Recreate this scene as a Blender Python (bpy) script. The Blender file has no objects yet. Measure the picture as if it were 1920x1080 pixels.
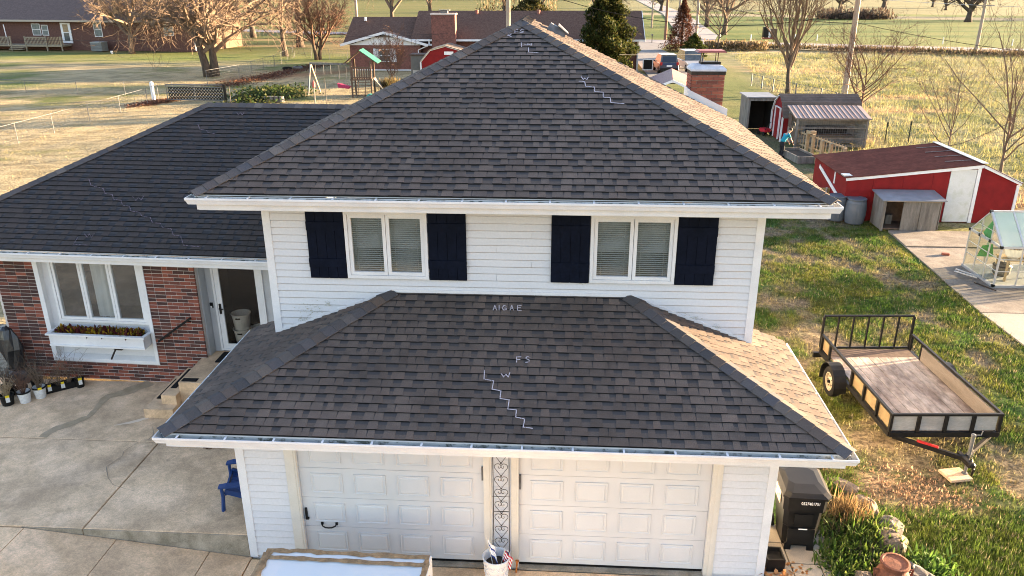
import bpy, math, random
import numpy as np
from mathutils import Vector, Matrix
RND = random.Random(7)
NR = np.random.RandomState(7)
sc = bpy.context.scene
COL = sc.collection
R = math.radians

# ------------------------------------------------------------------ camera
cam_d = bpy.data.cameras.new('camera')
cam = bpy.data.objects.new('camera', cam_d)
COL.objects.link(cam)
YAW, PIT, ROL, FPX = -0.0634, 0.3696, -0.0026, 1474.3
fw = Vector((math.sin(YAW) * math.cos(PIT), math.cos(YAW) * math.cos(PIT), -math.sin(PIT)))
rt = Vector((math.cos(YAW), -math.sin(YAW), 0))
up = rt.cross(fw)
rt2 = rt * math.cos(ROL) + up * math.sin(ROL)
up2 = -rt * math.sin(ROL) + up * math.cos(ROL)
m3 = Matrix((rt2, up2, -fw)).transposed()
cam.matrix_world = Matrix.Translation((4.6264, -9.5455, 8.2206)) @ m3.to_4x4()
cam_d.sensor_width = 36.0
cam_d.lens = FPX / 1920 * 36
cam_d.clip_end = 3000
cam_d.clip_start = 0.1
sc.camera = cam

# ------------------------------------------------------------------ world + sun
SUN_AZ, SUN_EL = 18.0, 6.3        # degrees from +x towards +y, elevation
w = bpy.data.worlds.new('World'); sc.world = w; w.use_nodes = True
nt = w.node_tree
bg = nt.nodes['Background']
sky = nt.nodes.new('ShaderNodeTexSky')
sky.sky_type = 'NISHITA'; sky.sun_disc = False
sky.sun_elevation = R(SUN_EL); sky.sun_rotation = R(90 - SUN_AZ)
sky.air_density = 1.0; sky.dust_density = 1.0; sky.ozone_density = 0.8
tint = nt.nodes.new('ShaderNodeMix'); tint.data_type = 'RGBA'; tint.blend_type = 'MULTIPLY'; tint.inputs[0].default_value = 1.0
tint.inputs[7].default_value = (1.0, .945, 1.10, 1)      # white balance of the shade light
nt.links.new(sky.outputs[0], tint.inputs[6]); nt.links.new(tint.outputs[2], bg.inputs[0])
bg.inputs[1].default_value = 0.06
sun_d = bpy.data.lights.new('sun', 'SUN'); sun = bpy.data.objects.new('sun', sun_d); COL.objects.link(sun)
sun_d.energy = 3.7; sun_d.angle = R(0.6); sun_d.color = (1.0, 0.73, 0.45)
sv = Vector((math.cos(R(SUN_AZ)) * math.cos(R(SUN_EL)), math.sin(R(SUN_AZ)) * math.cos(R(SUN_EL)), math.sin(R(SUN_EL))))
sun.rotation_euler = sv.to_track_quat('Z', 'Y').to_euler()
sun.location = (40, 10, 20)
vs = sc.view_settings
vs.view_transform = 'Standard'; vs.look = 'None'; vs.gamma = 1; vs.use_curve_mapping = False
vs.exposure = 4.0
sc.cycles.filter_width = 1.0; sc.cycles.max_bounces = 6; sc.cycles.transparent_max_bounces = 12

# ------------------------------------------------------------------ materials
MATS = {}
def srgb(r, g, b):
    f = lambda c: (c / 255 / 12.92) if c <= 10 else ((c / 255 + 0.055) / 1.055) ** 2.4
    return (f(r), f(g), f(b))
def mat(name, c1, c2=None, scale=3.0, rough=0.8, metal=0.0, bump=0.0, bscale=None, spec=0.3, c3=None, fine=0.0, fscale=60.0,
        stretch=(1, 1, 1), tone=None, alpha=None, vcol=False, lo=0.35, hi=0.65, dist=0.0, mixf=0.35, frange=(.3, .7), blot=None):
    """noise-mixed principled material; tone = ramp list of colours picked by per-piece random value"""
    m = bpy.data.materials.new(name); m.use_nodes = True
    t = m.node_tree; N = t.nodes; L = t.links
    b = N['Principled BSDF']
    b.inputs['Roughness'].default_value = rough; b.inputs['Metallic'].default_value = metal
    b.inputs['Specular IOR Level'].default_value = spec
    tc = N.new('ShaderNodeTexCoord'); mp = N.new('ShaderNodeMapping'); mp.inputs['Scale'].default_value = stretch
    L.new(tc.outputs['Object'], mp.inputs['Vector'])
    vec = mp.outputs['Vector']
    def noise(s, det=4, d=0.0, rg=0.6):
        n = N.new('ShaderNodeTexNoise'); n.inputs['Scale'].default_value = s; n.inputs['Detail'].default_value = det
        n.inputs['Roughness'].default_value = rg; n.inputs['Distortion'].default_value = d
        L.new(vec, n.inputs['Vector']); return n.outputs['Fac']
    def ramp(fac, stops, interp='LINEAR'):
        r = N.new('ShaderNodeValToRGB'); r.color_ramp.interpolation = interp
        e = r.color_ramp.elements
        while len(e) < len(stops): e.new(0.5)
        for i, (p, c) in enumerate(stops): e[i].position = p; e[i].color = (*c, 1)
        L.new(fac, r.inputs['Fac']); return r.outputs['Color']
    def mixc(f, a, bb, mode='MIX'):
        x = N.new('ShaderNodeMix'); x.data_type = 'RGBA'; x.blend_type = mode
        if isinstance(f, float): x.inputs[0].default_value = f
        else: L.new(f, x.inputs[0])
        L.new(a, x.inputs[6]); L.new(bb, x.inputs[7]); return x.outputs[2]
    if vcol:
        a = N.new('ShaderNodeAttribute'); a.attribute_name = 'Col'; col = a.outputs['Color']
    elif tone:
        oi = N.new('ShaderNodeObjectInfo'); at = N.new('ShaderNodeAttribute'); at.attribute_name = 'tone'
        ad = N.new('ShaderNodeMath'); ad.operation = 'ADD'; L.new(oi.outputs['Random'], ad.inputs[0]); L.new(at.outputs['Fac'], ad.inputs[1])
        fr = N.new('ShaderNodeMath'); fr.operation = 'FRACT'; L.new(ad.outputs[0], fr.inputs[0])
        n = len(tone)
        col = ramp(fr.outputs[0], [(i / n, c) for i, c in enumerate(tone)], 'CONSTANT') if 'brick' in name else ramp(fr.outputs[0], [(i / (n - 1), c) for i, c in enumerate(tone)])
    else:
        c2 = c2 or c1
        st = [(lo, c1), (hi, c2)]
        if c3: st = [(lo - .1, c1), (0.5, c2), (hi + .1, c3)]
        col = ramp(noise(scale, 5, dist), st)
    if tone and c1:
        col = mixc(0.15 if 'brick' in name else mixf, col, ramp(noise(scale, 4), [(lo, c1), (hi, c2 or c1)]))
    if fine > 0:
        g = ramp(noise(fscale, 3, 0, 0.7), [(frange[0], (1 - fine,) * 3), (frange[1], (1 + fine,) * 3)])
        col = mixc(1.0, col, g, 'MULTIPLY')
    if blot:      # slow weathering blotches in world space
        ge = N.new('ShaderNodeNewGeometry')
        for sc_b, st_b in blot:
            n = N.new('ShaderNodeTexNoise'); n.inputs['Scale'].default_value = sc_b; n.inputs['Detail'].default_value = 6; n.inputs['Roughness'].default_value = .62; n.inputs['Distortion'].default_value = .5
            L.new(ge.outputs['Position'], n.inputs['Vector'])
            col = mixc(1.0, col, ramp(n.outputs['Fac'], [(.36, (1 - st_b,) * 3), (.60, (1 + st_b * .35,) * 3)]), 'MULTIPLY')
    L.new(col, b.inputs['Base Color'])
    if bump > 0:
        bp = N.new('ShaderNodeBump'); bp.inputs['Strength'].default_value = bump; bp.inputs['Distance'].default_value = 0.02
        L.new(noise(bscale or scale * 6, 5, 0, 0.65), bp.inputs['Height']); L.new(bp.outputs[0], b.inputs['Normal'])
    MATS[name] = m
    return m
def glass_mat(name, tint=(.9, .95, .93), refl=1.0, base_op=0.0, rough=0.02):
    m = bpy.data.materials.new(name); m.use_nodes = True
    t = m.node_tree; N = t.nodes; L = t.links; N.remove(N['Principled BSDF'])
    tr = N.new('ShaderNodeBsdfTransparent'); tr.inputs[0].default_value = (*tint, 1)
    gl = N.new('ShaderNodeBsdfGlossy'); gl.inputs['Roughness'].default_value = rough; gl.inputs[0].default_value = (refl,) * 3 + (1,)
    lw_ = N.new('ShaderNodeLayerWeight'); lw_.inputs[0].default_value = .5
    pw = N.new('ShaderNodeMath'); pw.operation = 'POWER'; pw.inputs[1].default_value = 4.0; L.new(lw_.outputs['Facing'], pw.inputs[0])
    ad = N.new('ShaderNodeMath'); ad.operation = 'MULTIPLY_ADD'; ad.inputs[1].default_value = .9; ad.inputs[2].default_value = .045 + base_op; ad.use_clamp = True
    L.new(pw.outputs[0], ad.inputs[0])
    mx = N.new('ShaderNodeMixShader'); L.new(ad.outputs[0], mx.inputs[0]); L.new(tr.outputs[0], mx.inputs[1]); L.new(gl.outputs[0], mx.inputs[2])
    L.new(mx.outputs[0], N['Material Output'].inputs[0]); MATS[name] = m
    return m

# ------------------------------------------------------------------ mesh builder
class MB:
    def __init__(s): s.v = []; s.f = []; s.t = []; s.mi = []; s.cur = 0; s.tone = 0.0
    def add(s, vs_, fs):
        o = len(s.v); s.v += [tuple(x) for x in vs_]
        for f in fs: s.f.append(tuple(o + i for i in f)); s.t.append(s.tone); s.mi.append(s.cur)
        return s
    def quad(s, a, b, c, d): return s.add([a, b, c, d], [(0, 1, 2, 3)])
    def poly(s, pts): return s.add(pts, [tuple(range(len(pts)))])
    def hexa(s, p):  # 8 pts: bottom 4 ccw, top 4
        return s.add(p, [(3, 2, 1, 0), (4, 5, 6, 7), (0, 1, 5, 4), (1, 2, 6, 5), (2, 3, 7, 6), (3, 0, 4, 7)])
    def box(s, x0, x1, y0, y1, z0, z1):
        return s.hexa([(x0, y0, z0), (x1, y0, z0), (x1, y1, z0), (x0, y1, z0), (x0, y0, z1), (x1, y0, z1), (x1, y1, z1), (x0, y1, z1)])
    def boxm(s, M, sx, sy, sz, bev=0.0):
        """box centred at matrix M, chamfered when bev"""
        if not bev:
            c = [(-sx, -sy, -sz), (sx, -sy, -sz), (sx, sy, -sz), (-sx, sy, -sz), (-sx, -sy, sz), (sx, -sy, sz), (sx, sy, sz), (-sx, sy, sz)]
            return s.hexa([M @ Vector([q / 2 for q in p]) for p in c])
        hx, hy, hz = sx / 2, sy / 2, sz / 2
        rings = []
        for z, ins in ((-hz, bev), (-hz + bev, 0), (hz - bev, 0), (hz, bev)):
            x, y = hx - ins, hy - ins; b = bev
            rings.append([M @ Vector(p) for p in ((-x + b, -y, z), (x - b, -y, z), (x, -y + b, z), (x, y - b, z), (x - b, y, z), (-x + b, y, z), (-x, y - b, z), (-x, -y + b, z))])
        return s.loft(rings)
    def loft(s, rings, cap=True, closed=True):
        n = len(rings[0]); vs_ = [p for r in rings for p in r]; fs = []
        for k in range(len(rings) - 1):
            for i in range(n if closed else n - 1):
                j = (i + 1) % n
                fs.append((k * n + i, k * n + j, (k + 1) * n + j, (k + 1) * n + i))
        if cap: fs.append(tuple(range(n - 1, -1, -1))); fs.append(tuple((len(rings) - 1) * n + i for i in range(n)))
        return s.add(vs_, fs)
    def tube(s, path, rad, n=6, cap=True):
        path = [Vector(p) for p in path]
        if not isinstance(rad, (list, tuple)): rad = [rad] * len(path)
        rings = []; ref = None
        for i, p in enumerate(path):
            d = (path[min(i + 1, len(path) - 1)] - path[max(i - 1, 0)])
            d = d.normalized() if d.length > 1e-9 else Vector((0, 0, 1))
            if ref is None: ref = Vector((1, 0, 0)) if abs(d.x) < .8 else Vector((0, 1, 0))
            a = d.cross(ref).normalized(); ref = a.cross(d).normalized(); bb = d.cross(a)
            rings.append([p + (a * math.cos(q) + bb * math.sin(q)) * rad[i] for q in [2 * math.pi * k / n for k in range(n)]])
        return s.loft(rings, cap)
    def cyl(s, p0, p1, r0, r1=None, n=12): return s.tube([p0, p1], [r0, r0 if r1 is None else r1], n)
    def lathe(s, prof, n=16, c=(0, 0, 0), cap=True):
        return s.loft([[(c[0] + r * math.cos(2 * math.pi * k / n), c[1] + r * math.sin(2 * math.pi * k / n), c[2] + z) for k in range(n)] for r, z in prof], cap)
    def bar(s, a, b, w_, h_, upv=(0, 0, 1)):
        a = Vector(a); b = Vector(b); d = (b - a); l = d.length; d = d / l
        u = Vector(upv); sx = d.cross(u)
        if sx.length < 1e-4: sx = d.cross(Vector((0, 1, 0)))
        sx.normalize(); u = sx.cross(d)
        M = Matrix((d, sx, u)).transposed().to_4x4(); M.translation = (a + b) / 2
        return s.boxm(M, l, w_, h_)
    def build(s, name, m, parent=None, xf=None, smooth=False, data_only=False):
        me = bpy.data.meshes.new(name)
        vv = [xf @ Vector(p) for p in s.v] if xf is not None else s.v
        me.from_pydata(vv, [], s.f)
        for mm in (m if isinstance(m, list) else [m]): me.materials.append(mm)
        if any(s.mi): me.polygons.foreach_set('material_index', s.mi)
        if any(s.t):
            a = me.attributes.new('tone', 'FLOAT', 'FACE'); a.data.foreach_set('value', s.t)
        if smooth: me.polygons.foreach_set('use_smooth', [True] * len(me.polygons))
        me.update()
        if data_only: return me
        return link(name, me, parent)
def link(name, data, parent=None, loc=None, rot=None):
    o = bpy.data.objects.new(name, data); COL.objects.link(o)
    if parent is not None: o.parent = parent
    if loc is not None: o.location = loc
    if rot is not None: o.rotation_euler = rot
    return o
def thing(name, label, cat, loc=(0, 0, 0), rz=0.0, group=None):
    o = bpy.data.objects.new(name, None); COL.objects.link(o); o.empty_display_size = .2
    o.location = loc; o.rotation_euler = (0, 0, rz); tag(o, label, cat, group); return o
def tag(o, label, cat=None, group=None):
    o['label'] = label
    if cat: o['category'] = cat
    if group: o['group'] = group
    return o
def stuff(o): o['kind'] = 'stuff'; return o
def struct(o): o['kind'] = 'structure'; return o
def copy_tree(o, parent=None):
    c = o.copy(); COL.objects.link(c)
    if parent is not None: c.parent = parent
    for ch in list(o.children): copy_tree(ch, c)
    return c
def np_mesh(name, V, F, m, col=None, parent=None):
    """fast mesh from numpy; F is (n,k)"""
    me = bpy.data.meshes.new(name); n, k = F.shape
    me.vertices.add(len(V)); me.vertices.foreach_set('co', V.astype(np.float32).ravel())
    me.loops.add(n * k); me.loops.foreach_set('vertex_index', F.astype(np.int32).ravel())
    me.polygons.add(n); me.polygons.foreach_set('loop_start', np.arange(0, n * k, k, dtype=np.int32))
    me.polygons.foreach_set('loop_total', np.full(n, k, dtype=np.int32))
    me.materials.append(m)
    if col is not None:
        a = me.color_attributes.new('Col', 'FLOAT_COLOR', 'POINT')
        a.data.foreach_set('color', np.concatenate([col, np.ones((len(col), 1))], 1).astype(np.float32).ravel())
    me.update(); me.validate()
    return link(name, me, parent)
# value noise for ground patches
def vnoise(x, y, seed=0):
    xi = np.floor(x).astype(np.int64); yi = np.floor(y).astype(np.int64); xf = x - xi; yf = y - yi
    def h(a, b):
        n = (a * 374761393 + b * 668265263 + seed * 1274126177) & 0x7fffffff
        n = (n ^ (n >> 13)) * 1274126177 & 0x7fffffff
        return ((n ^ (n >> 16)) & 0xffff) / 65535.0
    u = xf * xf * (3 - 2 * xf); v = yf * yf * (3 - 2 * yf)
    return (h(xi, yi) * (1 - u) + h(xi + 1, yi) * u) * (1 - v) + (h(xi, yi + 1) * (1 - u) + h(xi + 1, yi + 1) * u) * v
def fbm(x, y, seed=0, o=4):
    s = 0; a = .5; t = 0
    for k in range(o): s = s + a * vnoise(x * 2 ** k, y * 2 ** k, seed + k * 17); t += a; a *= .55
    return s / t
def sst(a, b, x): t = np.clip((x - a) / (b - a), 0, 1); return t * t * (3 - 2 * t)

# palette ---------------------------------------------------------------
white = mat('white_paint', (.70, .70, .695), (.62, .62, .62), 2.5, .5, fine=.05, bump=.05)
cream = mat('cream_paint', (.62, .585, .51), (.57, .535, .46), 2.5, .55, fine=.05)
siding_m = mat('vinyl_siding', None, tone=[(.555, .56, .57), (.595, .595, .60), (.57, .575, .585)], rough=.5, fine=.05, fscale=30, bump=.04)
siding_dirty = mat('vinyl_siding_weathered', (.60, .60, .61), (.64, .64, .645), 1.5, .5, fine=.06, fscale=25)
grey_siding = mat('grey_siding', (.38, .39, .40), (.44, .45, .46), 3, .55, fine=.05)
door_white = mat('door_white', (.575, .58, .575), (.54, .545, .54), 1.5, .45, fine=.03)
navy = mat('navy_paint', (.0045, .0065, .013), (.006, .0085, .018), 4, .75, fine=.2, fscale=20, spec=.06)
SH_TONES = [(0.103, 0.078, 0.064), (0.120, 0.091, 0.072), (0.139, 0.102, 0.080), (0.109, 0.084, 0.068), (0.127, 0.096, 0.076), (0.152, 0.110, 0.085), (0.115, 0.088, 0.071)]
WG_TONES = [(0.048, 0.038, 0.033), (0.058, 0.046, 0.039), (0.070, 0.052, 0.045), (0.053, 0.043, 0.037), (0.064, 0.050, 0.041), (0.077, 0.057, 0.047)]  # same shingles on the wing, its shade painted in as darker tones
shingle_m = mat('shingle_granules', (.088, .076, .070), (.132, .112, .098), 5, .95, tone=SH_TONES, blot=((.5, .22), (2.2, .16)), fine=.28, fscale=90, bump=.25, bscale=140, spec=.15)
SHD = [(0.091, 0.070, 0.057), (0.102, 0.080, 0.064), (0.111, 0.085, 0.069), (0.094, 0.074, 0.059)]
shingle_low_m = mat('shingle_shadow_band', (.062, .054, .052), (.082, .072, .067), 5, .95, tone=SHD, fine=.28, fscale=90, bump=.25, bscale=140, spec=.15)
shingle_shaded_m = mat('shingle_granules_shaded', (.030, .029, .030), (.052, .046, .044), 5, .95, tone=WG_TONES, fine=.28, fscale=90, bump=.25, bscale=140, spec=.15)
shingle_low_shaded_m = mat('shingle_low_shaded', (.032, .032, .036), (.044, .043, .046), 5, .95, tone=[(.024, .024, .025), (.030, .029, .030), (.034, .032, .032)], fine=.28, fscale=90, bump=.25, bscale=140, spec=.15)
cap_m = mat('hip_cap_granules', (.05, .048, .047), (.085, .077, .071), 4, .95, tone=[(.056, .054, .056), (.088, .079, .074), (.130, .106, .088), (.066, .063, .066), (.115, .085, .066), (.080, .076, .080), (.165, .135, .11)], mixf=.12, fine=.28, fscale=80, bump=.3, bscale=120, spec=.15)
shingle_edge = mat('shingle_edge', (.010, .010, .010), (.015, .014, .014), 8, .95)  # asphalt edge, with the shadow line under each course painted into it
shingle_band = mat('shingle_printed_band', (.030, .030, .032), (.044, .043, .045), 6, .95, tone=[(.050, .045, .044), (.060, .054, .052), (.055, .050, .048), (.068, .060, .057)], fine=.25, fscale=90)
chalk = mat('chalk', (.10, .09, .088), (.50, .455, .49), 55, .95, lo=.36, hi=.50)
chalk_pink = mat('chalk_pink', (.045, .042, .043), (.20, .145, .17), 30, .95, lo=.44, hi=.56)
gutter_in = mat('gutter_grime', (.42, .44, .43), (.10, .11, .09), 8, .7, lo=.5, hi=.62)
concrete = mat('concrete', (.72, .505, .315), (.60, .415, .25), .9, .88, fine=.22, fscale=45, bump=.12, bscale=60, c3=(.78, .555, .36), dist=.6, blot=((.75, .30), (3.5, .16), (14, .12)))
concrete_warm = mat('concrete_warm', (.78, .53, .315), (.65, .435, .25), .8, .88, fine=.2, fscale=40, bump=.12, bscale=60, c3=(.84, .58, .36), dist=.6, blot=((.7, .25), (3.0, .16), (14, .12)))
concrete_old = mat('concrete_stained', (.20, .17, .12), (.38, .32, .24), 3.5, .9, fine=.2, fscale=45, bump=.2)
mortar = mat('mortar', (.58, .52, .48), (.50, .45, .41), 12, .95, bump=.2)
BR = [(.045, .026, .024), (.06, .032, .028), (.20, .062, .040), (.052, .03, .027), (.24, .075, .048), (.10, .042, .032), (.27, .085, .052), (.055, .03, .026), (.15, .052, .038)]
brick_m = mat('brick_face', (.05, .03, .027), (.22, .07, .045), 9, .9, tone=BR, fine=.22, fscale=60, bump=.3, bscale=70, lo=.3, hi=.75)
brick_red = mat('brick_red', (.20, .065, .042), (.27, .09, .055), 9, .9, tone=[(.23, .075, .048), (.28, .095, .06), (.20, .066, .045), (.13, .05, .038), (.26, .085, .05)], fine=.2, fscale=60, bump=.3)
black = mat('black_plastic', (.006, .006, .006), (.011, .011, .011), 5, .42, spec=.2, fine=.1)
black_metal = mat('black_metal', (.006, .006, .0065), (.013, .012, .011), 9, .5, spec=.22)
iron = mat('wrought_iron', (.015, .013, .012), (.04, .028, .02), 12, .6)
rubber = mat('rubber', (.009, .009, .009), (.016, .015, .014), 8, .9, spec=.15)
steel = mat('galvanised', (.10, .10, .10), (.16, .16, .16), 8, .6, metal=.3, fine=.1)
alu = mat('aluminium', (.48, .48, .47), (.40, .41, .40), 5, .4, metal=.35)
dark_in = mat('dark_interior', (.010, .009, .008), (.016, .014, .012), 3, .9)
room_m = mat('room_wall', (.055, .065, .06), (.035, .042, .038), 2, .9)
glass = glass_mat('window_glass', (.90, .915, .915), .9, .08)
glass_clear = glass_mat('clear_panel', (.96, .97, .93), .6, .01, .08)
glass_green = mat('frosted_roof_panel', (.56, .64, .58), (.48, .58, .51), 2.0, .3, spec=.4)
_n = glass_green.node_tree.nodes; _l = glass_green.node_tree.links
_t = _n.new('ShaderNodeBsdfTransparent'); _t.inputs[0].default_value = (.90, .96, .92, 1); _x = _n.new('ShaderNodeMixShader'); _x.inputs[0].default_value = .5
_l.new(_n['Principled BSDF'].outputs[0], _x.inputs[1]); _l.new(_t.outputs[0], _x.inputs[2]); _l.new(_x.outputs[0], _n['Material Output'].inputs[0])
blind_m = mat('blind_slat', (.47, .485, .485), (.41, .425, .425), 4, .6)
curtain_m = mat('curtain', (.78, .80, .78), (.60, .62, .61), 3, .9, stretch=(6, 1, .3))
bark_l = mat('bark_pale', (.19, .135, .09), (.11, .078, .055), 6, .95, fine=.2, bump=.4, stretch=(1, 1, .35))
bark_d = mat('bark_dark', (.10, .075, .055), (.045, .034, .026), 6, .95, fine=.2, bump=.5, stretch=(1, 1, .35))
bark_r = mat('twig_reddish', (.15, .082, .052), (.09, .052, .036), 6, .95, fine=.2)
asphalt = mat('asphalt', (.20, .19, .19), (.245, .23, .225), 1.2, .92, fine=.12, fscale=20)
drive_m = mat('gravel_drive', (.15, .145, .14), (.19, .18, .17), 1.2, .92, fine=.12, fscale=20)
leaf_vc = mat('foliage', None, vcol=True, rough=.7, spec=.15)
def _translucent(m, f=.4):
    N = m.node_tree.nodes; L = m.node_tree.links; b = N['Principled BSDF']; src = b.inputs['Base Color'].links[0].from_socket
    t = N.new('ShaderNodeBsdfTranslucent'); L.new(src, t.inputs[0]); x = N.new('ShaderNodeMixShader'); x.inputs[0].default_value = f
    L.new(b.outputs[0], x.inputs[1]); L.new(t.outputs[0], x.inputs[2]); L.new(x.outputs[0], N['Material Output'].inputs[0])
_translucent(leaf_vc)
ground_m = mat('lawn_ground', None, vcol=True, rough=.95, spec=.1, fine=.5, fscale=11, bump=.9, bscale=7, frange=(.37, .63))
wood_grey = mat('weathered_wood', (.19, .175, .155), (.10, .092, .08), 6, .9, stretch=(1, 1, .15), fine=.15, bump=.3)
wood_pale = mat('pale_lumber', (.34, .255, .155), (.26, .19, .11), 5, .85, fine=.12, bump=.15)
wood_dark = mat('dark_stained_wood', (.075, .05, .036), (.12, .082, .058), 6, .85, fine=.15)
red_paint = mat('barn_red', (.20, .012, .013), (.15, .010, .011), 3, .65, fine=.12, spec=.15)
red_tin = mat('red_tin', (.30, .085, .065), (.23, .06, .05), 3, .5, fine=.08)
roof_brown = mat('brown_shingle', (.085, .052, .040), (.115, .074, .056), 4, .95, spec=.05, fine=.2, fscale=8, bump=.2)

# ================================================================== HOUSE
W, OV, YU, Z1, S1, OV2, Z2, S2 = 7.72, .7725, 1.98, 2.557, .3901, .796, 5.343, .4727
house = thing('house', 'large two storey house with white siding, brick wing and dark shingle hip roofs', 'house', (0, 0, 0))
EXPO = .148
class Slope:
    def __init__(s, O, eu, es, m):
        s.O = Vector(O); s.eu = Vector(eu); s.es = Vector(es); s.m = m
        s.up = (s.es + Vector((0, 0, m))).normalized(); s.n = s.eu.cross(s.up).normalized()
        if s.n.z < 0: s.n = -s.n
        s.Eh = EXPO / math.sqrt(1 + m * m)
    def p(s, u, h, off=0.0): return s.O + s.eu * u + s.es * h + Vector((0, 0, s.m * h)) + s.n * off
TABW = [.105, .125, .145, .17, .195, .22]
tab_cache = {}
def tab_mesh(w_):
    if w_ not in tab_cache:
        b = MB(); x = w_ / 2; e = EXPO * 1.02
        b.hexa([(-x, 0, .004), (x, 0, .004), (x - .008, e, .001), (-x + .008, e, .001), (-x, 0, .027), (x, 0, .027), (x - .008, e, .008), (-x + .008, e, .008)])
        b.mi[2] = 1; tab_cache[w_] = b.build('shingle', [shingle_m, shingle_edge], data_only=True)
    return tab_cache[w_]
def shingles(sl, H, ur, roof, ind=0, seed=1, ms=None):
    """ur(h)->(u0,u1).  first `ind` tabs become objects, the rest one joined part; returns number made single"""
    rg = random.Random(seed); base = MB(); rest = MB(); n = int(math.ceil(H / sl.Eh)); made = 0
    M3 = Matrix((sl.eu, sl.up, sl.n)).transposed()
    flip = sl.eu.cross(sl.up).dot(sl.n) < 0
    for i in range(n):
        h0 = i * sl.Eh; h1 = min(h0 + sl.Eh, H); a0, b0 = ur(h0); a1, b1 = ur(h1)
        if b0 - a0 < .03: continue
        base.tone = rg.random()
        seg = a0
        am, bm, hm_ = a0 + (a1 - a0) * .55, b0 + (b1 - b0) * .55, h0 + (h1 - h0) * .55
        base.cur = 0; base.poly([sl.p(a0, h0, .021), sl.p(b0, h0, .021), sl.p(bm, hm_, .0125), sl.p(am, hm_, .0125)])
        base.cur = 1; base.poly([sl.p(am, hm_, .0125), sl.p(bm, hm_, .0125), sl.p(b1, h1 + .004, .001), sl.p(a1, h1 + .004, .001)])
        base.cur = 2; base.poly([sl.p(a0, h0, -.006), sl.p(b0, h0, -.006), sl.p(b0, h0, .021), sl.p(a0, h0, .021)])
        a = max(a0, a1) - .05; b = min(b0, b1) + .05
        t = a + rg.uniform(-.1, .05)
        while t < b:
            wd = rg.choice(TABW); x0, x1 = t, t + wd
            if x0 >= a - .01 and x1 <= b + .01:
                if made < ind:
                    M = Matrix(M3).to_4x4(); M.translation = sl.p((x0 + x1) / 2, h0)
                    o = link('shingle', tab_mesh(wd), roof); o.matrix_local = M; made += 1
                else:
                    rest.tone = rg.random(); e = min(h0 + sl.Eh * 1.02, H); q = .008
                    j = rg.uniform(-.002, .004)
                    rest.add([sl.p(x0, h0 + j, .004), sl.p(x1, h0 + j, .004), sl.p(x1 - q, e, .001), sl.p(x0 + q, e, .001), sl.p(x0, h0 + j, .027), sl.p(x1, h0 + j, .027), sl.p(x1 - q, e, .008), sl.p(x0 + q, e, .008)],
                             [(4, 5, 6, 7), (1, 2, 6, 5), (3, 0, 4, 7), (0, 1, 5, 4)]); rest.mi[-1] = 1
            t = x1 + rg.choice([0.004, .05, .08, .11, .14, .17])
            if rg.random() < .25: t = x1 + .003
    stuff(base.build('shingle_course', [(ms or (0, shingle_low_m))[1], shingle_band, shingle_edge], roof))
    if rest.v: stuff(rest.build('shingles', [(ms or (shingle_m,))[0], shingle_edge], roof))
    return made
cap_n = 0
def caps(P0, P1, n1, n2, roof, ex=.185, wd=.15, rg=random.Random(3)):
    global cap_n
    P0 = Vector(P0); P1 = Vector(P1); d = (P1 - P0); L = d.length; d.normalize()
    def side(n):
        s = n.cross(d).normalized(); return s if s.z < 0 else -s
    s1, s2 = side(n1), side(n2)
    if d.z < .05: s1, s2 = (s1, s2) if (s1 - s2).length > .1 else (s1, -s2)
    upn = (n1 + n2).normalized()
    b = MB(); ln = ex * 1.25
    def ring(t, lift):
        top = upn * (lift + .012)
        return [d * t + s1 * wd + n1 * lift, d * t + s1 * wd * .35 + n1 * (lift + .006), d * t + top, d * t + s2 * wd * .35 + n2 * (lift + .006), d * t + s2 * wd + n2 * lift,
                d * t + s2 * wd + n2 * (lift - .009), d * t + upn * (lift - .001), d * t + s1 * wd + n1 * (lift - .009)]
    b.loft([ring(0, .042), ring(ln, .030)])
    me = b.build('hip_cap', cap_m, data_only=True)
    k = int(L / ex)
    for i in range(k):
        o = link('hip_cap', me, roof, P0 + d * (i * L / k)); cap_n += 1
def ribbon(polys, sl, uv, name, m, roof, wdt=.014):
    for pl in polys:
        b = MB(); q = [sl.p(*uv(x, y), .0325) for x, y in pl]
        for i in range(len(q) - 1):
            d = (q[i + 1] - q[i]); s = d.cross(sl.n).normalized() * wdt / 2; d = d.normalized() * wdt * .4
            b.hexa([q[i] - s - d, q[i] + s - d, q[i + 1] + s + d, q[i + 1] - s + d] + [v + sl.n * .002 for v in (q[i] - s - d, q[i] + s - d, q[i + 1] + s + d, q[i + 1] - s + d)])
        b.build(name, m, roof)

def offset_poly(pts, d, closed=False):
    """offset plan polyline to the left-hand side by d"""
    out = []; n = len(pts)
    for i in range(n):
        ds = []
        if i > 0 or closed: ds.append((Vector(pts[i]) - Vector(pts[i - 1])).normalized())
        if i < n - 1 or closed: ds.append((Vector(pts[(i + 1) % n]) - Vector(pts[i])).normalized())
        ns = [Vector((-q.y, q.x)) for q in ds]
        if len(ns) == 1: o = ns[0] * d
        else:
            mm = (ns[0] + ns[1]); mm = mm / (mm.length_squared / 2); o = mm * d
        out.append(Vector(pts[i]) + o)
    return out
GPROF = [(0, 0), (.0, -.03), (.012, -.05), (.03, -.10), (.115, -.10), (.115, .0), (.108, .0), (.108, -.088), (.036, -.088), (.016, -.04), (.012, -.004), (.012, 0)]
FPROF = [(.117, -.03), (.117, -.20), (.137, -.20), (.137, -.03)]
def sweep(pts, z, prof, name, m, parent, xf=None):
    b = MB(); rows = [offset_poly(pts, d) for d, _ in prof]
    rings = [[(rows[k][i].x, rows[k][i].y, z + prof[k][1]) for k in range(len(prof))] for i in range(len(pts))]
    b.loft(rings); return b.build(name, m, parent, xf)
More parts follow.
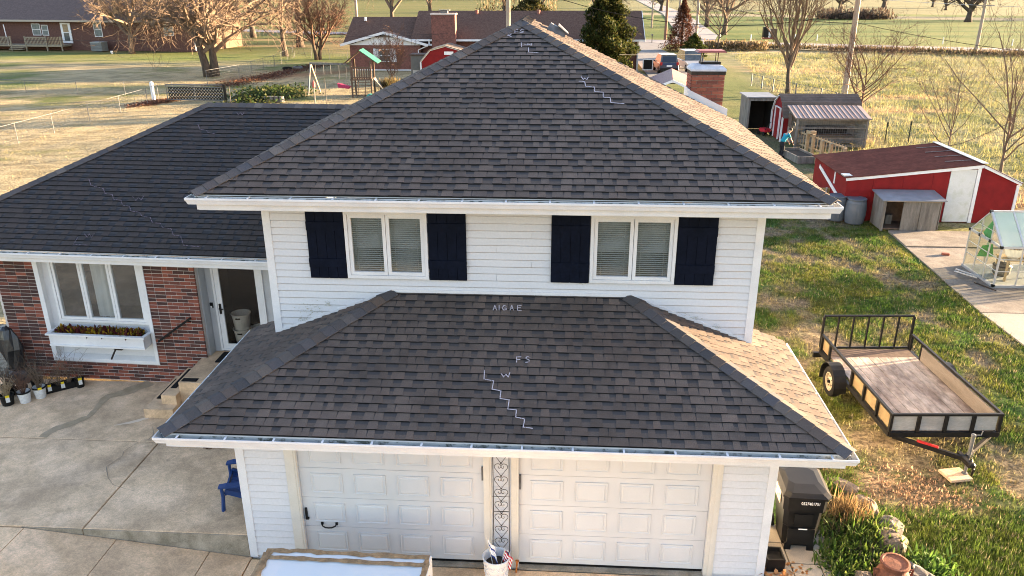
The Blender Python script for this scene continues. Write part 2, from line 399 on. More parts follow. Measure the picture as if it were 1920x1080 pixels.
def eave(pts, z, parent, xf=None, hang=.62):
    g = sweep(pts, z, GPROF, 'gutter', white, parent, xf)
    inn = sweep(pts, z, [(.034, -.086), (.107, -.086), (.107, -.01), (.105, -.01), (.105, -.082), (.034, -.082)], 'gutter_lining', gutter_in, g, xf)
    sweep(pts, z, FPROF, 'fascia', white, parent, xf)
    b0 = MB()
    for i in range(len(pts) - 1):
        a, c = Vector(pts[i]), Vector(pts[i + 1]); d = c - a; L = d.length; d.normalize(); nn = Vector((-d.y, d.x)); k = int(L / hang)
        for j in range(k):
            q = a + d * (hang * (j + .5) * L / (hang * k))
            b = MB(); b.bar((q.x + nn.x * .004, q.y + nn.y * .004, z + .004), (q.x + nn.x * .13, q.y + nn.y * .13, z + .012), .028, .004)
            b.build('hanger', white, g, xf)
    return g

# ---- garage roof (skirt)
roof_g = MB(); 
zt = Z1 + S1 * (YU + OV)
e = .085; ze = Z1 + S1 * e
YR = 2.74
roof_g.poly([(-OV + e, -OV + e, ze - .02), (W + OV - e, -OV + e, ze - .02), (W - YU, YU, zt - .02), (YU, YU, zt - .02)])
roof_g.poly([(W + OV - e, -OV + e, ze - .02), (W + OV - e, YU, ze - .02), (W - YU, YU, zt - .02)])
roof_g.poly([(W + OV - e, YU, ze - .02), (W + OV - e, YR, ze - .02), (W - .1, YR, Z1 + S1 * (OV + .1) - .02), (W - .1, YU, Z1 + S1 * (OV + .1) - .02)])
roof_g.poly([(-OV + e, YU, ze - .02), (-OV + e, -OV + e, ze - .02), (YU, YU, zt - .02)])
roof_g.poly([(-OV + e, YR, ze - .02), (-OV + e, YU, ze - .02), (.1, YU, Z1 + S1 * (OV + .1) - .02), (.1, YR, Z1 + S1 * (OV + .1) - .02)])
# soffit + back ends
zs = Z1 - .2
roof_g.box(-OV + .137, W + OV - .137, -OV + .137, .0, zs - .012, zs)
roof_g.box(-OV + .137, 0, .0, YR, zs - .012, zs); roof_g.box(W, W + OV - .137, .0, YR, zs - .012, zs)
roof_g.box(-OV + .12, .1, YR, YR + .02, zs, ze + .02); roof_g.box(W - .1, W + OV - .12, YR, YR + .02, zs, ze + .02)
roof1 = roof_g.build('roof', white, house); roof1['label'] = 'low hipped garage roof with chalk writing'
slF = Slope((0, -OV + e, ze), (1, 0, 0), (0, 1, 0), S1)
HF = YU + OV - e
nsingle = shingles(slF, HF, lambda h: (-OV + e + h, W + OV - e - h), roof1, 300, 11)
slR = Slope((W + OV - e, 0, ze), (0, 1, 0), (-1, 0, 0), S1)
shingles(slR, HF, lambda h: (-OV + e + h, YU if h > OV - e + .06 else YR), roof1, 0, 12)
slL = Slope((-OV + e, 0, ze), (0, 1, 0), (1, 0, 0), S1)
shingles(slL, HF, lambda h: (-OV + e + h, YU if h > OV - e + .06 else YR), roof1, 0, 13)
caps((-OV + e, -OV + e, ze), (YU - .02, YU - .02, zt), slF.n, slL.n, roof1)
caps((W + OV - e, -OV + e, ze), (W - YU + .02, YU - .02, zt), slF.n, slR.n, roof1)
eave([(-OV, YR), (-OV, -OV), (W + OV, -OV), (W + OV, YR)], Z1, house)
SK = [[(3.595, 0.458), (3.602, 0.309), (3.742, 0.287), (3.729, 0.144), (3.856, 0.12), (3.851, -0.009), (3.98, -0.024), (3.971, -0.174), (4.089, -0.184), (4.086, -0.299), (4.208, -0.326), (4.194, -0.452), (4.318, -0.466)], [(3.839, 0.413), (3.879, 0.356), (3.904, 0.407), (3.944, 0.358), (3.958, 0.438)], [(4.045, 0.623), (4.04, 0.72), (4.103, 0.722)], [(4.042, 0.674), (4.091, 0.676)], [(4.232, 0.72), (4.191, 0.731), (4.172, 0.7), (4.228, 0.665), (4.224, 0.635), (4.176, 0.627)], [(3.625, 1.617), (3.643, 1.719), (3.682, 1.619)], [(3.633, 1.649), (3.669, 1.65)], [(3.711, 1.721), (3.718, 1.62)], [(3.822, 1.703), (3.784, 1.72), (3.764, 1.67), (3.786, 1.622), (3.827, 1.63), (3.824, 1.665), (3.798, 1.664)], [(3.887, 1.625), (3.907, 1.727), (3.941, 1.627)], [(3.895, 1.657), (3.932, 1.658)], [(4.053, 1.728), (3.996, 1.726), (4.001, 1.625), (4.061, 1.627)], [(3.998, 1.677), (4.042, 1.678)]]
ribbon(SK, slF, lambda x, y: (x, y + OV - e), 'chalk_mark', chalk, roof1, .013)

# ---- main roof
YB = 8.2; AY = YU + W / 2; ZA = Z2 + S2 * (W / 2 + OV2); e2 = .085; ze2 = Z2 + S2 * e2; y0 = YU - OV2; XC = W / 2
mr = MB(); d_ = .02
mr.poly([(-OV2 + e2, y0 + e2, ze2 - d_), (W + OV2 - e2, y0 + e2, ze2 - d_), (XC, AY, ZA - d_)])
mr.poly([(W + OV2 - e2, y0 + e2, ze2 - d_), (W + OV2 - e2, YB, ze2 - d_), (XC, YB, ZA - d_), (XC, AY, ZA - d_)])
mr.poly([(-OV2 + e2, YB, ze2 - d_), (-OV2 + e2, y0 + e2, ze2 - d_), (XC, AY, ZA - d_), (XC, YB, ZA - d_)])
zs2 = Z2 - .2
mr.box(-OV2 + .137, W + OV2 - .137, y0 + .137, YU, zs2 - .012, zs2); mr.box(-OV2 + .137, .03, YU, YB - .05, zs2 - .012, zs2); mr.box(W - .05, W + OV2 - .137, YU, YB - .05, zs2 - .012, zs2)
# gable end board
mr.poly([(-OV2 + .1, YB + .01, Z2 - .2), (-OV2 + .1, YB + .01, ze2 - d_), (XC, YB + .01, ZA - .01), (W + OV2 - .1, YB + .01, ze2 - d_), (W + OV2 - .1, YB + .01, Z2 - .2)])
roof2 = mr.build('roof', white, house); roof2['label'] = 'tall main hip roof of the upper storey'
mF = Slope((0, y0 + e2, ze2), (1, 0, 0), (0, 1, 0), S2); HM = W / 2 + OV2 - e2
shingles(mF, HM, lambda h: (-OV2 + e2 + h, W + OV2 - e2 - h), roof2, 0, 21)
mR = Slope((W + OV2 - e2, 0, ze2), (0, 1, 0), (-1, 0, 0), S2)
shingles(mR, HM, lambda h: (y0 + e2 + h, YB), roof2, 0, 22)
mL = Slope((-OV2 + e2, 0, ze2), (0, 1, 0), (1, 0, 0), S2)
shingles(mL, HM, lambda h: (y0 + e2 + h, YB), roof2, 0, 23)
caps((-OV2 + e2, y0 + e2, ze2), (XC, AY, ZA), mF.n, mL.n, roof2)
caps((W + OV2 - e2, y0 + e2, ze2), (XC, AY, ZA), mF.n, mR.n, roof2)
caps((XC, AY - .05, ZA), (XC, YB, ZA), mL.n, mR.n, roof2)
eave([(-OV2, YB), (-OV2, y0), (W + OV2, y0), (W + OV2, YB - .75)], Z2, house)
MK = [[(4.897, 3.986), (4.991, 3.978), (5.007, 3.844), (5.153, 3.825), (5.151, 3.705), (5.291, 3.687), (5.287, 3.557), (5.4, 3.543), (5.407, 3.416), (5.615, 3.391)], [(4.935, 4.11), (4.972, 4.027), (4.992, 4.077), (5.026, 4.028), (5.054, 4.102)], [(3.741, 5.442), (3.735, 5.54), (3.789, 5.54)], [(3.738, 5.491), (3.784, 5.491)], [(3.898, 5.53), (3.849, 5.54), (3.838, 5.501), (3.896, 5.472), (3.887, 5.443), (3.833, 5.442)], [(3.588, 5.384), (3.636, 5.389), (3.681, 5.403), (3.657, 5.355), (3.604, 5.345), (3.645, 5.336), (3.687, 5.307)], [(3.877, 5.119), (3.883, 4.989)], [(3.933, 5.054), (3.994, 5.045), (3.992, 5.082), (4.055, 5.036), (4.053, 5.091)], [(4.011, 4.962), (4.017, 4.829), (4.187, 4.807)]]
ribbon(MK, mF, lambda x, y: (x, y - y0 - e2), 'chalk_mark', chalk, roof2, .013)
# slant-back roof vent
vb = MB()
def mRp(u, h, o): return mR.p(u, h, o)
vu, vh = 7.15, HM - .78
vb.hexa([mRp(vu, vh, 0), mRp(vu + .5, vh, 0), mRp(vu + .5, vh + .36, 0), mRp(vu, vh + .36, 0), mRp(vu + .03, vh + .02, .13), mRp(vu + .47, vh + .02, .13), mRp(vu + .44, vh + .34, .15), mRp(vu + .06, vh + .34, .15)])
v_o = vb.build('roof_vent', steel, roof2)
hb = MB(); hb.hexa([mRp(vu - .03, vh - .03, .10), mRp(vu + .53, vh - .03, .10), mRp(vu + .53, vh + .2, .17), mRp(vu - .03, vh + .2, .17), mRp(vu - .03, vh - .03, .12), mRp(vu + .53, vh - .03, .12), mRp(vu + .5, vh + .2, .2), mRp(vu, vh + .2, .2)])
hb.build('vent_hood', steel, roof2)

# ---- siding helper: boards on a vertical wall in frame (O, u dir, outward normal)
def boards(O, u, nrm, U0, U1, z0, z1, openings, parent, m, ex=.117, joined=False, name='siding_board', joints=()):
    O = Vector(O); u = Vector(u); nrm = Vector(nrm); k = 0; z = z0; J = MB()
    while z < z1 - .01:
        zt_ = min(z + ex, z1); segs = [(U0, U1)]
        for a, b, c, d in openings:
            if c < zt_ - .02 and d > z + .02:
                ns = []
                for s0, s1 in segs:
                    if a > s0 + .01: ns.append((s0, min(a, s1)))
                    if b < s1 - .01: ns.append((max(b, s0), s1))
                    if a <= s0 and b >= s1: pass
                segs = [q for q in ns if q[1] - q[0] > .02]
        for jx, jk in joints:
            if k % 4 == jk: segs = [t for s0, s1 in segs for t in ([(s0, jx), (jx + .004, s1)] if s0 + .1 < jx < s1 - .1 else [(s0, s1)])]
        for s0, s1 in segs:
            b = MB() if not joined else J
            def P(a, h, o): return O + u * a + nrm * o + Vector((0, 0, h))
            b.tone = RND.random()
            b.hexa([P(s0, z, 0), P(s1, z, 0), P(s1, zt_, 0), P(s0, zt_, 0), P(s0, z, .016), P(s1, z, .016), P(s1, zt_ - .001, .004), P(s0, zt_ - .001, .004)]) if False else b.loft([[P(s0, z, .0), P(s0, z, .002), P(s0, z + .019, .023), P(s0, zt_, .004), P(s0, zt_, 0)], [P(s1, z, .0), P(s1, z, .002), P(s1, z + .019, .023), P(s1, zt_, .004), P(s1, zt_, 0)]])
            if not joined: b.build(name, m, parent)
        z = zt_; k += 1
    if joined: return J.build(name, m, parent)
# ---- upper wall
uw = MB()
UX0, UX1 = .03, W - .05
# core split around the two window openings
WIN = [(1.30, 2.59, 3.88, 5.0), (5.10, 6.40, 3.88, 5.0)]
def core(b, x0, x1, z0, z1, y0_, y1_, ops):
    xs = sorted({x0, x1} | {o[0] for o in ops} | {o[1] for o in ops})
    for a, c in zip(xs[:-1], xs[1:]):
        op = [o for o in ops if o[0] <= a + 1e-6 and o[1] >= c - 1e-6]
        if not op: b.box(a, c, y0_, y1_, z0, z1)
        else:
            if op[0][2] > z0 + .01: b.box(a, c, y0_, y1_, z0, op[0][2])
            if op[0][3] < z1 - .01: b.box(a, c, y0_, y1_, op[0][3], z1)
core(uw, UX0, UX1, 2.3, zs2 - .012, YU + .004, YU + .15, WIN)
uw.box(UX0, UX0 + .15, YU + .15, YB - .1, 2.3, zs2 - .012); uw.box(UX1 - .15, UX1, YU + .15, YB - .1, 2.3, zs2 - .012); uw.box(UX0, UX1, YB - .1, YB - .004, 0, Z2 - .2)
uw.box(UX0 + .15, UX1 - .15, YU + .15, YB - .1, 2.28, 2.3)
wall_u = uw.build('upper_wall', siding_m, house)
boards((0, YU + .004, 0), (1, 0, 0), (0, -1, 0), UX0 + .1, UX1 - .1, 2.80, zs2 - .012, [(a - .0, b, c, d) for a, b, c, d in WIN] , wall_u, siding_m, joints=((3.65, 1), (4.2, 3)))
boards((UX0, 0, 0), (0, 1, 0), (-1, 0, 0), YU + .1, YB - .1, 2.6, zs2 - .012, [], wall_u, siding_m, joined=True)
boards((UX1, 0, 0), (0, 1, 0), (1, 0, 0), YU + .1, YB - .1, 2.6, zs2 - .012, [], wall_u, siding_m, joined=True)
# stains on the siding: thin mildew blotches are part of the paint -> separate material boards
for x0, x1 in ((UX0 - .022, UX0 + .1), (UX1 - .1, UX1 + .022)):
    b = MB(); b.box(x0, x1, YU - .022, YU + .1, Z1 + S1 * OV - .12, zs2 - .012); b.build('corner_board', white, wall_u)
mild = mat('mildew', (.36, .35, .27), (.50, .49, .44), 9, .9)
rg_m = random.Random(9)
for cx, cz, sx_, sz_, n_ in ((.62, 3.32, .20, .12, 34), (.92, 3.42, .05, .04, 22), (5.95 + .75, 3.30, .12, .05, 26), (6.95, 3.12, .10, .05, 22), (7.12, 3.16, .05, .04, 14), (.5, 3.14, .12, .04, 16), (5.0, 3.86, .08, .02, 8)):
    b = MB()
    for k in range(n_ * 2):
        x_ = rg_m.gauss(cx, sx_ * .6); z_ = rg_m.gauss(cz, sz_ * .6); r_ = rg_m.uniform(.003, .009); b.poly([(x_ + r_ * 1.6 * math.cos(a) * rg_m.uniform(.5, 1.2), YU - .0205 - rg_m.random() * .001, z_ + r_ * math.sin(a) * rg_m.uniform(.5, 1.2)) for a in np.linspace(0, 5.4, 7)])
    stuff(b.build('mildew_spots', mild, wall_u))
b = MB(); b.bar((YU, YU - .012, zt + .035), (W - YU, YU - .012, zt + .035), .024, .05); b.bar((YU, YU - .012, zt + .03), (UX0 + .05, YU - .012, Z1 + S1 * (OV + .05) + .035), .024, .05); b.bar((W - YU, YU - .012, zt + .03), (UX1 - .05, YU - .012, Z1 + S1 * (OV + .08) + .035), .024, .05)
b.build('trim_channel', white, wall_u)
def frame_rect(b, x0, x1, z0, z1, t, ya, yb):
    b.box(x0, x0 + t, ya, yb, z0, z1); b.box(x1 - t, x1, ya, yb, z0, z1); b.box(x0 + t, x1 - t, ya, yb, z0, z0 + t); b.box(x0 + t, x1 - t, ya, yb, z1 - t, z1)
def casement_window(x0, x1, z0, z1, y, n, parent, xf=None, blinds=True, curtain=None, deep=.55):
    wb = MB(); frame_rect(wb, x0, x1, z0, z1, .05, y - .045, y + .12)
    wn = wb.build('window', white, parent, xf); iw = (x1 - x0 - .1) / n
    for k in range(n):
        a = x0 + .05 + k * iw; c = a + iw
        s = MB(); frame_rect(s, a + .004, c - .004, z0 + .054, z1 - .054, .052, y - .03, y + .03); s.build('sash', white, wn, xf)
        g = MB(); g.box(a + .05, c - .05, y - .004, y + .002, z0 + .10, z1 - .10); g.build('pane', glass, wn, xf)
        if blinds:
            bl = MB(); z = z0 + .11
            while z < z1 - .08:
                tl_ = .020 if z > z0 + .45 else .013
                bl.hexa([(a + .045, y + .050, z), (c - .045, y + .050, z), (c - .045, y + .068, z + tl_), (a + .045, y + .068, z + tl_), (a + .045, y + .050, z + .002), (c - .045, y + .050, z + .002), (c - .045, y + .068, z + tl_ + .002), (a + .045, y + .068, z + tl_ + .002)])
                z += .0335
            bl.box(a + .12, a + .124, y + .046, y + .05, z0 + .1, z1 - .1); bl.box(c - .124, c - .12, y + .046, y + .05, z0 + .1, z1 - .1)
            bl.build('blind', blind_m, wn, xf)
        if curtain is not None and k in curtain:
            cb = MB(); nn = 26
            rows = []
            for zz, sh in ((z0 + .08, 0.0), (z0 + .6, .01), (z1 - .06, .0)):
                rows.append([(a + .04 + (c - a - .08) * (.16 + .84 * i / nn), y + .12 + .03 * math.sin(i * 2.1) + .012 * math.sin(i * .7 + sh * 40), zz) for i in range(nn + 1)])
            cb.loft(rows, cap=False, closed=False); cb.build('curtain', curtain_m, wn, xf)
    rm = MB(); Y0, Y1 = y + .125, y + deep
    rm.quad((x0, Y1, z0), (x1, Y1, z0), (x1, Y1, z1), (x0, Y1, z1)); rm.quad((x0, Y0, z0), (x0, Y1, z0), (x0, Y1, z1), (x0, Y0, z1)); rm.quad((x1, Y1, z0), (x1, Y0, z0), (x1, Y0, z1), (x1, Y1, z1))
    rm.quad((x0, Y0, z0), (x1, Y0, z0), (x1, Y1, z0), (x0, Y1, z0)); rm.quad((x0, Y1, z1), (x1, Y1, z1), (x1, Y0, z1), (x0, Y0, z1))
    rm.build('room_recess', room_m, wn, xf)
    return wn
for i, (a, b_, c, d) in enumerate(WIN):
    wn = casement_window(a, b_, c, 4.97, YU - .012, 2, house)
for x0, x1 in ((.70, 1.29), (2.60, 3.19), (4.50, 5.09), (6.41, 7.0)):
    b = MB(); b.box(x0, x1, YU - .03, YU - .017, 3.87, 4.97); sh = b.build('shutter', navy, house)
    n = 4; pw = (x1 - x0) / n
    for k in range(n):
        b = MB(); b.box(x0 + k * pw + .003, x0 + (k + 1) * pw - .003, YU - .046, YU - .031, 3.87, 4.97); b.build('shutter_board', navy, sh)
    for z in (4.06, 4.66):
        b = MB(); b.box(x0 + .001, x1 - .001, YU - .064, YU - .047, z, z + .14); b.build('batten', navy, sh)
# ---- lower (garage) walls
lw = MB()
DOORS = [(.87, 3.60), (4.11, 6.85)]
OP = [(a, b_, 0, 2.13) for a, b_ in DOORS]
core(lw, 0.0, W, -.05, zs - .012, .004, .15, OP)
lw.box(0, .15, .15, 5.1, -.05, zs - .012); lw.box(W - .15, W, .15, YB, -.05, zs - .012)
wall_l = lw.build('garage_wall', siding_m, house)
for u0, u1 in ((.1, .70), (3.72, 4.0), (6.99, W - .1)):
    boards((0, .004, 0), (1, 0, 0), (0, -1, 0), u0, u1, .02, zs - .012, [], wall_l, siding_m)
boards((0, 0, 0), (0, 1, 0), (-1, 0, 0), .1, 5.1, .4, zs - .012, [], wall_l, siding_m, joined=True)
boards((W, 0, 0), (0, 1, 0), (1, 0, 0), .1, YB, .02, zs - .012, [], wall_l, siding_m, joined=True)
for x0, x1 in ((-.022, .1), (W - .1, W + .022)):
    b = MB(); b.box(x0, x1, -.022, .1, 0, zs - .012); b.build('corner_board', white, wall_l)
for x0, x1 in ((.70, .87), (3.60, 3.72), (4.0, 4.11), (6.85, 6.99)):
    b = MB(); b.box(x0 + .002, x1 - .002, -.026, .06, 0, zs - .012); b.box(x0 + .06, x1 - .03, -.034, -.0265, 0, zs - .012); b.build('door_casing', cream, wall_l)
for i, (a, c) in enumerate(DOORS):
    dz = .05; hgt = 2.08; b = MB(); rh = hgt / 4
    for r in range(4): b.box(a + .004, c - .004, .05, .09, dz + r * rh + .003, dz + (r + 1) * rh - .002)
    gd = b.build('garage_door', door_white, house)
    b = MB(); b.box(a, c, .095, .10, 0, 2.13); b.box(a, c, .052, .088, .012, .048); b.build('door_seal', black, gd)
    pw = (c - a - .16) / 4
    for r in range(4):
        for k in range(4):
            x0 = a + .08 + k * pw + .085; x1 = x0 + pw - .17; z0 = dz + r * rh + .09; z1 = z0 + rh - .18
            b = MB(); y = .0495
            def rg_(ins, yy): return [(x0 + ins, yy, z0 + ins), (x1 - ins, yy, z0 + ins), (x1 - ins, yy, z1 - ins), (x0 + ins, yy, z1 - ins)]
            b.loft([rg_(0, y), rg_(.0, y - .012), rg_(.010, y - .013), rg_(.018, y - .004), rg_(.034, y - .004), rg_(.050, y - .014)], cap=False); b.poly(rg_(.050, y - .014)[::-1] if False else rg_(.050, y - .014))
            b.build('panel', door_white, gd)
    if i == 0:
        b = MB(); b.tube([(1.14, .05, .63), (1.15, -.0, .615), (1.20, -.02, .60), (1.25, -.022, .597), (1.30, -.02, .60), (1.35, -.0, .615), (1.36, .05, .63)], .011, 6); b.boxm(Matrix.Translation((1.14, .04, .63)), .035, .02, .04); b.boxm(Matrix.Translation((1.36, .04, .63)), .035, .02, .04); b.build('handle', black_metal, gd)
        b = MB(); b.boxm(Matrix.Translation((.915, .035, .80)), .03, .03, .20); b.boxm(Matrix.Translation((.925, .03, .72)), .05, .03, .03); b.build('latch', black_metal, gd)
        b = MB(); b.boxm(Matrix.Translation((3.585, .03, 1.62)), .03, .03, .22); b.build('latch', steel, gd)
    else:
        b = MB(); b.boxm(Matrix.Translation((4.128, .03, 1.50)), .03, .03, .24); b.build('latch', steel, gd)
# iron scroll trellis between the doors
tr = thing('scroll_trellis', 'black wrought iron heart scroll trellis standing between the two garage doors', 'trellis', (3.86, -.06, .3))
b = MB()
for x in (-.115, .115): b.tube([(x, 0, -.28), (x, 0, 2.0)], .007, 6)
b.tube([(-.115, 0, .74), (.115, 0, .74)], .006, 6); b.tube([(-.13, 0, 1.0), (.13, 0, 1.0)], .004, 5)
b.build('frame', iron, tr)
def heart():
    b = MB()
    for s in (-1, 1):
        pts = [(0, 0, -.10)]
        for t in np.linspace(0, 1, 14):
            a = math.pi * (-.25 + 1.15 * t); r = .05
            if t < .01: continue
            pts.append((s * (.045 + .052 * math.cos(a) * (1 - .1 * t)), 0, .055 + .05 * math.sin(a)))
        for t in np.linspace(0, 1, 8):
            a = math.pi * .95 + t * math.pi * 1.3; pts.append((s * (.026 + .024 * math.cos(a) * (1 - .45 * t)), 0, .052 + .026 * math.sin(a) * (1 - .4 * t)))
        b.tube(pts, .0045, 5)
    b.cyl((0, -.006, -.1), (0, .006, -.1), .012, n=8)
    return b.build('scroll', iron, data_only=True)
hm = heart()
for k in range(9): link('scroll', hm, tr, (0, 0, .16 + k * .215))
# downspout-like dark gap lines are real battens
# ---- threshold lip under doors
for a, c in DOORS:
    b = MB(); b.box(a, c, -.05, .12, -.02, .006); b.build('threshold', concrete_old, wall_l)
# ---- chimney
ch = MB(); CX0, CX1, CY0, CY1 = 7.42, 8.12, 8.215, 8.85; CZ = 6.42
ch.box(CX0 + .012, CX1 - .012, CY0 + .012, CY1 - .012, 0, CZ)
chim = ch.build('chimney', mortar, house)
bk = {}
def brick_data(l, h, d, m, tag_):
    k = (l, h, d, tag_)
    if k not in bk:
        b = MB(); b.boxm(Matrix.Identity(4), l, d, h, .004) if False else b.boxm(Matrix.Identity(4), l, d, h); bk[k] = b.build('brick', m, data_only=True)
    return bk[k]
zb = 4.9; row = 0
bmx = brick_data(.216, .064, .03, brick_red, 'c'); bmh = brick_data(.10, .064, .03, brick_red, 'ch')
while zb < CZ - .02:
    off = 0 if row % 2 == 0 else .112
    for face in (0, 1):
        Lf = (CX1 - CX0) if face == 0 else (CY1 - CY0)
        x = -.112 if off else 0
        while x < Lf - .03:
            l = .216; a = max(x, 0); c = min(x + l, Lf)
            if Lf - c < .07: c = Lf
            if c - a > .015 and not (face == 1 and zb < 5.2) and not (zb < 5.3 and face == 1):
                me = bmx if c - a > .18 else bmh
                o = link('brick', me, chim)
                if face == 0: o.location = (CX0 + (a + c) / 2, CY0, zb + .035); o.scale = ((c - a) / (.216 if me is bmx else .10), 1, 1)
                else: o.location = (CX0, CY0 + (a + c) / 2, zb + .035); o.rotation_euler = (0, 0, R(90)); o.scale = ((c - a) / (.216 if me is bmx else .10), 1, 1)
            x += .227
    zb += .075; row += 1
b = MB(); rr = lambda ins, z: [(CX0 + ins, CY0 + ins, z), (CX1 - ins, CY0 + ins, z), (CX1 - ins, CY1 - ins, z), (CX0 + ins, CY1 - ins, z)]
b.loft([rr(-.015, CZ - .06), rr(-.02, CZ + .02)]); b.build('dark_band', iron, chim)  # dark band around the stack just below the crown
b = MB(); b.loft([rr(-.03, CZ + .02), rr(-.03, CZ + .06), rr(.05, CZ + .13), rr(.12, CZ + .15)]); b.build('crown', mat('crown_mortar', (.55, .57, .60), (.42, .44, .47), 6, .7, fine=.1, bump=.2), chim)
b = MB(); b.box(CX0 + .2, CX1 - .08, CY0 + .14, CY1 - .14, CZ + .14, CZ + .20); b.build('flue_collar', black_metal, chim)
b = MB(); 
for x in (CX0 + .24, CX1 - .14):
    for y in (CY0 + .18, CY1 - .18): b.cyl((x, y, CZ + .2), (x, y, CZ + .40), .012, n=5)
b.build('cap_legs', iron, chim)
b = MB(); b.hexa([(CX0 + .1, CY0 + .06, CZ + .40), (CX1 + .02, CY0 + .06, CZ + .40), (CX1 + .02, CY1 - .06, CZ + .40), (CX0 + .1, CY1 - .06, CZ + .40), (CX0 + .14, CY0 + .1, CZ + .44), (CX1 - .02, CY0 + .1, CZ + .44), (CX1 - .02, CY1 - .1, CZ + .44), (CX0 + .14, CY1 - .1, CZ + .44)]); b.build('cap_lid', red_tin, chim)
b = MB(); p_ = lambda x, o: (x, CY0 - .02, Z2 + S2 * (W + OV2 - x) + o)
b.loft([[p_(CX0 - .05, 0), p_(CX1 + .12, 0), (CX1 + .12, CY0 - .028, p_(CX1 + .12, .17)[2]), (CX0 - .05, CY0 - .028, p_(CX0 - .05, .17)[2])], [(CX0 - .05, CY0 - .004, p_(CX0 - .05, 0)[2]), (CX1 + .12, CY0 - .004, p_(CX1 + .12, 0)[2]), (CX1 + .12, CY0 - .004, p_(CX1 + .12, .17)[2]), (CX0 - .05, CY0 - .004, p_(CX0 - .05, .17)[2])]])
b.hexa([(CX0 - .055, CY0 - .03, p_(CX0, -.02)[2]), (CX0 - .03, CY0 - .03, p_(CX0, -.02)[2]), (CX0 - .03, CY1, p_(CX0, -.02)[2]), (CX0 - .055, CY1, p_(CX0, -.02)[2]), (CX0 - .055, CY0 - .03, p_(CX0, .2)[2]), (CX0 - .03, CY0 - .03, p_(CX0, .2)[2]), (CX0 - .03, CY1, p_(CX0, .2)[2]), (CX0 - .055, CY1, p_(CX0, .2)[2])])
b.build('flashing', white, chim)

# ---- brick wing, built in its own slightly turned frame
WX = Matrix.Translation((-2.6, 4.7, 0)) @ Matrix.Rotation(R(-2.5), 4, 'Z') @ Matrix.Translation((2.6, -4.7, 0))
def wl(name, b, m, par): return b.build(name, m, par, WX)
ZW, SW, WE = 3.45, .47, 3.9; WRX = -3.75; WY = 4.7; ELX = WRX - 4.6
eW = .085; zeW = ZW + SW * eW; ZR = ZW + SW * 4.6
b = MB(); 
b.poly([(ELX + eW, WE + eW, zeW - .02), (.6, WE + eW, zeW - .02), (.6, 8.5, ZR - .02), (WRX, 8.5, ZR - .02)])
b.poly([(.6, 13.0, zeW - .02), (ELX + eW, 13.0, zeW - .02), (WRX, 8.5, ZR - .02), (.6, 8.5, ZR - .02)])
b.poly([(ELX + eW, 13.0, zeW - .02), (ELX + eW, WE + eW, zeW - .02), (WRX, 8.5, ZR - .02)])
b.box(ELX + .137, .0, WE + .137, WY + .4, ZW - .212, ZW - .2)
roof3 = wl('roof', b, white, house); roof3['label'] = 'wing roof with painted-in shade and pink chalk zigzag'
R3 = WX.to_3x3()
wF = Slope(WX @ Vector((0, WE + eW, zeW)), R3 @ Vector((1, 0, 0)), R3 @ Vector((0, 1, 0)), SW)
shingles(wF, 4.6 - eW, lambda h: (ELX + eW + h, .3), roof3, 0, 31, (shingle_shaded_m, shingle_low_shaded_m))
wLs = Slope(WX @ Vector((ELX + eW, 0, zeW)), R3 @ Vector((0, 1, 0)), R3 @ Vector((1, 0, 0)), SW)
caps(WX @ Vector((ELX + eW, WE + eW, zeW)), WX @ Vector((WRX, 8.5, ZR)), wF.n, wLs.n, roof3)
wB = Slope(WX @ Vector((0, 13, zeW)), R3 @ Vector((1, 0, 0)), R3 @ Vector((0, -1, 0)), SW)
caps(WX @ Vector((WRX, 8.5, ZR)), WX @ Vector((.1, 8.5, ZR)), wF.n, wB.n, roof3)
gW = eave([(ELX, WE), (.02, WE)], ZW, house, WX)
WK = [[(-5.273, 5.918), (-5.124, 5.732), (-4.81, 5.648), (-4.704, 5.512), (-4.529, 5.487), (-4.436, 5.353), (-4.264, 5.329), (-4.163, 5.197), (-4.004, 5.173), (-3.905, 5.044), (-3.726, 5.021), (-3.605, 4.909), (-3.427, 4.887), (-3.317, 4.749), (-3.149, 4.741), (-3.055, 4.632), (-2.871, 4.611), (-2.755, 4.45), (-2.595, 4.429), (-2.443, 4.206), (-2.125, 4.179)], [(-4.069, 5.442), (-3.95, 5.34), (-3.938, 5.431), (-3.838, 5.343), (-3.851, 5.464)], [(-4.627, 4.307), (-4.623, 4.144), (-4.332, 4.129)], [(-4.539, 4.407), (-4.441, 4.328), (-4.442, 4.411), (-4.355, 4.332), (-4.353, 4.428)], [(-3.668, 7.751), (-3.54, 7.568), (-3.385, 7.554), (-3.31, 7.464), (-3.149, 7.432)], [(-2.923, 8.186), (-2.849, 8.092), (-2.835, 8.188), (-2.761, 8.094), (-2.754, 8.209)]]
ribbon(WK, wF, lambda x, y: (x, y - WE - eW), 'chalk_mark', chalk_pink, roof3, .013)
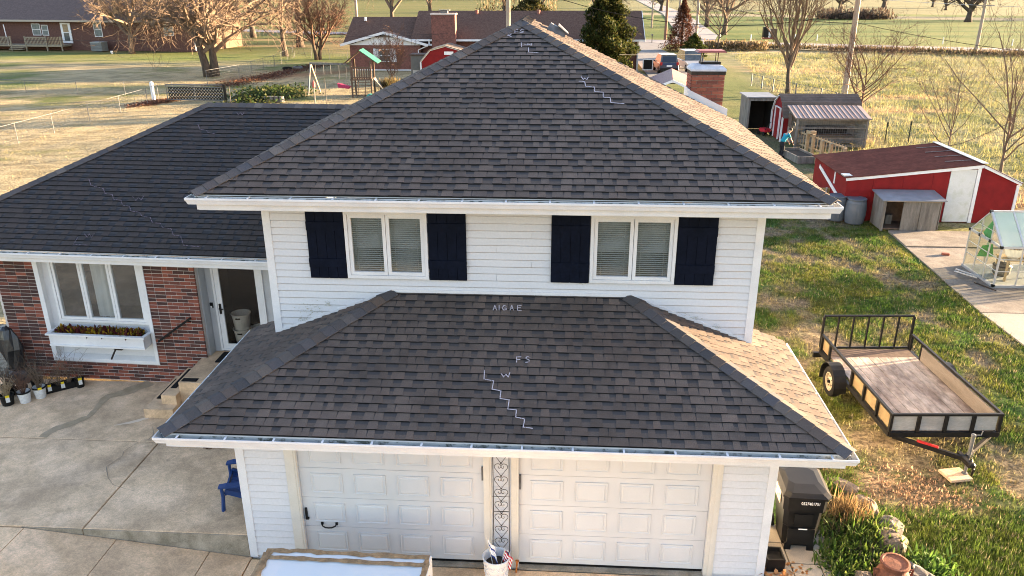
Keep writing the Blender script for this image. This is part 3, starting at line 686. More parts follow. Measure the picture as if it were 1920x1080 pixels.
# brick wall
BX0, BX1 = -6.95, -2.60; WO = (-6.02, -3.66, .80, 3.4); ZT = ZW - .212
b = MB(); core(b, BX0 + .015, BX1 - .015, .38, ZT, WY - .006, WY + .12, [WO])
b.box(BX0 + .015, BX0 + .12, WY + .12, 12.4, .38, ZT); b.box(BX0 + .015, 0, 12.3, 12.4, 0, ZT)
wallb = wl('brick_wall', b, mortar, house)
bS = brick_data(.215, .0625, .03, brick_m, 's'); bH = brick_data(.100, .0625, .03, brick_m, 'h'); bHr = brick_data(.100, .0625, .03, brick_red, 'hr')
cand = []; z = .40; row = 0
while z < ZT - .03:
    x = BX1; first = True; k = 0
    hd = row % 2 == 1
    while x > BX0 + .02:
        if hd and first: l = .100; me = bHr
        elif (row % 2 == 1) and k % 6 == 3 and z > .75: l = .100; me = bHr
        else: l = .215; me = bS
        a = x - l
        if a < BX0: l_ = x - BX0
        ins = not (a < WO[1] and x > WO[0] and z + .06 > WO[2])
        if ins and a >= BX0 - .005: cand.append(((a + x) / 2, z + .035, me, l))
        elif not ins:
            # cut bricks beside the opening
            if x > WO[1] + .05: cand.append(((WO[1] + x) / 2, z + .035, bH if x - WO[1] < .15 else bS, x - WO[1]))
            elif a < WO[0] - .05: cand.append(((a + WO[0]) / 2, z + .035, bH if WO[0] - a < .15 else bS, WO[0] - a))
        x = a - .011; first = False; k += 1
    z += .0762; row += 1
cand.sort(key=lambda q: -q[0])
bj = MB()
for i, (x, z, me, l) in enumerate(cand):
    full = .215 if me is bS else .100
    if i < 222:
        o = link('brick', me, wallb); o.location = WX @ Vector((x, WY, z)); o.rotation_euler = (0, 0, R(-2.5)); o.scale = (l / full, 1, 1)
    else:
        bj.tone = RND.random(); bj.boxm(Matrix.Translation((x, WY, z)), l, .03, .064)
if bj.v: stuff(wl('bricks', bj, brick_m, wallb))
# window surround with recessed siding panel
b = MB(); x0, x1, z0 = WO[0], WO[1], WO[2]
b.box(x0, x0 + .1, WY - .03, WY + .10, z0, ZT); b.box(x1 - .075, x1, WY - .03, WY + .10, z0, ZT); b.hexa([(x0 + .1, WY - .03, z0), (x1 - .075, WY - .03, z0), (x1 - .075, WY + .1, z0), (x0 + .1, WY + .1, z0), (x0 + .1, WY - .03, z0 + .07), (x1 - .075, WY - .03, z0 + .07), (x1 - .075, WY + .1, z0 + .13), (x0 + .1, WY + .1, z0 + .13)])
b.box(x0 + .1, x1 - .075, WY + .10, WY + .12, z0, 1.69); b.box(x0 + .1, -5.72, WY + .10, WY + .12, 1.69, ZT); b.box(-3.76, x1 - .075, WY + .1, WY + .12, 1.69, ZT)
sur = wl('window_surround', b, white, house)
zz = z0 + .13
while zz < ZT - .02:
    for a, c in ([(x0 + .1, x1 - .075)] if zz < 1.62 else [(x0 + .1, -5.725), (-3.755, x1 - .075)]):
        b = MB(); b.hexa([(a, WY + .086, zz), (c, WY + .086, zz), (c, WY + .0995, zz), (a, WY + .0995, zz), (a, WY + .096, zz + .11), (c, WY + .096, zz + .11), (c, WY + .0995, zz + .11), (a, WY + .0995, zz + .11)]); wl('siding_board', b, siding_m, sur)
    zz += .112
casement_window(-5.72, -3.76, 1.69, ZT, WY + .055, 3, house, WX, blinds=False, curtain=(1,), deep=.9)
# hose tap
b = MB(); b.boxm(Matrix.Translation((-4.55, WY + .06, 1.12)), .11, .03, .13); b.tube([(-4.57, WY + .05, 1.12), (-4.57, WY - .06, 1.11), (-4.59, WY - .10, 1.05), (-4.66, WY - .11, .92)], .018, 6); b.lathe([(.035, 0), (.035, .01)], 8, (-4.57, WY - .05, 1.135)); wl('hose_tap', b, iron, house)
# planter box under the window
pb = thing('window_box', 'white window box full of yellow and burgundy flowers under the triple window', 'planter', WX @ Vector((-4.79, WY - .10, 1.26)), R(-2.5))
b = MB(); L2 = 1.02
def wbx(x, y0_, y1_, z0_, z1_): b.box(-x, x, y0_, y1_, z0_, z1_)
b.box(-L2, L2, -.17, -.145, 0, .25); b.box(-L2, L2, .145, .17, 0, .25); b.box(-L2, -L2 + .025, -.145, .145, 0, .25); b.box(L2 - .025, L2, -.145, .145, 0, .25); b.box(-L2 + .025, L2 - .025, -.145, .145, 0, .03)
b.build('box', white, pb)
b = MB(); b.box(-L2 - .05, L2 + .05, -.225, -.145, .25, .285); b.box(-L2 - .05, L2 + .05, .145, .20, .25, .285); b.box(-L2 - .05, -L2 + .03, -.145, .145, .25, .285); b.box(L2 - .03, L2 + .05, -.145, .145, .25, .285); b.build('rim', white, pb)
b = MB(); b.box(-L2 - .02, L2 + .02, -.19, -.171, .0, .04); b.build('base_moulding', white, pb)
b = MB(); b.box(-L2 + .03, L2 - .03, -.144, .144, .03, .23); b.build('soil', mat('soil', (.035, .026, .018), (.06, .045, .03), 12, .95), pb)
def leaf_cluster(n, bx, hgt, cols, ln, wdt, seed, base=lambda r: (0, 0, 0), lean=.6, up_=1.0):
    """n pointed leaves; returns numpy verts, faces, colours"""
    r = np.random.RandomState(seed); P = np.array([base(r) for _ in range(n)])
    az = r.rand(n) * 2 * np.pi; L_ = ln * (.6 + .8 * r.rand(n)); w_ = wdt * (.6 + .8 * r.rand(n))
    el = np.clip(r.normal(up_, lean, n), -.2, 1.5)
    d = np.stack([np.cos(az) * np.cos(el), np.sin(az) * np.cos(el), np.sin(el)], 1)
    s = np.stack([-np.sin(az), np.cos(az), np.zeros(n)], 1)
    a = P - s * w_[:, None] * .3; b_ = P + s * w_[:, None] * .3; mid = P + d * L_[:, None] * .55
    c = mid + s * w_[:, None] * .5; e_ = mid - s * w_[:, None] * .5; t = P + d * L_[:, None] - np.array([0, 0, 1]) * (L_ * .15)[:, None]
    V = np.stack([a, b_, c, t, e_], 1).reshape(-1, 3); k = np.arange(n)[:, None] * 5
    F = np.concatenate([np.stack([k + 0, k + 1, k + 2, k + 4], 2).reshape(-1, 4), np.stack([k + 4, k + 2, k + 3, k + 3], 2).reshape(-1, 4)])
    F3 = np.concatenate([F[:n][:, [0, 1, 2]], F[:n][:, [0, 2, 3]], F[n:][:, [0, 1, 2]]])
    ci = r.randint(0, len(cols), n); cc = np.array(cols)[ci] * (.75 + .5 * r.rand(n))[:, None]
    return V, F3, np.repeat(cc, 5, 0)
V, F, Cc = leaf_cluster(900, 0, 0, [(.33, .21, .015), (.26, .15, .012), (.10, .02, .022), (.075, .014, .02), (.16, .05, .02), (.12, .11, .02)], .12, .045, 5, lambda r: (r.uniform(-.93, .93), r.uniform(-.11, .12), .22 + r.rand() * .06))
np_mesh('foliage', V, F, leaf_vc, Cc, pb)
# entrance: side panel, storm door
b = MB(); DY = 5.05; 
b.box(BX1 - .1, BX1 + .02, WY + .12, DY, .98, ZT); b.box(BX1, 0, DY + .05, DY + .06, .78, ZT) if False else None
ent = wl('entry_side_panel', b, grey_siding, house)
b = MB(); b.box(BX1 + .02, -2.44, DY, DY + .1, .98, ZT); b.box(-1.36, -.05, DY, DY + .1, .98, ZT); entw = wl('entry_wall', b, grey_siding, house)
zz = 1.01
while zz < ZT - .02:
    for a, c in ((BX1 + .03, -2.45), (-1.2, -.06)):
        b = MB(); b.hexa([(a, DY - .014, zz), (c, DY - .014, zz), (c, DY - .001, zz), (a, DY - .001, zz), (a, DY - .004, zz + .11), (c, DY - .004, zz + .11), (c, DY - .001, zz + .11), (a, DY - .001, zz + .11)]); wl('siding_board', b, grey_siding, entw)
    zz += .112
b = MB(); frame_rect(b, -2.44, -1.36, 1.03, 3.16, .045, DY - .03, DY + .08); dr = wl('storm_door', b, white, house)
b = MB(); frame_rect(b, -2.39, -1.41, 1.075, 3.11, .11, DY - .02, DY + .02); wl('door_frame', b, white, dr)
b = MB(); b.box(-2.28, -1.52, DY - .002, DY + .004, 1.185, 3.0); wl('pane', b, glass_mat('door_glass', (.80, .79, .77), .6, .0), dr)
b = MB(); b.boxm(Matrix.Translation((-2.335, DY - .035, 1.98)), .035, .03, .22); b.tube([(-2.335, DY - .04, 2.0), (-2.335, DY - .09, 2.0), (-2.25, DY - .09, 1.99)], .012, 6); wl('handle', b, black_metal, dr)
b = MB(); b.box(-2.44, -1.36, DY + .7, DY + .72, .8, 3.2); b.box(-2.46, -2.44, DY + .1, DY + .7, .8, 3.2); b.box(-1.36, -1.34, DY + .1, DY + .7, .8, 3.2); b.box(-2.44, -1.36, DY + .1, DY + .7, .98, 1.05); wl('hall_recess', b, mat('hall_brown', (.02, .012, .009), (.028, .016, .011), 2, .8), dr)
b = MB(); b.boxm(Matrix.Translation((-2.52, DY - .025, 2.05)), .06, .03, .11); o_ = wl('doorbell', b, black, dr)
b = MB(); b.boxm(Matrix.Translation((-2.52, DY - .043, 2.02)), .035, .006, .04); wl('bell_button', b, white, dr)
# handrail on the brick
b = MB(); b.bar((-3.56, WY - .09, 1.37), (-2.78, WY - .09, 1.93), .03, .045); 
for x, z in ((-3.35, 1.50), (-2.85, 1.85)): b.tube([(x, WY - .01, z - .03), (x, WY - .09, z)], .012, 6); b.lathe([(.035, 0), (.035, .012)], 8, (x, WY - .012, z - .03))
wl('handrail', b, black_metal, house)

# ================================================================== GROUND
STRAW = np.array((.335, .278, .16)); STRAW2 = np.array((.20, .165, .095)); GREEN = np.array((.085, .125, .022)); YGREEN = np.array((.19, .20, .045)); DKGREEN = np.array((.045, .085, .018)); BROWN = np.array((.175, .128, .083))
def lerp(a, b, t): return a + (b - a) * np.asarray(t)[..., None]
def ground_col(x, y):
    n1 = fbm(x * .9, y * .9, 3); n2 = fbm(x * .16, y * .16, 9, 5); n3 = fbm(x * 2.6, y * 2.6, 21, 3); n4 = fbm(x * .05 + 3, y * .22, 33, 4)
    straw = lerp(np.broadcast_to(STRAW, x.shape + (3,)), STRAW2, sst(.35, .7, n3))
    c = straw.copy()
    # back and left lawn: straw with loose green
    g = sst(.52, .70, n2 * .6 + n1 * .4) * .55
    c = lerp(c, YGREEN * .62, np.clip(g * 1.5, 0, .8))
    c = lerp(c, DKGREEN, sst(.6, .72, n2) * .5 * (x < 5))
    band = 1.25 * np.exp(-((y - 82 + x * .12) / 6.5) ** 2) * (x < -18) + np.exp(-((y - 56 + .05 * x) / 1.6) ** 2) * .5 * (x < -28)
    c = lerp(c, lerp(np.broadcast_to(DKGREEN * 1.4, c.shape), YGREEN, n1), np.clip(band * (.35 + 1.2 * n2), 0, .9))
    # orange-leaf litter by the far yard, mid greens under the far trees
    far = sst(84, 98, y) * (1 - sst(0, 14, x))
    c = lerp(c, lerp(np.broadcast_to(np.array((.19, .145, .062)), c.shape), np.array((.085, .095, .025)), sst(.42, .58, n4)), far)
    c = lerp(c, np.array((.10, .11, .028)), sst(122, 130, y) * .7)
    lit = np.exp(-((y - 63 - (x + 26) * .9) / 2.4) ** 2) * (x > -27) * (x < -17)
    c = lerp(c, BROWN * np.array((1.1, .75, .55)), lit * .7)
    # near right lawn: green and brown patches
    nr = sst(5.5, 8.0, x) * (1 - sst(17, 18.5, x)) * (1 - sst(34, 40, y))
    pt = sst(.40, .56, n1 * .5 + n3 * .25 + n2 * .3)
    gcol = lerp(np.broadcast_to(DKGREEN * 1.0, c.shape), YGREEN * .52, sst(.35, .7, fbm(x * 1.7, y * 1.7, 41)))
    bcol = lerp(np.broadcast_to(BROWN * .72, c.shape), STRAW2 * .88, n3)
    c = lerp(c, lerp(bcol, gcol, pt), nr)
    lush = np.exp(-(((x - 11.2) / 2.4) ** 2 + ((y + .2) / 1.7) ** 2)); c = lerp(c, GREEN * .85, np.clip(lush * 1.2, 0, .9))
    mul = np.exp(-(((x - 10.6) / 1.3) ** 2 + ((y - 2.35) / .55) ** 2)); c = lerp(c, np.array((.19, .135, .088)), np.clip(mul * 1.1 - .6 * n3, 0, .6))
    shed = np.exp(-(((x - 15.8) / 1.3) ** 2 + ((y - 32) / 5) ** 2)); c = lerp(c, np.array((.11, .095, .06)), np.clip(shed * 1.1, 0, .7))
    # green strip then the tall tan field on the right
    edge = 19.6 + (y - 40) * .105
    gs = sst(38, 44, y) * sst(8, 13, x) * (1 - sst(edge - .6, edge + 1.0, x))
    c = lerp(c, lerp(np.broadcast_to(np.array((.085, .115, .022)), c.shape), np.array((.15, .145, .045)), sst(.3, .7, n2)), gs * .85)
    fl = np.maximum(sst(edge - .3, edge + 1.2, x) * sst(38, 44, y), sst(20.5, 23, x) * sst(10, 22, y)) * (1 - sst(92, 97, y))
    fcol = lerp(np.broadcast_to(np.array((.23, .21, .105)), c.shape), np.array((.14, .15, .055)), sst(.38, .62, n1 * .55 + n2 * .45))
    fcol = lerp(fcol, np.array((.34, .24, .13)), sst(.56, .7, fbm(x * .1, y * .3, 77)) * .8)
    c = lerp(c, fcol, fl)
    # roadside ditch and the far green meadow with tan strips
    rt_ = sst(20, 26, x)
    yr = 108.0 - (x - 29) * .39
    dt = np.exp(-((y - yr + 5.0) / 2.2) ** 2) * rt_; c = lerp(c, np.array((.15, .125, .06)), np.clip(dt, 0, .85))
    mead = sst(6, 12, y - yr) * sst(14, 22, x)
    mc = lerp(np.broadcast_to(np.array((.075, .11, .024)), c.shape), np.array((.125, .145, .038)), sst(.38, .62, fbm(x * .02, y * .14, 51, 4)))
    mc = lerp(mc, np.array((.25, .215, .13)), sst(.0, 5, y - (205 - (x - 60) * .45)) * (1 - sst(18, 26, y - (205 - (x - 60) * .45))))
    mc = lerp(mc, np.array((.23, .20, .11)), sst(35, 45, y - (205 - (x - 60) * .45)) * .65)
    c = lerp(c, mc, mead)
    c = lerp(c, np.array((.05, .06, .04)), 1 - sst(-9.5, -8, y))
    return c * np.array((1., .98, .95))
def grid(name, xs, ys, m, zf=None, colf=None, parent=None):
    X, Yy = np.meshgrid(xs, ys); Z = zf(X, Yy) if zf else np.zeros_like(X)
    V = np.stack([X, Yy, Z], 2).reshape(-1, 3); nx, ny = len(xs), len(ys)
    i = (np.arange(ny - 1)[:, None] * nx + np.arange(nx - 1)).ravel(); F = np.stack([i, i + 1, i + nx + 1, i + nx], 1)
    return np_mesh(name, V, F, m, colf(X, Yy).reshape(-1, 3) if colf else None, parent)
def gspace(*segs):
    out = []
    for a, b, st in segs: out += list(np.arange(a, b, st))
    return np.array(out + [segs[-1][1]])
gx = gspace((-900, -300, 60), (-300, -100, 8), (-100, -40, 1.6), (-40, 7, .6), (7, 18, .11), (18, 40, .3), (40, 110, 1.0), (110, 300, 5), (300, 900, 60))
gy = gspace((-300, -20, 20), (-20, -2, 2), (-2, 19, .12), (19, 36, .3), (36, 100, .6), (100, 140, 1.0), (140, 440, 2.5), (440, 1500, 40))
def gz(X, Y):
    z = (fbm(X * .5, Y * .5, 61) - .5) * .12 * sst(18, 26, X) * sst(15, 30, Y) - .02
    nr = sst(8.2, 8.8, X) * (1 - sst(15.6, 16, X)) * sst(-3, -1.5, Y) * (1 - sst(33, 36, Y))
    z = z + nr * ((fbm(X * 3.2, Y * 3.2, 71, 3) - .5) * .085 + (fbm(X * .9, Y * .9, 72, 2) - .5) * .08 - .01)
    z = z + (fbm(X * 1.1, Y * 1.1, 73, 3) - .5) * .20 * sst(24, 25, X) * sst(16, 26, Y) * (1 - sst(90, 96, Y))
    z = z + (fbm(X * .8, Y * .8, 74, 3) - .5) * .09 * (1 - sst(2, 5, X)) * sst(10, 14, Y) * (1 - sst(88, 96, Y))
    return z - .03 * ((X > -12) & (X < 7.7) & (Y > -9) & (Y < 8))
struct(grid('ground', gx, gy, ground_m, gz, ground_col))

# ---- grass blades as loose stuff
def blades(name, xs, ys, n_per, hgt, wdt, colf, seed, m=None, spread=.05, lean=.5, z0=-.02):
    r = np.random.RandomState(seed); n = len(xs); P = np.repeat(np.stack([xs, ys], 1), n_per, 0) + r.normal(0, spread, (n * n_per, 2)); N = len(P)
    az = r.rand(N) * 2 * np.pi; L = hgt * (.5 + r.rand(N)); el = np.clip(r.normal(1.0, lean, N), .15, 1.5); wv = wdt * (.6 + .8 * r.rand(N)); a2 = r.rand(N) * np.pi
    d = np.stack([np.cos(az) * np.cos(el), np.sin(az) * np.cos(el), np.sin(el)], 1) * L[:, None]
    s = np.stack([np.cos(a2), np.sin(a2), np.zeros(N)], 1) * wv[:, None] / 2
    B = np.stack([P[:, 0], P[:, 1], np.full(N, z0)], 1); V = np.stack([B - s, B + s, B + d], 1).reshape(-1, 3)
    c = colf(P[:, 0], P[:, 1]) * (.7 + .7 * r.rand(N))[:, None]
    return stuff(np_mesh(name, V, np.arange(3 * N).reshape(-1, 3), m or leaf_vc, np.repeat(c, 3, 0)))
def scatter(n, x0, x1, y0, y1, keep, seed):
    r = np.random.RandomState(seed); x = r.uniform(x0, x1, n); y = r.uniform(y0, y1, n); k = keep(x, y, r.rand(n)); return x[k], y[k]
def lawn_keep(x, y, q):
    pt = sst(.40, .56, fbm(x * .9, y * .9, 3) * .5 + fbm(x * 2.6, y * 2.6, 21, 3) * .25 + fbm(x * .16, y * .16, 9, 5) * .3)
    lush = np.exp(-(((x - 11.2) / 2.4) ** 2 + ((y + .2) / 1.7) ** 2)); mul = np.exp(-(((x - 10.6) / 1.3) ** 2 + ((y - 2.35) / .55) ** 2))
    patio = (x > 15.9) & (y < 18) & (y > 8 - 2)
    return (q < np.clip(.12 + pt * .75 + lush - mul * 1.2, .02, 1)) & ~patio & (x > 8.5 + .0 * y)
gsx, gsy = scatter(48000, 8.4, 17.5, -1.5, 20, lawn_keep, 1)
k = ~((gsx < 9.9) & (gsy < 2.6))
def mixdead(x, y, c):
    q = vnoise(x * 9, y * 9, 201); d = (vnoise(x * 31, y * 31, 203) > .80) * 1.0
    c = c * (.42 + .95 * q)[..., None]
    return lerp(c, np.array((.30, .245, .15)), d * .8)
blades('grass', gsx[k], gsy[k], 7, .085, .013, lambda x, y: mixdead(x, y, ground_col(x, y) * 1.15 + np.array((.012, .02, .0))), 2)
gsx, gsy = scatter(9000, 9.6, 13.5, -1.6, 1.6, lambda x, y, q: q < np.exp(-(((x - 11.4) / 2.3) ** 2 + ((y + .2) / 1.4) ** 2)) * 1.3, 8)
blades('long_grass', gsx, gsy, 7, .095, .013, lambda x, y: mixdead(x, y, ground_col(x, y) * 1.25), 3)
fx, fy = scatter(26000, 19, 70, 18, 95, lambda x, y, q: (x > 19.8 + np.maximum(0, y - 40) * .105) & (q < 1.2 - y / 130) & ((x > 22.4) | (y > 27)), 5)
blades('field_grass', fx, fy, 6, .30, .035, lambda x, y: ground_col(x, y) * 1.1, 6, spread=.22, lean=.45)
fx, fy = scatter(16000, -45, 4, 13, 62, lambda x, y, q: q < .8, 15)
blades('dry_lawn_grass', fx, fy, 5, .07, .025, lambda x, y: ground_col(x, y) * 1.05, 16, spread=.2, lean=.4)
lx, ly = scatter(1500, 9.2, 12.6, 1.5, 3.4, lambda x, y, q: q < np.exp(-(((x - 10.7) / 1.3) ** 2 + ((y - 2.35) / .6) ** 2)), 25)
blades('leaf_litter', lx, ly, 3, .05, .035, lambda x, y: np.broadcast_to(np.array((.27, .175, .11)), x.shape + (3,)), 26, lean=.9)

# ---- concrete: walkway slabs, driveway slabs, garden path pavers, yard path
walk = thing('walkway', 'x', None, (0, 0, 0)); del walk['label']; struct(walk)
def slab(x0, x1, y0_, y1_, zt_, m, par, th=.45, name='slab', g=.010):
    b = MB(); b.loft([[(x0 + g, y0_ + g, zt_ - th), (x1 - g, y0_ + g, zt_ - th), (x1 - g, y1_ - g, zt_ - th), (x0 + g, y1_ - g, zt_ - th)], [(x0 + g, y0_ + g, zt_ - .012), (x1 - g, y0_ + g, zt_ - .012), (x1 - g, y1_ - g, zt_ - .012), (x0 + g, y1_ - g, zt_ - .012)], [(x0 + g + .012, y0_ + g + .012, zt_), (x1 - g - .012, y0_ + g + .012, zt_), (x1 - g - .012, y1_ - g - .012, zt_), (x0 + g + .012, y1_ - g - .012, zt_)]])
    return b.build(name, m, par)
slab(-13, -.0, 2.44, 4.72, .40, concrete, walk); slab(-13, -2.62, -.02, 2.44, .40, concrete, walk); slab(-2.62, -.0, -.02, 2.44, .404, concrete, walk)
for a, c in ((-2.615, -.03), (-3.6, -2.63)):
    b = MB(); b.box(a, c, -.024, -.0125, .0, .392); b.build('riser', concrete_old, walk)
drv = thing('driveway', 'x', None, (0, 0, 0)); del drv['label']; struct(drv)
zd = lambda x: min(.385, max(0.0, -x * .113)) - .0
xs_ = [-12, -8.0, -5.2, -3.55, -2.1, -.65, 0.0]
for a, c in zip(xs_[:-1], xs_[1:]):
    for y0_, y1_ in ((-8.5, -5.2), (-5.2, -2.3), (-2.3, -.03)):
        g = .007; b = MB(); b.hexa([(a + g, y0_ + g, -.2), (c - g, y0_ + g, -.2), (c - g, y1_ - g, -.2), (a + g, y1_ - g, -.2), (a + g, y0_ + g, zd(a)), (c - g, y0_ + g, zd(c)), (c - g, y1_ - g, zd(c)), (a + g, y1_ - g, zd(a))]); b.build('slab', concrete_warm, drv)
for a, c in ((0, 3.86), (3.86, W)):
    slab(a, c, -2.3, -.06, 0.0, concrete_warm, drv, .2); slab(a, c, -5.2, -2.3, 0.0, concrete_warm, drv, .2); slab(a, c, -8.5, -5.2, 0.0, concrete_warm, drv, .2)
# damp stain trail and crack: thin films on the slab, marks with their own shape
stain_m = mat('damp_stain', (.30, .225, .13), (.40, .30, .195), 5, .6, fine=.15)
stain2_m = mat('pale_scrape', (.68, .54, .39), (.60, .47, .33), 5, .9)
def film(pts, wd, z, name, m, par, seed=1, n=26):
    r = random.Random(seed); P = [Vector((*p, 0)) for p in pts]; b = MB(); L_, R_ = [], []
    for i in range(n + 1):
        t = i / n * (len(P) - 1); k = min(int(t), len(P) - 2); f = t - k
        q = P[k].lerp(P[k + 1], f); d = (P[k + 1] - P[k]).normalized(); s = Vector((-d.y, d.x, 0)); ww = np.interp(t, range(len(wd)), wd)
        L_.append(q + s * ww * r.uniform(.75, 1.15)); R_.append(q - s * ww * r.uniform(.75, 1.15))
    for i in range(n): b.quad((*L_[i].xy, z), (*R_[i].xy, z), (*R_[i + 1].xy, z), (*L_[i + 1].xy, z))
    return b.build(name, m, par)
film([(-3.9, 4.66), (-4.22, 4.25), (-4.5, 4.0), (-4.45, 3.6), (-4.42, 3.25), (-4.62, 2.95), (-4.82, 2.75), (-4.86, 2.47)], [.18, .15, .10, .05, .07, .10, .11, .09], .404, 'damp_trail', stain_m, walk, 4)
film([(-2.9, 3.7), (-3.1, 3.4), (-3.45, 3.1), (-3.75, 2.95)], [.012, .05, .05, .01], .404, 'scrape', stain2_m, walk, 6)
crk = mat('crack', (.20, .16, .115), (.30, .24, .17), 8, .95)
film([(-3.0, 2.4), (-3.1, 2.1), (-3.05, 1.95), (-3.15, 1.6), (-2.95, 1.3), (-2.75, 1.1), (-2.3, .95)], [.003, .006, .004, .007, .004, .003, .002], .4085, 'crack', crk, walk, 7, 40)
film([(-3.0, 2.95), (-2.85, 2.7), (-2.85, 2.5)], [.004, .01, .006], .404, 'crack', crk, walk, 8)
# gravel bed by the wing's corner
b = MB(); b.box(-13, -6.95, 4.73, 7.5, -.02, .37); struct(b.build('gravel_bed', mat('stony_soil', (.20, .20, .17), (.09, .085, .07), 9, .95, fine=.35, fscale=25, bump=.8), None))
# stoop with two steps
st = tag(MB().box(-2.72, -.02, 3.62, 5.04, .405, 1.0).build('stoop', concrete), 'low concrete stoop with mats and two steps at the white storm door', 'steps')
b = MB(); b.box(-3.30, -2.725, 3.25, 4.62, .405, .60); b.build('step', concrete, st)
b = MB(); b.box(-3.02, -2.725, 3.45, 4.62, .602, .80); b.build('step', concrete, st)
for args in ((-3.24, -3.13, 3.66, 4.48, .602), (-2.96, -2.85, 3.74, 4.55, .802)):
    m_ = tag(MB().box(args[0], args[1], args[2], args[3], args[4], args[4] + .012).build('tread_strip', rubber), 'narrow black tread strip on the %s concrete step' % ('lower' if args[4] < .7 else 'upper'), 'mat')
tag(MB().box(-2.68, -2.38, 3.66, 3.78, 1.002, 1.015).build('tread_strip', rubber), 'short black tread strip at the front edge of the stoop landing', 'mat')
dm = MB(); dm.box(-2.36, -1.50, 4.50, 4.96, 1.002, 1.02); tag(dm.build('doormat', rubber), 'black rubber doormat lying in front of the storm door', 'mat')
# white tubs just inside the door glass
for i, (x, y, z) in enumerate(((-2.08, 5.36, 1.055), (-2.08, 5.36, 1.40), (-1.74, 5.44, 1.055))):
    p = WX @ Vector((x, y, z)); t = thing('laundry_tub', ['lower white tub of the stack behind the storm door glass', 'upper white tub with handle slots stacked behind the storm door', 'white tub on the floor beside the tub stack indoors'][i], 'tub', p)
    b = MB(); tm = MATS.get('tub_white') or mat('tub_white', (.80, .78, .72), (.72, .70, .64), 3, .5)
    b.lathe([(.15, 0), (.155, .01), (.19, .34), (.205, .345), (.205, .36), (.185, .36), (.18, .33), (.145, .03)], 20, cap=True); b.build('body', tm, t)
    h = MB(); 
    for s in (-1, 1): h.boxm(Matrix.Translation((0, s * .187, .29)), .10, .012, .03)
    h.build('handle_slot', dark_in, t)
# black porch chair behind the corner
pc = thing('porch_chair', 'black slatted porch chair half hidden behind the white corner board', 'chair', (-.80, 4.45, 1.0), R(200))
b = MB(); b.boxm(Matrix.Translation((0, 0, .42)), .5, .5, .035, .01); b.build('seat', black, pc)
for x in (-.23, .23):
    for y in (-.22, .22): b = MB(); b.bar((x, y, 0), (x * .95, y, .42), .04, .04); b.build('leg', black, pc)
    b = MB(); b.tube([(x, .22, .42), (x * 1.05, .27, .75), (x * .9, .32, .98)], .022, 6); b.build('back_post', black, pc)
    b = MB(); b.bar((x * 1.08, -.22, .64), (x * 1.08, .25, .66), .05, .025); b.bar((x * 1.08, -.2, .42), (x * 1.08, -.2, .64), .03, .03); b.build('arm', black, pc)
for k in range(5):
    b = MB(); b.bar((-.15 + k * .075, .24, .46), (-.15 + k * .075, .31, .94), .045, .015, (0, 1, 0)); b.build('back_slat', black, pc)
b = MB(); b.bar((-.22, .32, .97), (.22, .32, .97), .03, .06); b.build('top_rail', black, pc)
# blue garden chair
bl_m = mat('blue_plastic', (.011, .040, .14), (.014, .048, .165), 3, .45, spec=.4)
ac = thing('garden_chair', 'dark blue plastic slatted garden chair standing beside the garage corner', 'chair', (-.33, .93, .404), R(-78)); ac.scale = (.92, .92, .86)
for k in range(5):
    b = MB(); x = -.22 + k * .11; b.bar((x, -.30, .36 - .0), (x * .9, .22, .24), .095, .02); b.build('seat_slat', bl_m, ac)
for k in range(5):
    b = MB(); x = -.2 + k * .10; b.bar((x * .8, .20, .22), (x * 1.15, .55, .82 + .05 * (1 - abs(k - 2) / 2)), .085, .02, (0, 1, .5)); b.build('back_slat', bl_m, ac)
for s in (-1, 1):
    b = MB(); b.loft([[(s * .36 - .06, -.42, .52), (s * .36 + .06, -.42, .52), (s * .36 + .06, -.42, .545), (s * .36 - .06, -.42, .545)], [(s * .37 - .065, -.30, .535), (s * .37 + .065, -.30, .535), (s * .37 + .065, -.3, .565), (s * .37 - .065, -.3, .565)], [(s * .34 - .05, .30, .50), (s * .34 + .05, .30, .50), (s * .34 + .05, .3, .53), (s * .34 - .05, .3, .53)]]); b.build('arm', bl_m, ac)
    b = MB(); b.tube([(s * .36, -.38, .53), (s * .355, -.37, .3), (s * .35, -.40, 0)], [.03, .032, .035], 8); b.build('leg', bl_m, ac)
    b = MB(); b.bar((s * .31, -.34, .40), (s * .30, .42, .04), .05, .10); b.build('leg', bl_m, ac)
b = MB(); b.bar((-.33, -.33, .36), (.33, -.33, .36), .03, .10); b.build('front_rail', bl_m, ac)
b = MB()
for q in range(9): b.tube([(RND.uniform(-.05, .05), RND.uniform(-.04, .04), .01), (RND.uniform(-.09, .09), RND.uniform(-.05, .05), .025)], .01, 4)
o = b.build('twig_scrap', bark_r); o.location = (-1.62, 2.28, .41); tag(o, 'brown dead leaf scrap on the slab below the left eave', 'leaf')

# ---- white planter pot with flags
pp = thing('planter_pot', 'white resin planter pot with leaf relief standing before the door post', 'pot', (3.80, -.30, 0))
b = MB(); b.lathe([(.14, 0), (.15, .02), (.185, .40), (.20, .415), (.205, .44), (.19, .445), (.18, .42), (.165, .28), (0.02, .27)], 28); b.build('body', cream if False else white, pp, smooth=False)
for rw in range(3):
    for k in range(14):
        a = 2 * math.pi * (k + .5 * (rw % 2)) / 14; z = .06 + rw * .11; rr_ = .152 + .035 * (z / .4)
        b = MB()
        for s in (-1, 1):
            p0 = Vector((rr_ * math.cos(a), rr_ * math.sin(a), z)); a2 = a + s * .17; p1 = Vector(((rr_ + .012) * math.cos(a2), (rr_ + .012) * math.sin(a2), z + .075)); b.tube([p0, p1], [.011, .004], 4)
        b.build('relief_leaf', white, pp)
b = MB(); b.lathe([(.168, .30), (.01, .31)], 20); b.build('soil', MATS['soil'], pp)
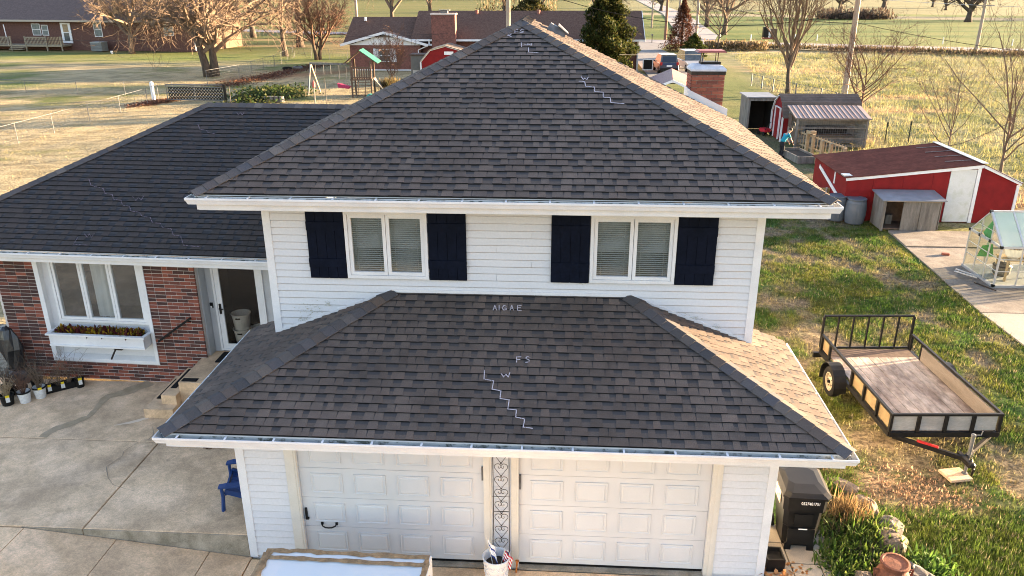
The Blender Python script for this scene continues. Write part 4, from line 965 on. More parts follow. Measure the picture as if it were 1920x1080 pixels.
def flag(name, label, base, tip, cloth, stripes):
    t = thing(name, label, 'flag', base); tip = Vector(tip) - Vector(base); b = MB(); b.tube([(0, 0, 0), tip], .006, 6); b.build('pole', cream, t)
    mm = cloth; b = MB(); d = tip.normalized(); s = Vector((.9, -.35, -.25)).normalized()
    for i in range(7):
        b.cur = i % len(mm)
        for k in range(5):
            def P(u, v): return tip * (.45 + .5 * (1 - v)) + s * (u * .13) + Vector((0, 0.02 * math.sin(u * 9 + v * 3), -.07 * u - .05 * u * v))
            b.quad(P(k / 5, i / 7), P((k + 1) / 5, i / 7), P((k + 1) / 5, (i + 1) / 7), P(k / 5, (i + 1) / 7))
    b.build('cloth', mm, t)
    return t
fr_ = mat('flag_red', (.45, .02, .03)); fw_ = mat('flag_white', (.75, .75, .74)); fb_ = mat('flag_blue', (.02, .05, .22)); fn_ = mat('flag_canton', (.02, .03, .08), (.10, .10, .14), 40)
fl = flag('flag', 'small furled red and white striped flag with dark canton in the white pot', (3.86, -.34, .28), (3.93, -.31, .56), [fr_, fw_], 7)
b = MB(); b.quad(Vector((.07, .035, .27)), Vector((.13, .03, .24)), Vector((.12, .03, .18)), Vector((.06, .03, .19))); b.build('canton', fn_, fl)
flag('flag', 'small white flag with blue emblem leaning in the white pot', (3.76, -.36, .3), (3.66, -.26, .72), [fw_, fw_, fb_, fw_], 7)
b = MB(); b.tube([(0, 0, 0), (.02, .02, .19)], .012, 6); b.build
rod = thing('orange_stake', 'rusty orange stake standing beside the right garage door post', 'stake', (4.08, -.12, 0)); b.tube([(0, 0, .0), (.012, .01, .2)], .016, 6); b.build('shaft', mat('rust_orange', (.45, .16, .03), (.28, .08, .02), 14, .7), rod); bb = MB(); bb.boxm(Matrix.Translation((.013, .01, .2)), .05, .03, .03); bb.build('head', MATS['rust_orange'], rod)

# ---- big wrapped carton in front of the left door
wrap = mat('white_wrap', (.62, .68, .72), (.70, .72, .72), 1.3, .32, spec=.5, bump=.25, bscale=3)
tape = mat('brown_tape', (.36, .24, .13), (.22, .145, .08), 7, .45, fine=.25, fscale=22, bump=.4, bscale=30)
cb = thing('wrapped_carton', 'large white wrapped carton with brown taped edges by the left garage door', 'carton', (1.815, -2.0, 0), R(-.6))
hx, hy, hz = 1.15, 1.05, .95
b = MB(); b.loft([[(-hx, -hy, 0), (hx, -hy, 0), (hx, hy, 0), (-hx, hy, 0)], [(-hx, -hy, hz), (hx, -hy, hz), (hx, hy, hz), (-hx, hy, hz)], [(-hx + .03, -hy + .03, hz + .012), (hx - .03, -hy + .03, hz + .012), (hx - .03, hy - .03, hz + .012), (-hx + .03, hy - .03, hz + .012)], [(-hx + .30, -hy + .25, hz - .012), (hx - .25, -hy + .25, hz - .012), (hx - .25, hy - .25, hz - .012), (-hx + .30, hy - .25, hz - .012)]])
b.build('body', wrap, cb)
def tape_strip(a, c, wd, z, seed, rough=.02, n=22):
    r = random.Random(seed); a = Vector(a); c = Vector(c); d = (c - a).normalized(); s = Vector((-d.y, d.x)); b = MB(); rows = []
    for i in range(n + 1):
        q = a.lerp(c, i / n); l = wd / 2 + r.uniform(-rough, rough); l2 = wd / 2 + r.uniform(-rough, rough); h = z + r.uniform(0, .012)
        rows.append([(*(q + s * l), z), (*(q + s * l * .4), h), (*(q - s * l2 * .4), h - .003), (*(q - s * l2), z)])
    b.loft(rows, cap=False, closed=False); b.build('tape', tape, cb)
tape_strip((-hx + .02, hy - .05), (hx - .02, hy - .05), .085, hz + .016, 1); tape_strip((-hx + .06, hy - .185), (hx - .06, hy - .20), .075, hz + .012, 2, .012)
tape_strip((-hx + .06, -hy), (-hx + .06, hy - .1), .11, hz + .018, 3, .018); tape_strip((hx - .05, -hy), (hx - .05, hy - .1), .08, hz + .018, 4, .018)
b = MB(); b.boxm(Matrix.Translation((hx + .003, .78, .80)), .004, .05, .08); b.build('red_sticker', fr_, cb)

# ---- plants in nursery pots by the wall
pot_lab = mat('pot_label_white', (.66, .66, .64), (.50, .50, .49), 20, .6)
yel = mat('yellow_tag', (.62, .46, .02))
twig_m = bark_l
def dry_plant(seed, h, n, par, m, spread=.7, rad=.004):
    r = random.Random(seed); b = MB()
    for i in range(n):
        a = r.uniform(0, 6.28); l = h * r.uniform(.5, 1.1); s = r.uniform(.2, spread) * l; p0 = Vector((r.uniform(-.04, .04), r.uniform(-.04, .04), .0)); p1 = p0 + Vector((math.cos(a) * s * .5, math.sin(a) * s * .5, l * .6)); p2 = p0 + Vector((math.cos(a) * s, math.sin(a) * s, l))
        b.tube([p0, p1, p2], [rad, rad * .8, rad * .5], 3)
        for k in range(3):
            q = p1.lerp(p2, r.random()); b.tube([q, q + Vector((r.uniform(-.1, .1), r.uniform(-.1, .1), r.uniform(.02, .1)))], rad * .5, 3)
    return b
def nursery(loc, label, white_band, h, n, pm_, tagc=True, r0=.11, hh=.2, seed=1, m=None):
    t = thing('potted_plant', label, 'potted plant', loc); b = MB(); b.lathe([(r0 * .8, 0), (r0, hh), (r0 * 1.06, hh), (r0 * 1.06, hh + .02), (r0 * .95, hh + .02), (r0 * .9, hh - .03), (.01, hh - .03)], 16); b.build('pot', pot_lab if white_band else black, t)
    p = dry_plant(seed, h, n, t, m or bark_l); o = p.build('stems', m or bark_l, t); o.location = (0, 0, hh - .03)
    if white_band: b = MB(); b.lathe([(r0 * 1.07, hh - .005), (r0 * 1.075, hh + .024), (r0 * .98, hh + .026)], 16, cap=False); b.build('pot_rim', black, t)
    if tagc: b = MB(); b.boxm(Matrix.Translation((r0 * .7, -r0 * .8, hh * .75)) @ Matrix.Rotation(R(40), 4, 'Z'), .07, .006, .10); b.build('plant_tag', pot_lab, t); b = MB(); b.boxm(Matrix.Translation((r0 * .7, -r0 * .8, hh * .75 + .075)) @ Matrix.Rotation(R(40), 4, 'Z'), .07, .006, .05); b.build('tag_top', yel, t)
    return t
nursery((-5.28, 4.42, .40), 'single black pot with bare stems alone against the brick wall', False, .32, 12, None, True, .09, .18, 3)
nursery((-6.02, 3.74, .40), 'white labelled pot of dry brown stems, outermost of the row', True, .35, 40, None, False, .12, .22, 4, bark_r)
nursery((-5.83, 3.94, .40), 'white labelled pot with arching bare twigs beside the black tray', True, .5, 34, None, True, .12, .22, 5)
nursery((-6.30, 3.62, .40), 'black pot of straw coloured dead grass cut by the picture edge', False, .35, 50, None, True, .13, .2, 6, wood_pale)
nursery((-6.22, 3.95, .40), 'black pot of tangled dark twigs behind the white pots', False, .45, 40, None, False, .12, .2, 7, bark_r)
nursery((-6.52, 3.98, .40), 'black pot of dense brown dead stems near the wrapped bundle', False, .5, 46, None, False, .13, .22, 17, bark_d)
nursery((-6.12, 4.3, .40), 'black pot of grey arching stems right of the wrapped bundle', False, .6, 40, None, False, .12, .2, 18, bark_d)
tray = thing('plant_tray', 'black tray of bare potted twigs with two yellow tags', 'tray', (-5.62, 4.32, .40), R(38))
b = MB(); b.box(-.36, .36, -.11, -.095, 0, .13); b.box(-.36, .36, .095, .11, 0, .13); b.box(-.36, -.345, -.095, .095, 0, .13); b.box(.345, .36, -.095, .095, 0, .13); b.box(-.345, .345, -.095, .095, 0, .09); b.build('tray_box', black, tray)
for k, x in enumerate((-.22, .02)):
    b = MB(); b.boxm(Matrix.Translation((x, -.118, .10)), .07, .006, .09); b.build('plant_tag', pot_lab, tray); b = MB(); b.boxm(Matrix.Translation((x, -.118, .17)), .06, .006, .05); b.build('tag_top', yel, tray)
for k in range(3): o = dry_plant(40 + k, .6, 22, tray, bark_l, 1.2).build('stems', bark_l, tray); o.location = (-.25 + .2 * k, 0, .09)
# black plastic-wrapped bundle
wb_ = thing('wrapped_bundle', 'tall black plastic wrapped bundle leaning in the brick corner', 'bundle', (-6.68, 4.62, .40))
rr0 = random.Random(4); rings = []
for z, r_ in ((0, .26), (.12, .27), (.22, .24), (.30, .16), (.45, .19), (.75, .23), (1.0, .20), (1.18, .13), (1.25, .05)):
    rings.append([(r_ * math.cos(a) * (1 + rr0.uniform(-.16, .16)) - z * .10, r_ * .75 * math.sin(a) * (1 + rr0.uniform(-.16, .16)), z) for a in [2 * math.pi * k / 14 for k in range(14)]])
b = MB(); b.loft(rings); b.build('plastic', mat('bin_liner', (.012, .013, .014), (.02, .021, .022), 6, .3, spec=.6, bump=.6, bscale=9), wb_)
b = MB(); b.tube([(.18 * math.cos(a) - .03, .14 * math.sin(a), .30) for a in np.linspace(0, 6.28, 14)], .012, 5); b.build('tie_cord', rubber, wb_)

# ================================================================== UTILITY TRAILER
tl = thing('utility_trailer', 'black utility trailer with weathered plank deck and raised ramp gate on the grass', 'trailer', (11.66, 5.22, 0), R(3.4))
TW, TL, TZ, TT = 1.0, 1.75, .50, .86
deckm = mat('deck_plank', (.40, .335, .275), (.13, .09, .068), 1.8, .85, tone=[(.31, .262, .22), (.26, .215, .178), (.22, .178, .148), (.35, .305, .265), (.28, .235, .198)], stretch=(1, .4, 1), fine=.35, fscale=10, bump=.25, lo=.42, hi=.58, mixf=.62)
npl = 9
for k in range(npl):
    b = MB(); x0 = -TW + .06 + k * (2 * TW - .12) / npl; b.box(x0 + .006, x0 + (2 * TW - .12) / npl - .006, -TL + .05, TL - .45, TZ - .02 + RND.uniform(-.003, .003), TZ + .02); b.build('deck_plank', deckm, tl)  # the board across the ramp end is darker than these
b = MB(); b.box(-TW + .06, TW - .06, TL - .445, TL - .02, TZ - .02, TZ + .016); b.build('deck_plank', wood_dark, tl)['label'] = 'dark crosswise deck board at the ramp end'
fr = MB()
for x in (-TW, TW): fr.bar((x, -TL, TT), (x, TL, TT), .05, .05); fr.bar((x, -TL, TZ - .05), (x, TL, TZ - .05), .06, .09)
fr.bar((-TW - .02, -TL, TT + .002), (TW + .02, -TL, TT + .002), .05, .045); fr.bar((-TW, -TL, TZ - .05), (TW, -TL, TZ - .05), .062, .092); fr.bar((-TW, TL, TZ - .05), (TW, TL, TZ - .05), .06, .09)
fr.bar((-TW - .14, TL + .03, TZ - .14), (TW + .14, TL + .03, TZ - .14), .06, .12)
fr.build('frame', black_metal, tl)
for x in (-TW, TW):
    for y in (-1.73, -1.15, -.55, .05, 1.25, 1.73): b = MB(); b.bar((x, y, TZ), (x, y, TT - .03), .045, .06, (0, 1, 0)); b.build('stake_post', black_metal, tl)
for x in (-TW, -.5, 0, .5, TW):
    if abs(x) < TW: b = MB(); b.bar((x, -TL, TZ), (x, -TL, TT - .03), .06, .045, (0, 1, 0)); b.build('stake_post', black_metal, tl)
ply = mat('side_board_yellow', (.24, .175, .09), (.17, .12, .06), 4, .8, fine=.12); gb = mat('side_board_grey', (.24, .235, .22), (.33, .32, .30), 4, .85, stretch=(.3, 1, 1), fine=.12)
b = MB(); b.box(-TW + .03, -TW + .05, -1.70, .1, TZ + .02, TT - .04); b.build('side_board', ply, tl)
b = MB(); b.box(-TW + .03, -TW + .05, 1.28, 1.72, TZ + .02, TT - .04); b.build('side_board', ply, tl)
b = MB(); b.box(TW - .055, TW - .03, -1.70, 1.15, TZ + .02, TT - .03); b.build('side_board', mat('side_board_tan', (.20, .17, .14), (.13, .11, .09), 3, .85, stretch=(1, .2, 1), fine=.15), tl)
b = MB(); b.box(-TW + .05, TW - .056, -TL + .024, -TL + .045, TZ + .02, TT - .03); b.build('front_board', gb, tl)
gt = MB(); gy = TL + .05; gt.bar((-TW, gy, TZ + .02), (TW, gy, TZ + .02), .04, .04); gt.bar((-TW, gy, 1.30), (TW, gy, 1.30), .04, .04)
for x in (-TW, TW): gt.bar((x, gy, TZ + .045), (x, gy, 1.275), .045, .045, (0, 1, 0))
g_ = gt.build('ramp_gate', black_metal, tl)
for k in range(1, 6): b = MB(); x = -TW + k * 2 * TW / 6; b.bar((x, gy, TZ + .045), (x, gy, 1.275), .032, .032, (0, 1, 0)); b.build('gate_bar', black_metal, g_)
for s in (-1, 1):
    b = MB(); c = Vector((s * (TW + .16), .55, .33)); n = 28
    prof = [(.20, -.085), (.29, -.09), (.325, -.06), (.33, 0), (.325, .06), (.29, .09), (.20, .085)]
    b.loft([[(c.x + o * 1.0, c.y + r_ * math.cos(a), c.z + r_ * math.sin(a)) for a in [2 * math.pi * k / n for k in range(n)]] for r_, o in prof], cap=False)
    wh = b.build('wheel', rubber, tl, smooth=True)
    b = MB(); b.loft([[(c.x + o * s, c.y + r_ * math.cos(a), c.z + r_ * math.sin(a)) for a in [2 * math.pi * k / 20 for k in range(20)]] for r_, o in ((.205, -.08), (.205, .075), (.18, .08), (.17, .03), (.08, .045), (.06, .06), (.02, .06))]); b.build('rim', mat('rim_cream' + ('' if s < 0 else '_'), (.40, .34, .24), (.32, .26, .19), 6, .6), wh)
    b = MB()
    for k in range(5): a = 2 * math.pi * k / 5; b.cyl((c.x + s * .045, c.y + .11 * math.cos(a), c.z + .11 * math.sin(a)), (c.x + s * .065, c.y + .11 * math.cos(a), c.z + .11 * math.sin(a)), .013, n=6)
    b.cyl((c.x + s * .05, c.y, c.z), (c.x + s * .1, c.y, c.z), .035, n=10); b.build('hub', black_metal, wh)
    f = MB(); rows = []
    for a in np.linspace(-.25, math.pi + .25, 12): rows.append([(s * (TW + .03), c.y + .41 * math.cos(a), c.z + .41 * math.sin(a)), (s * (TW + .29), c.y + .41 * math.cos(a), c.z + .41 * math.sin(a)), (s * (TW + .29), c.y + .395 * math.cos(a), c.z + .395 * math.sin(a)), (s * (TW + .03), c.y + .395 * math.cos(a), c.z + .395 * math.sin(a))])
    f.loft(rows); f.build('fender', black_metal, tl)
    b = MB(); b.boxm(Matrix.Translation((s * (TW + .05), TL + .065, TZ - .14)), .12, .03, .07); b.build('tail_light', mat('tail_red%d' % s, (.35, .015, .015), rough=.3), tl)
b = MB(); b.bar((-.9, -TL + .05, TZ - .12), (0, -TL - .72, TZ - .10), .05, .08); b.bar((.9, -TL + .05, TZ - .12), (0, -TL - .72, TZ - .10), .05, .08); b.bar((0, -TL - .55, TZ - .10), (0, -TL - .95, TZ - .10), .07, .09); b.build('tongue', black_metal, tl)
b = MB(); b.boxm(Matrix.Translation((-.45, -TL - .33, TZ - .06)) @ Matrix.Rotation(R(-40), 4, 'Z'), .36, .03, .06); b.build('red_strap', mat('strap_red', (.38, .02, .02), rough=.6), tl)
b = MB(); b.tube([(.06, -TL - .85, TZ - .05), (0.03, -TL - 1.0, .36), (.05, -TL - .96, .22)], .02, 6); b.lathe([(.03, 0), (.06, .02), (.06, .07), (.03, .10)], 10, (0, -TL - .98, .38)); b.build('coupler', black_metal, tl)
b = MB(); jx, jy = .12, -TL - .66; b.lathe([(.055, .05), (.055, .065), (.026, .07), (.026, .40), (.034, .40), (.034, .80), (.04, .81), (.04, .85), (.01, .86)], 12, (jx, jy, 0)); b.tube([(jx, jy, .83), (jx + .12, jy - .02, .85), (jx + .13, jy - .02, .93)], .012, 6); b.build('jack', steel, tl)
b = MB(); 
for k in range(9): a = Vector((jx + .02 + .01 * (k % 2), jy - .05, .55 - k * .035)); b.tube([a + Vector((0, 0, .022)), a + Vector((.014, 0, 0)), a - Vector((0, 0, .022)), a - Vector((.014, 0, 0)), a + Vector((0, 0, .022))], .004, 4)
b.build('safety_chain', steel, tl)
pv = MB(); pv.boxm(Matrix.Translation((11.76, 2.80, .022)) @ Matrix.Rotation(R(12), 4, 'Z'), .42, .36, .055, .006); tag(pv.build('paving_stone', concrete), 'single pale paving stone under the trailer jack on brown litter', 'paving stone')

# ================================================================== BIN, PATH, ROCK BED
bn = thing('wheelie_bin', 'black wheeled rubbish bin with white serial number beside the garage wall', 'bin', (8.42, .92, .035), R(-2))
def rrect(x, y, z, c=.06, y_off=0): return [(-x + c, -y + y_off, z), (x - c, -y + y_off, z), (x, -y + c + y_off, z), (x, y - c + y_off, z), (x - c, y + y_off, z), (-x + c, y + y_off, z), (-x, y - c + y_off, z), (-x, -y + c + y_off, z)]
b = MB(); b.loft([rrect(.22, .24, .0, .05, .02), rrect(.24, .27, .10), rrect(.265, .31, .42), rrect(.27, .315, .43), rrect(.285, .335, .72), rrect(.315, .375, .74), rrect(.325, .39, .98), rrect(.335, .40, 1.0)]); b.build('body', black, bn)
b = MB(); b.loft([rrect(.35, .43, .995, .07, -.01), rrect(.355, .435, 1.03, .07, -.01), rrect(.325, .40, 1.05, .07, -.01), rrect(.30, .37, 1.07, .08, -.0), rrect(.22, .22, 1.095, .08, .06)]); b.build('lid', mat('lid_plastic', (.007, .007, .007), (.012, .0115, .011), 3, .42, spec=.2), bn)
b = MB(); b.box(-.20, .20, -.345, -.318, .12, .40); b.build('recess_panel', black, bn); b = MB(); b.box(-.14, .14, -.362, -.342, .50, .68); b.build('grip_panel', black, bn)
b = MB(); b.box(-.05, .08, -.352, -.3455, .395, .413); b.build('reflector', white, bn); b = MB(); b.box(.12, .17, -.30, -.27, 1.068, 1.075); b.build('lid_sticker', white, bn)
for s in (-.17, .17): b = MB(); b.box(s - .05, s + .05, -.33, -.30, -.0, .12); b.build('foot', black, bn)
b = MB(); b.boxm(Matrix.Translation((-.3325, -.0, .84)), .005, .36, .2); lb = b.build('warning_label', mat('label_cream', (.62, .55, .42), (.5, .12, .08), 26, .5, lo=.52, hi=.6), bn)
for s in (-1, 1): b = MB(); b.tube([(s * .2, .40, .96), (s * .2, .47, 1.0)], .018, 6); b.tube([(-.24, .47, 1.0), (.24, .47, 1.0)], .017, 6) if s > 0 else None; b.build('hinge', black, bn)
for s in (-1, 1): b = MB(); b.tube([(s * .27, .27, .11), (s * .33, .27, .11)], .11, 14); b.build('wheel', rubber, bn)
td = bpy.data.curves.new('serial_number', 'FONT'); td.body = '0527401751'; td.size = .066; td.extrude = .002; td.align_x = 'CENTER'; td.materials.append(white)
tmpo = bpy.data.objects.new('tmp', td); COL.objects.link(tmpo); bpy.context.view_layer.update(); tme = bpy.data.meshes.new_from_object(tmpo.evaluated_get(bpy.context.evaluated_depsgraph_get())); bpy.data.objects.remove(tmpo); tme.name = 'serial_number'
to = link('serial_number', tme, bn, (.06, -.402, .885), (R(88), 0, 0)); to.scale = (.85, 1.1, 1)
path = thing('paver_path', 'x', None, (0, 0, 0)); del path['label']; struct(path)
pvm = mat('paver', (.33, .28, .205), (.26, .22, .165), 2.5, .88, tone=[(.34, .29, .22), (.29, .245, .185), (.315, .265, .195)], fine=.14, bump=.1)
for i in range(3):
    for j in range(6):
        b = MB(); x0 = 7.76 + i * .44 + .05 * 0; y0_ = -1.6 + j * .47; b.boxm(Matrix.Translation((x0 + .22 + .004 * (j % 2), y0_ + .235, .0)) @ Matrix.Rotation(R(RND.uniform(-.6, .6)), 4, 'Z'), .425, .455, .07, .006); b.build('paver', pvm, path)
bp_ = thing('square_planter', 'small black square planter spilling dry leaves against the garage corner', 'planter', (7.93, .22, .04)); b = MB(); b.box(-.13, .13, -.15, -.13, 0, .22); b.box(-.13, .13, .13, .15, 0, .22); b.box(-.13, -.11, -.13, .13, 0, .22); b.box(.11, .13, -.13, .13, 0, .22); b.box(-.11, .11, -.13, .13, 0, .15); b.build('box', black, bp_)
V, F, Cc = leaf_cluster(240, 0, 0, [(.30, .14, .05), (.36, .20, .09), (.22, .10, .045)], .07, .05, 61, lambda r: (7.98 + r.normal(0, .13), -.22 + r.normal(0, .13), .04 + abs(r.normal(0, .035))), .5, .2); o = stuff(np_mesh('dry_leaves', V, F, leaf_vc, Cc))
V, F, Cc = leaf_cluster(40, 0, 0, [(.30, .14, .05), (.36, .20, .09)], .06, .04, 62, lambda r: (8.2 + r.normal(0, .2), .0 + r.normal(0, .2), .042), .3, .1); stuff(np_mesh('scattered_leaves', V, F, leaf_vc, Cc))
rockm = mat('field_stone', (.11, .08, .055), (.15, .118, .088), 5, .92, fine=.3, fscale=22, bump=.9, bscale=16, c3=(.06, .048, .037)); rockg = mat('grey_stone', (.16, .14, .12), (.085, .073, .06), 5, .92, fine=.3, fscale=22, bump=.9, bscale=16)
def rock(x, y, sx, sy, sz, rz, label, m, seed):
    r = random.Random(seed); b = MB(); rings = []; n = 11
    jit = [1 + r.uniform(-.18, .18) for _ in range(n)]
    for z, q in ((-.3, .75), (0, 1.0), (.35, 1.02), (.65, .86), (.88, .6), (1.0, .3)):
        rings.append([(sx * q * math.cos(2 * math.pi * k / n) * (jit[k] + r.uniform(-.07, .07)), sy * q * math.sin(2 * math.pi * k / n) * (jit[k] + r.uniform(-.07, .07)), sz * (z + r.uniform(-.08, .08))) for k in range(n)])
    b.loft(rings); o = b.build('border_stone', m); o.location = (x, y, 0); o.rotation_euler = (R(r.uniform(-6, 6)), R(r.uniform(-6, 6)), rz); tag(o, label, 'stone', 'stones edging the garden bed'); return o
rock(9.25, 2.95, .26, .17, .24, .3, 'orange brown stone just behind the bin lid, farthest of the border', rockm, 1)
rock(8.95, 2.55, .20, .16, .2, 1.0, 'small dark brown stone next to the bin lid', rockm, 2)
rock(9.05, 2.05, .17, .13, .16, .2, 'little pale stone tucked behind the first green clump', rockg, 12)
rock(9.55, 2.25, .34, .2, .2, -.5, 'long flat brown stone at the edge of the leaf litter', rockm, 3)
rock(9.80, 1.72, .26, .18, .22, -.9, 'tan rounded stone between leaf litter and the straw tuft', rockm, 4)
rock(10.0, 1.22, .22, .2, .2, .4, 'grey angular stone right of the straw coloured tuft', rockg, 5)
rock(9.88, .82, .24, .25, .24, 1.2, 'tall dark stone midway down the border', rockm, 6)
rock(9.78, .40, .20, .16, .16, .6, 'squat stone above the big slab with the lantern', rockm, 7)
rock(9.95, .02, .42, .24, .22, -.75, 'largest slab stone carrying the little lantern', rockg, 8)
rock(9.18, -.02, .17, .14, .17, .5, 'brown stone left of the rusty urn', rockm, 9)
rock(9.85, -.55, .24, .2, .18, 0, 'pale stone at the bottom picture edge by the urn', rockg, 10)
rust = mat('rusty_iron', (.17, .062, .032), (.10, .038, .024), 7, .8, fine=.25, fscale=30, bump=.3)
ur = thing('rusty_urn', 'rusty brown lidded milk can urn among the border stones', 'urn', (9.48, -.22, 0)); b = MB(); b.lathe([(.20, 0), (.23, .05), (.24, .30), (.20, .40), (.165, .45), (.165, .50)], 24); b.build('body', rust, ur)
b = MB(); b.lathe([(.185, .50), (.20, .515), (.20, .55), (.17, .555), (.16, .54), (.01, .545)], 24); b.build('lid', rust, ur)
for s in (-1, 1): b = MB(); b.tube([(s * .19, 0, .40), (s * .27, 0, .42), (s * .26, 0, .32), (s * .235, 0, .29)], .018, 6); b.build('handle', rust, ur)
ln = thing('solar_lantern', 'small black and cream ringed lantern sitting on the largest border stone', 'lantern', (9.78, -.02, .22)); b = MB(); b.lathe([(.05, 0), (.06, .03), (.06, .10)], 16); b.build('body', cream, ln); b = MB(); b.lathe([(.075, .10), (.08, .12), (.06, .15), (.01, .155)], 16); b.build('cap', black, ln)
for z in (.03, .07): b = MB(); b.lathe([(.066, z), (.072, z + .008), (.066, z + .016)], 16, cap=False); b.build('ring', black, ln)
# garden bed plants: clumps, each a plant
GC = [(.06, .105, .016), (.09, .135, .022), (.042, .075, .013), (.12, .15, .036)]; DC = [(.20, .135, .062), (.16, .098, .043), (.24, .165, .08)]
def plant(x, y, r_, n, ln_, cols, label, seed, name='garden_plant', up_=.9, wd=.03, grp='green plants in the garden bed', z=.0):
    t = tag(None or thing(name, label, 'plant', (x, y, z), 0, grp), label, 'plant', grp)
    V, F, Cc = leaf_cluster(n, 0, 0, cols, ln_, wd, seed, lambda r: (r.normal(0, r_), r.normal(0, r_), r.rand() * .06), .45, up_); np_mesh('leaves', V, F, leaf_vc, Cc, t)
    b = MB()
    for k in range(6): a = k * 1.05; b.tube([(0, 0, 0), (r_ * .8 * math.cos(a), r_ * .8 * math.sin(a), .09)], .006, 3)
    b.build('stems', bark_r, t); return t
plant(9.28, 2.15, .14, 420, .24, GC, 'bright green clump beside the bin lid, farthest plant of the bed', 70)
plant(9.45, 1.45, .15, 520, .36, DC, 'dry straw coloured ornamental grass tuft in the bed', 71, 'grass_tuft', 1.15, .015, None)
plant(9.62, 1.0, .20, 620, .28, GC, 'tall light green spiky clump below the straw tuft', 72)
plant(9.18, 1.25, .20, 420, .16, [(.06, .085, .03), (.09, .11, .04), (.12, .10, .055)], 'low dull green clump between bin and straw tuft', 73)
plant(9.2, .55, .24, 700, .18, GC, 'broad green clump beside the pavers, nearest the bin foot', 74)
plant(9.55, .5, .18, 400, .18, [(.05, .06, .035), (.10, .09, .05), (.08, .12, .03)], 'greyish sparse clump in the middle of the bed', 75)
plant(8.98, .25, .17, 460, .15, GC, 'dense green clump overhanging the lower pavers', 76)
plant(10.28, .28, .17, 420, .17, [(.06, .12, .02), (.09, .16, .03)], 'dark green leafy clump outside the stones on the lawn side', 77)
b = MB(); rs_ = np.random.RandomState(3); 
struct((lambda o: o)(MB().add([(8.9, -1.8, .012), (9.7, -1.8, .012), (9.95, .3, .012), (9.95, 1.3, .012), (9.6, 2.3, .012), (9.0, 2.9, .012), (8.75, 2.6, .012), (8.95, 1.0, .012)], [tuple(range(8))]).build('garden_bed', mat('bed_soil', (.07, .05, .033), (.12, .085, .055), 10, .95, fine=.3, bump=.6))))
gx_, gy_ = scatter(2600, 8.9, 10.0, -1.2, 2.8, lambda x, y, q: q < .5 + .5 * fbm(x * 3, y * 3, 5), 91)
blades('bed_ground_cover', gx_, gy_, 6, .07, .014, lambda x, y: np.broadcast_to(np.array((.08, .11, .025)), x.shape + (3,)), 92, z0=.01)

# ================================================================== YARD AT THE RIGHT: PATIO, HUTCH, BARRELS, BARN, GREENHOUSE
pat = thing('patio', 'x', None, (0, 0, 0)); del pat['label']; struct(pat)
def polyslab(pts, z, par, m, th=.1):
    b = MB(); b.loft([[(x, y, z - th) for x, y in pts], [(x, y, z) for x, y in pts]]); b.build('slab', m, par)
pm2 = mat('patio_concrete', (.27, .23, .18), (.20, .17, .135), .7, .9, fine=.25, fscale=25, c3=(.31, .265, .21), blot=((.5, .3), (2.5, .2)), dist=.8, bump=.15)
polyslab([(16.13, 16.12), (24, 16.12), (24, 17.9), (16.22, 17.9)], .05, pat, pm2); polyslab([(16.0, 13.1), (24, 13.1), (24, 16.08), (16.13, 16.08)], .02, pat, pm2)
polyslab([(15.87, 10.5), (24, 10.5), (24, 13.06), (15.97, 13.06)], .02, pat, pm2); polyslab([(15.95, 7.0), (24, 7.0), (24, 10.46), (15.87, 10.46)], .02, pat, mat('patio_concrete_pale', (.28, .245, .20), (.36, .31, .25), .8, .9, fine=.14, fscale=25)); polyslab([(16.2, 2), (24, 2), (24, 6.96), (15.96, 6.96)], .02, pat, pm2)  # one slab in paler concrete than the rest
br1 = MB(); br1.boxm(Matrix.Translation((17.05, 15.3, .055)) @ Matrix.Rotation(R(-12), 4, 'Z'), .22, .10, .07, .005); tag(br1.build('loose_brick', brick_m), 'single loose brown brick lying on the patio near the greenhouse', 'brick')
for i, (p, q, lab, m_) in enumerate((((16.75, 13.9, .04), (17.25, 13.0, .04), 'pale metal strip lying along the greenhouse base', alu), ((16.62, 13.7, .04), (17.02, 13.15, .04), 'shorter pale metal strip lying farther from the greenhouse', alu), ((16.75, 12.75, .04), (17.05, 12.1, .04), 'thin dark rod lying on the patio before the greenhouse', iron))):
    b = MB(); b.bar(p, q, .05 if i < 2 else .03, .03); tag(b.build('metal_strip', m_), lab, 'rod')
hu = thing('wooden_hutch', 'weathered grey wooden hutch with an open front before the red barn', 'hutch', (16.95, 18.0, .0))
wl_ = 1.0
b = MB(); b.box(-wl_, -wl_ + .03, 0, .95, .05, 1.12); b.build('side_panel', wood_grey, hu); b = MB(); b.box(wl_ - .03, wl_, 0, .95, .05, 1.08); b.build('side_panel', wood_grey, hu)
b = MB(); b.box(-wl_ + .03, wl_ - .03, .92, .95, .05, 1.15); b.build('back_panel', wood_dark, hu); b = MB(); b.box(-wl_ + .03, wl_ - .03, .02, .92, .04, .09); b.build('floor', wood_dark, hu)
for x0, x1 in ((-.32, .27), (.285, .93)): b = MB(); b.box(x0, x1, -.03, 0, .02, 1.06); b.build('front_panel', wood_grey, hu)
b = MB(); b.box(-wl_, -wl_ + .09, -.04, -.002, .0, 1.08); b.build('front_post', wood_grey, hu); b = MB(); b.box(-wl_ + .1, wl_, -.03, -.004, 1.061, 1.10); b.build('top_rail', wood_pale, hu)
b = MB(); b.hexa([(-wl_ - .08, -.12, 1.10), (wl_ + .1, -.12, 1.10), (wl_ + .1, 1.02, 1.22), (-wl_ - .08, 1.02, 1.22), (-wl_ - .08, -.12, 1.13), (wl_ + .1, -.12, 1.13), (wl_ + .1, 1.02, 1.25), (-wl_ - .08, 1.02, 1.25)]); b.build('tin_roof', mat('tin_grey', (.24, .25, .27), (.17, .18, .19), 2, .5, metal=.4), hu)
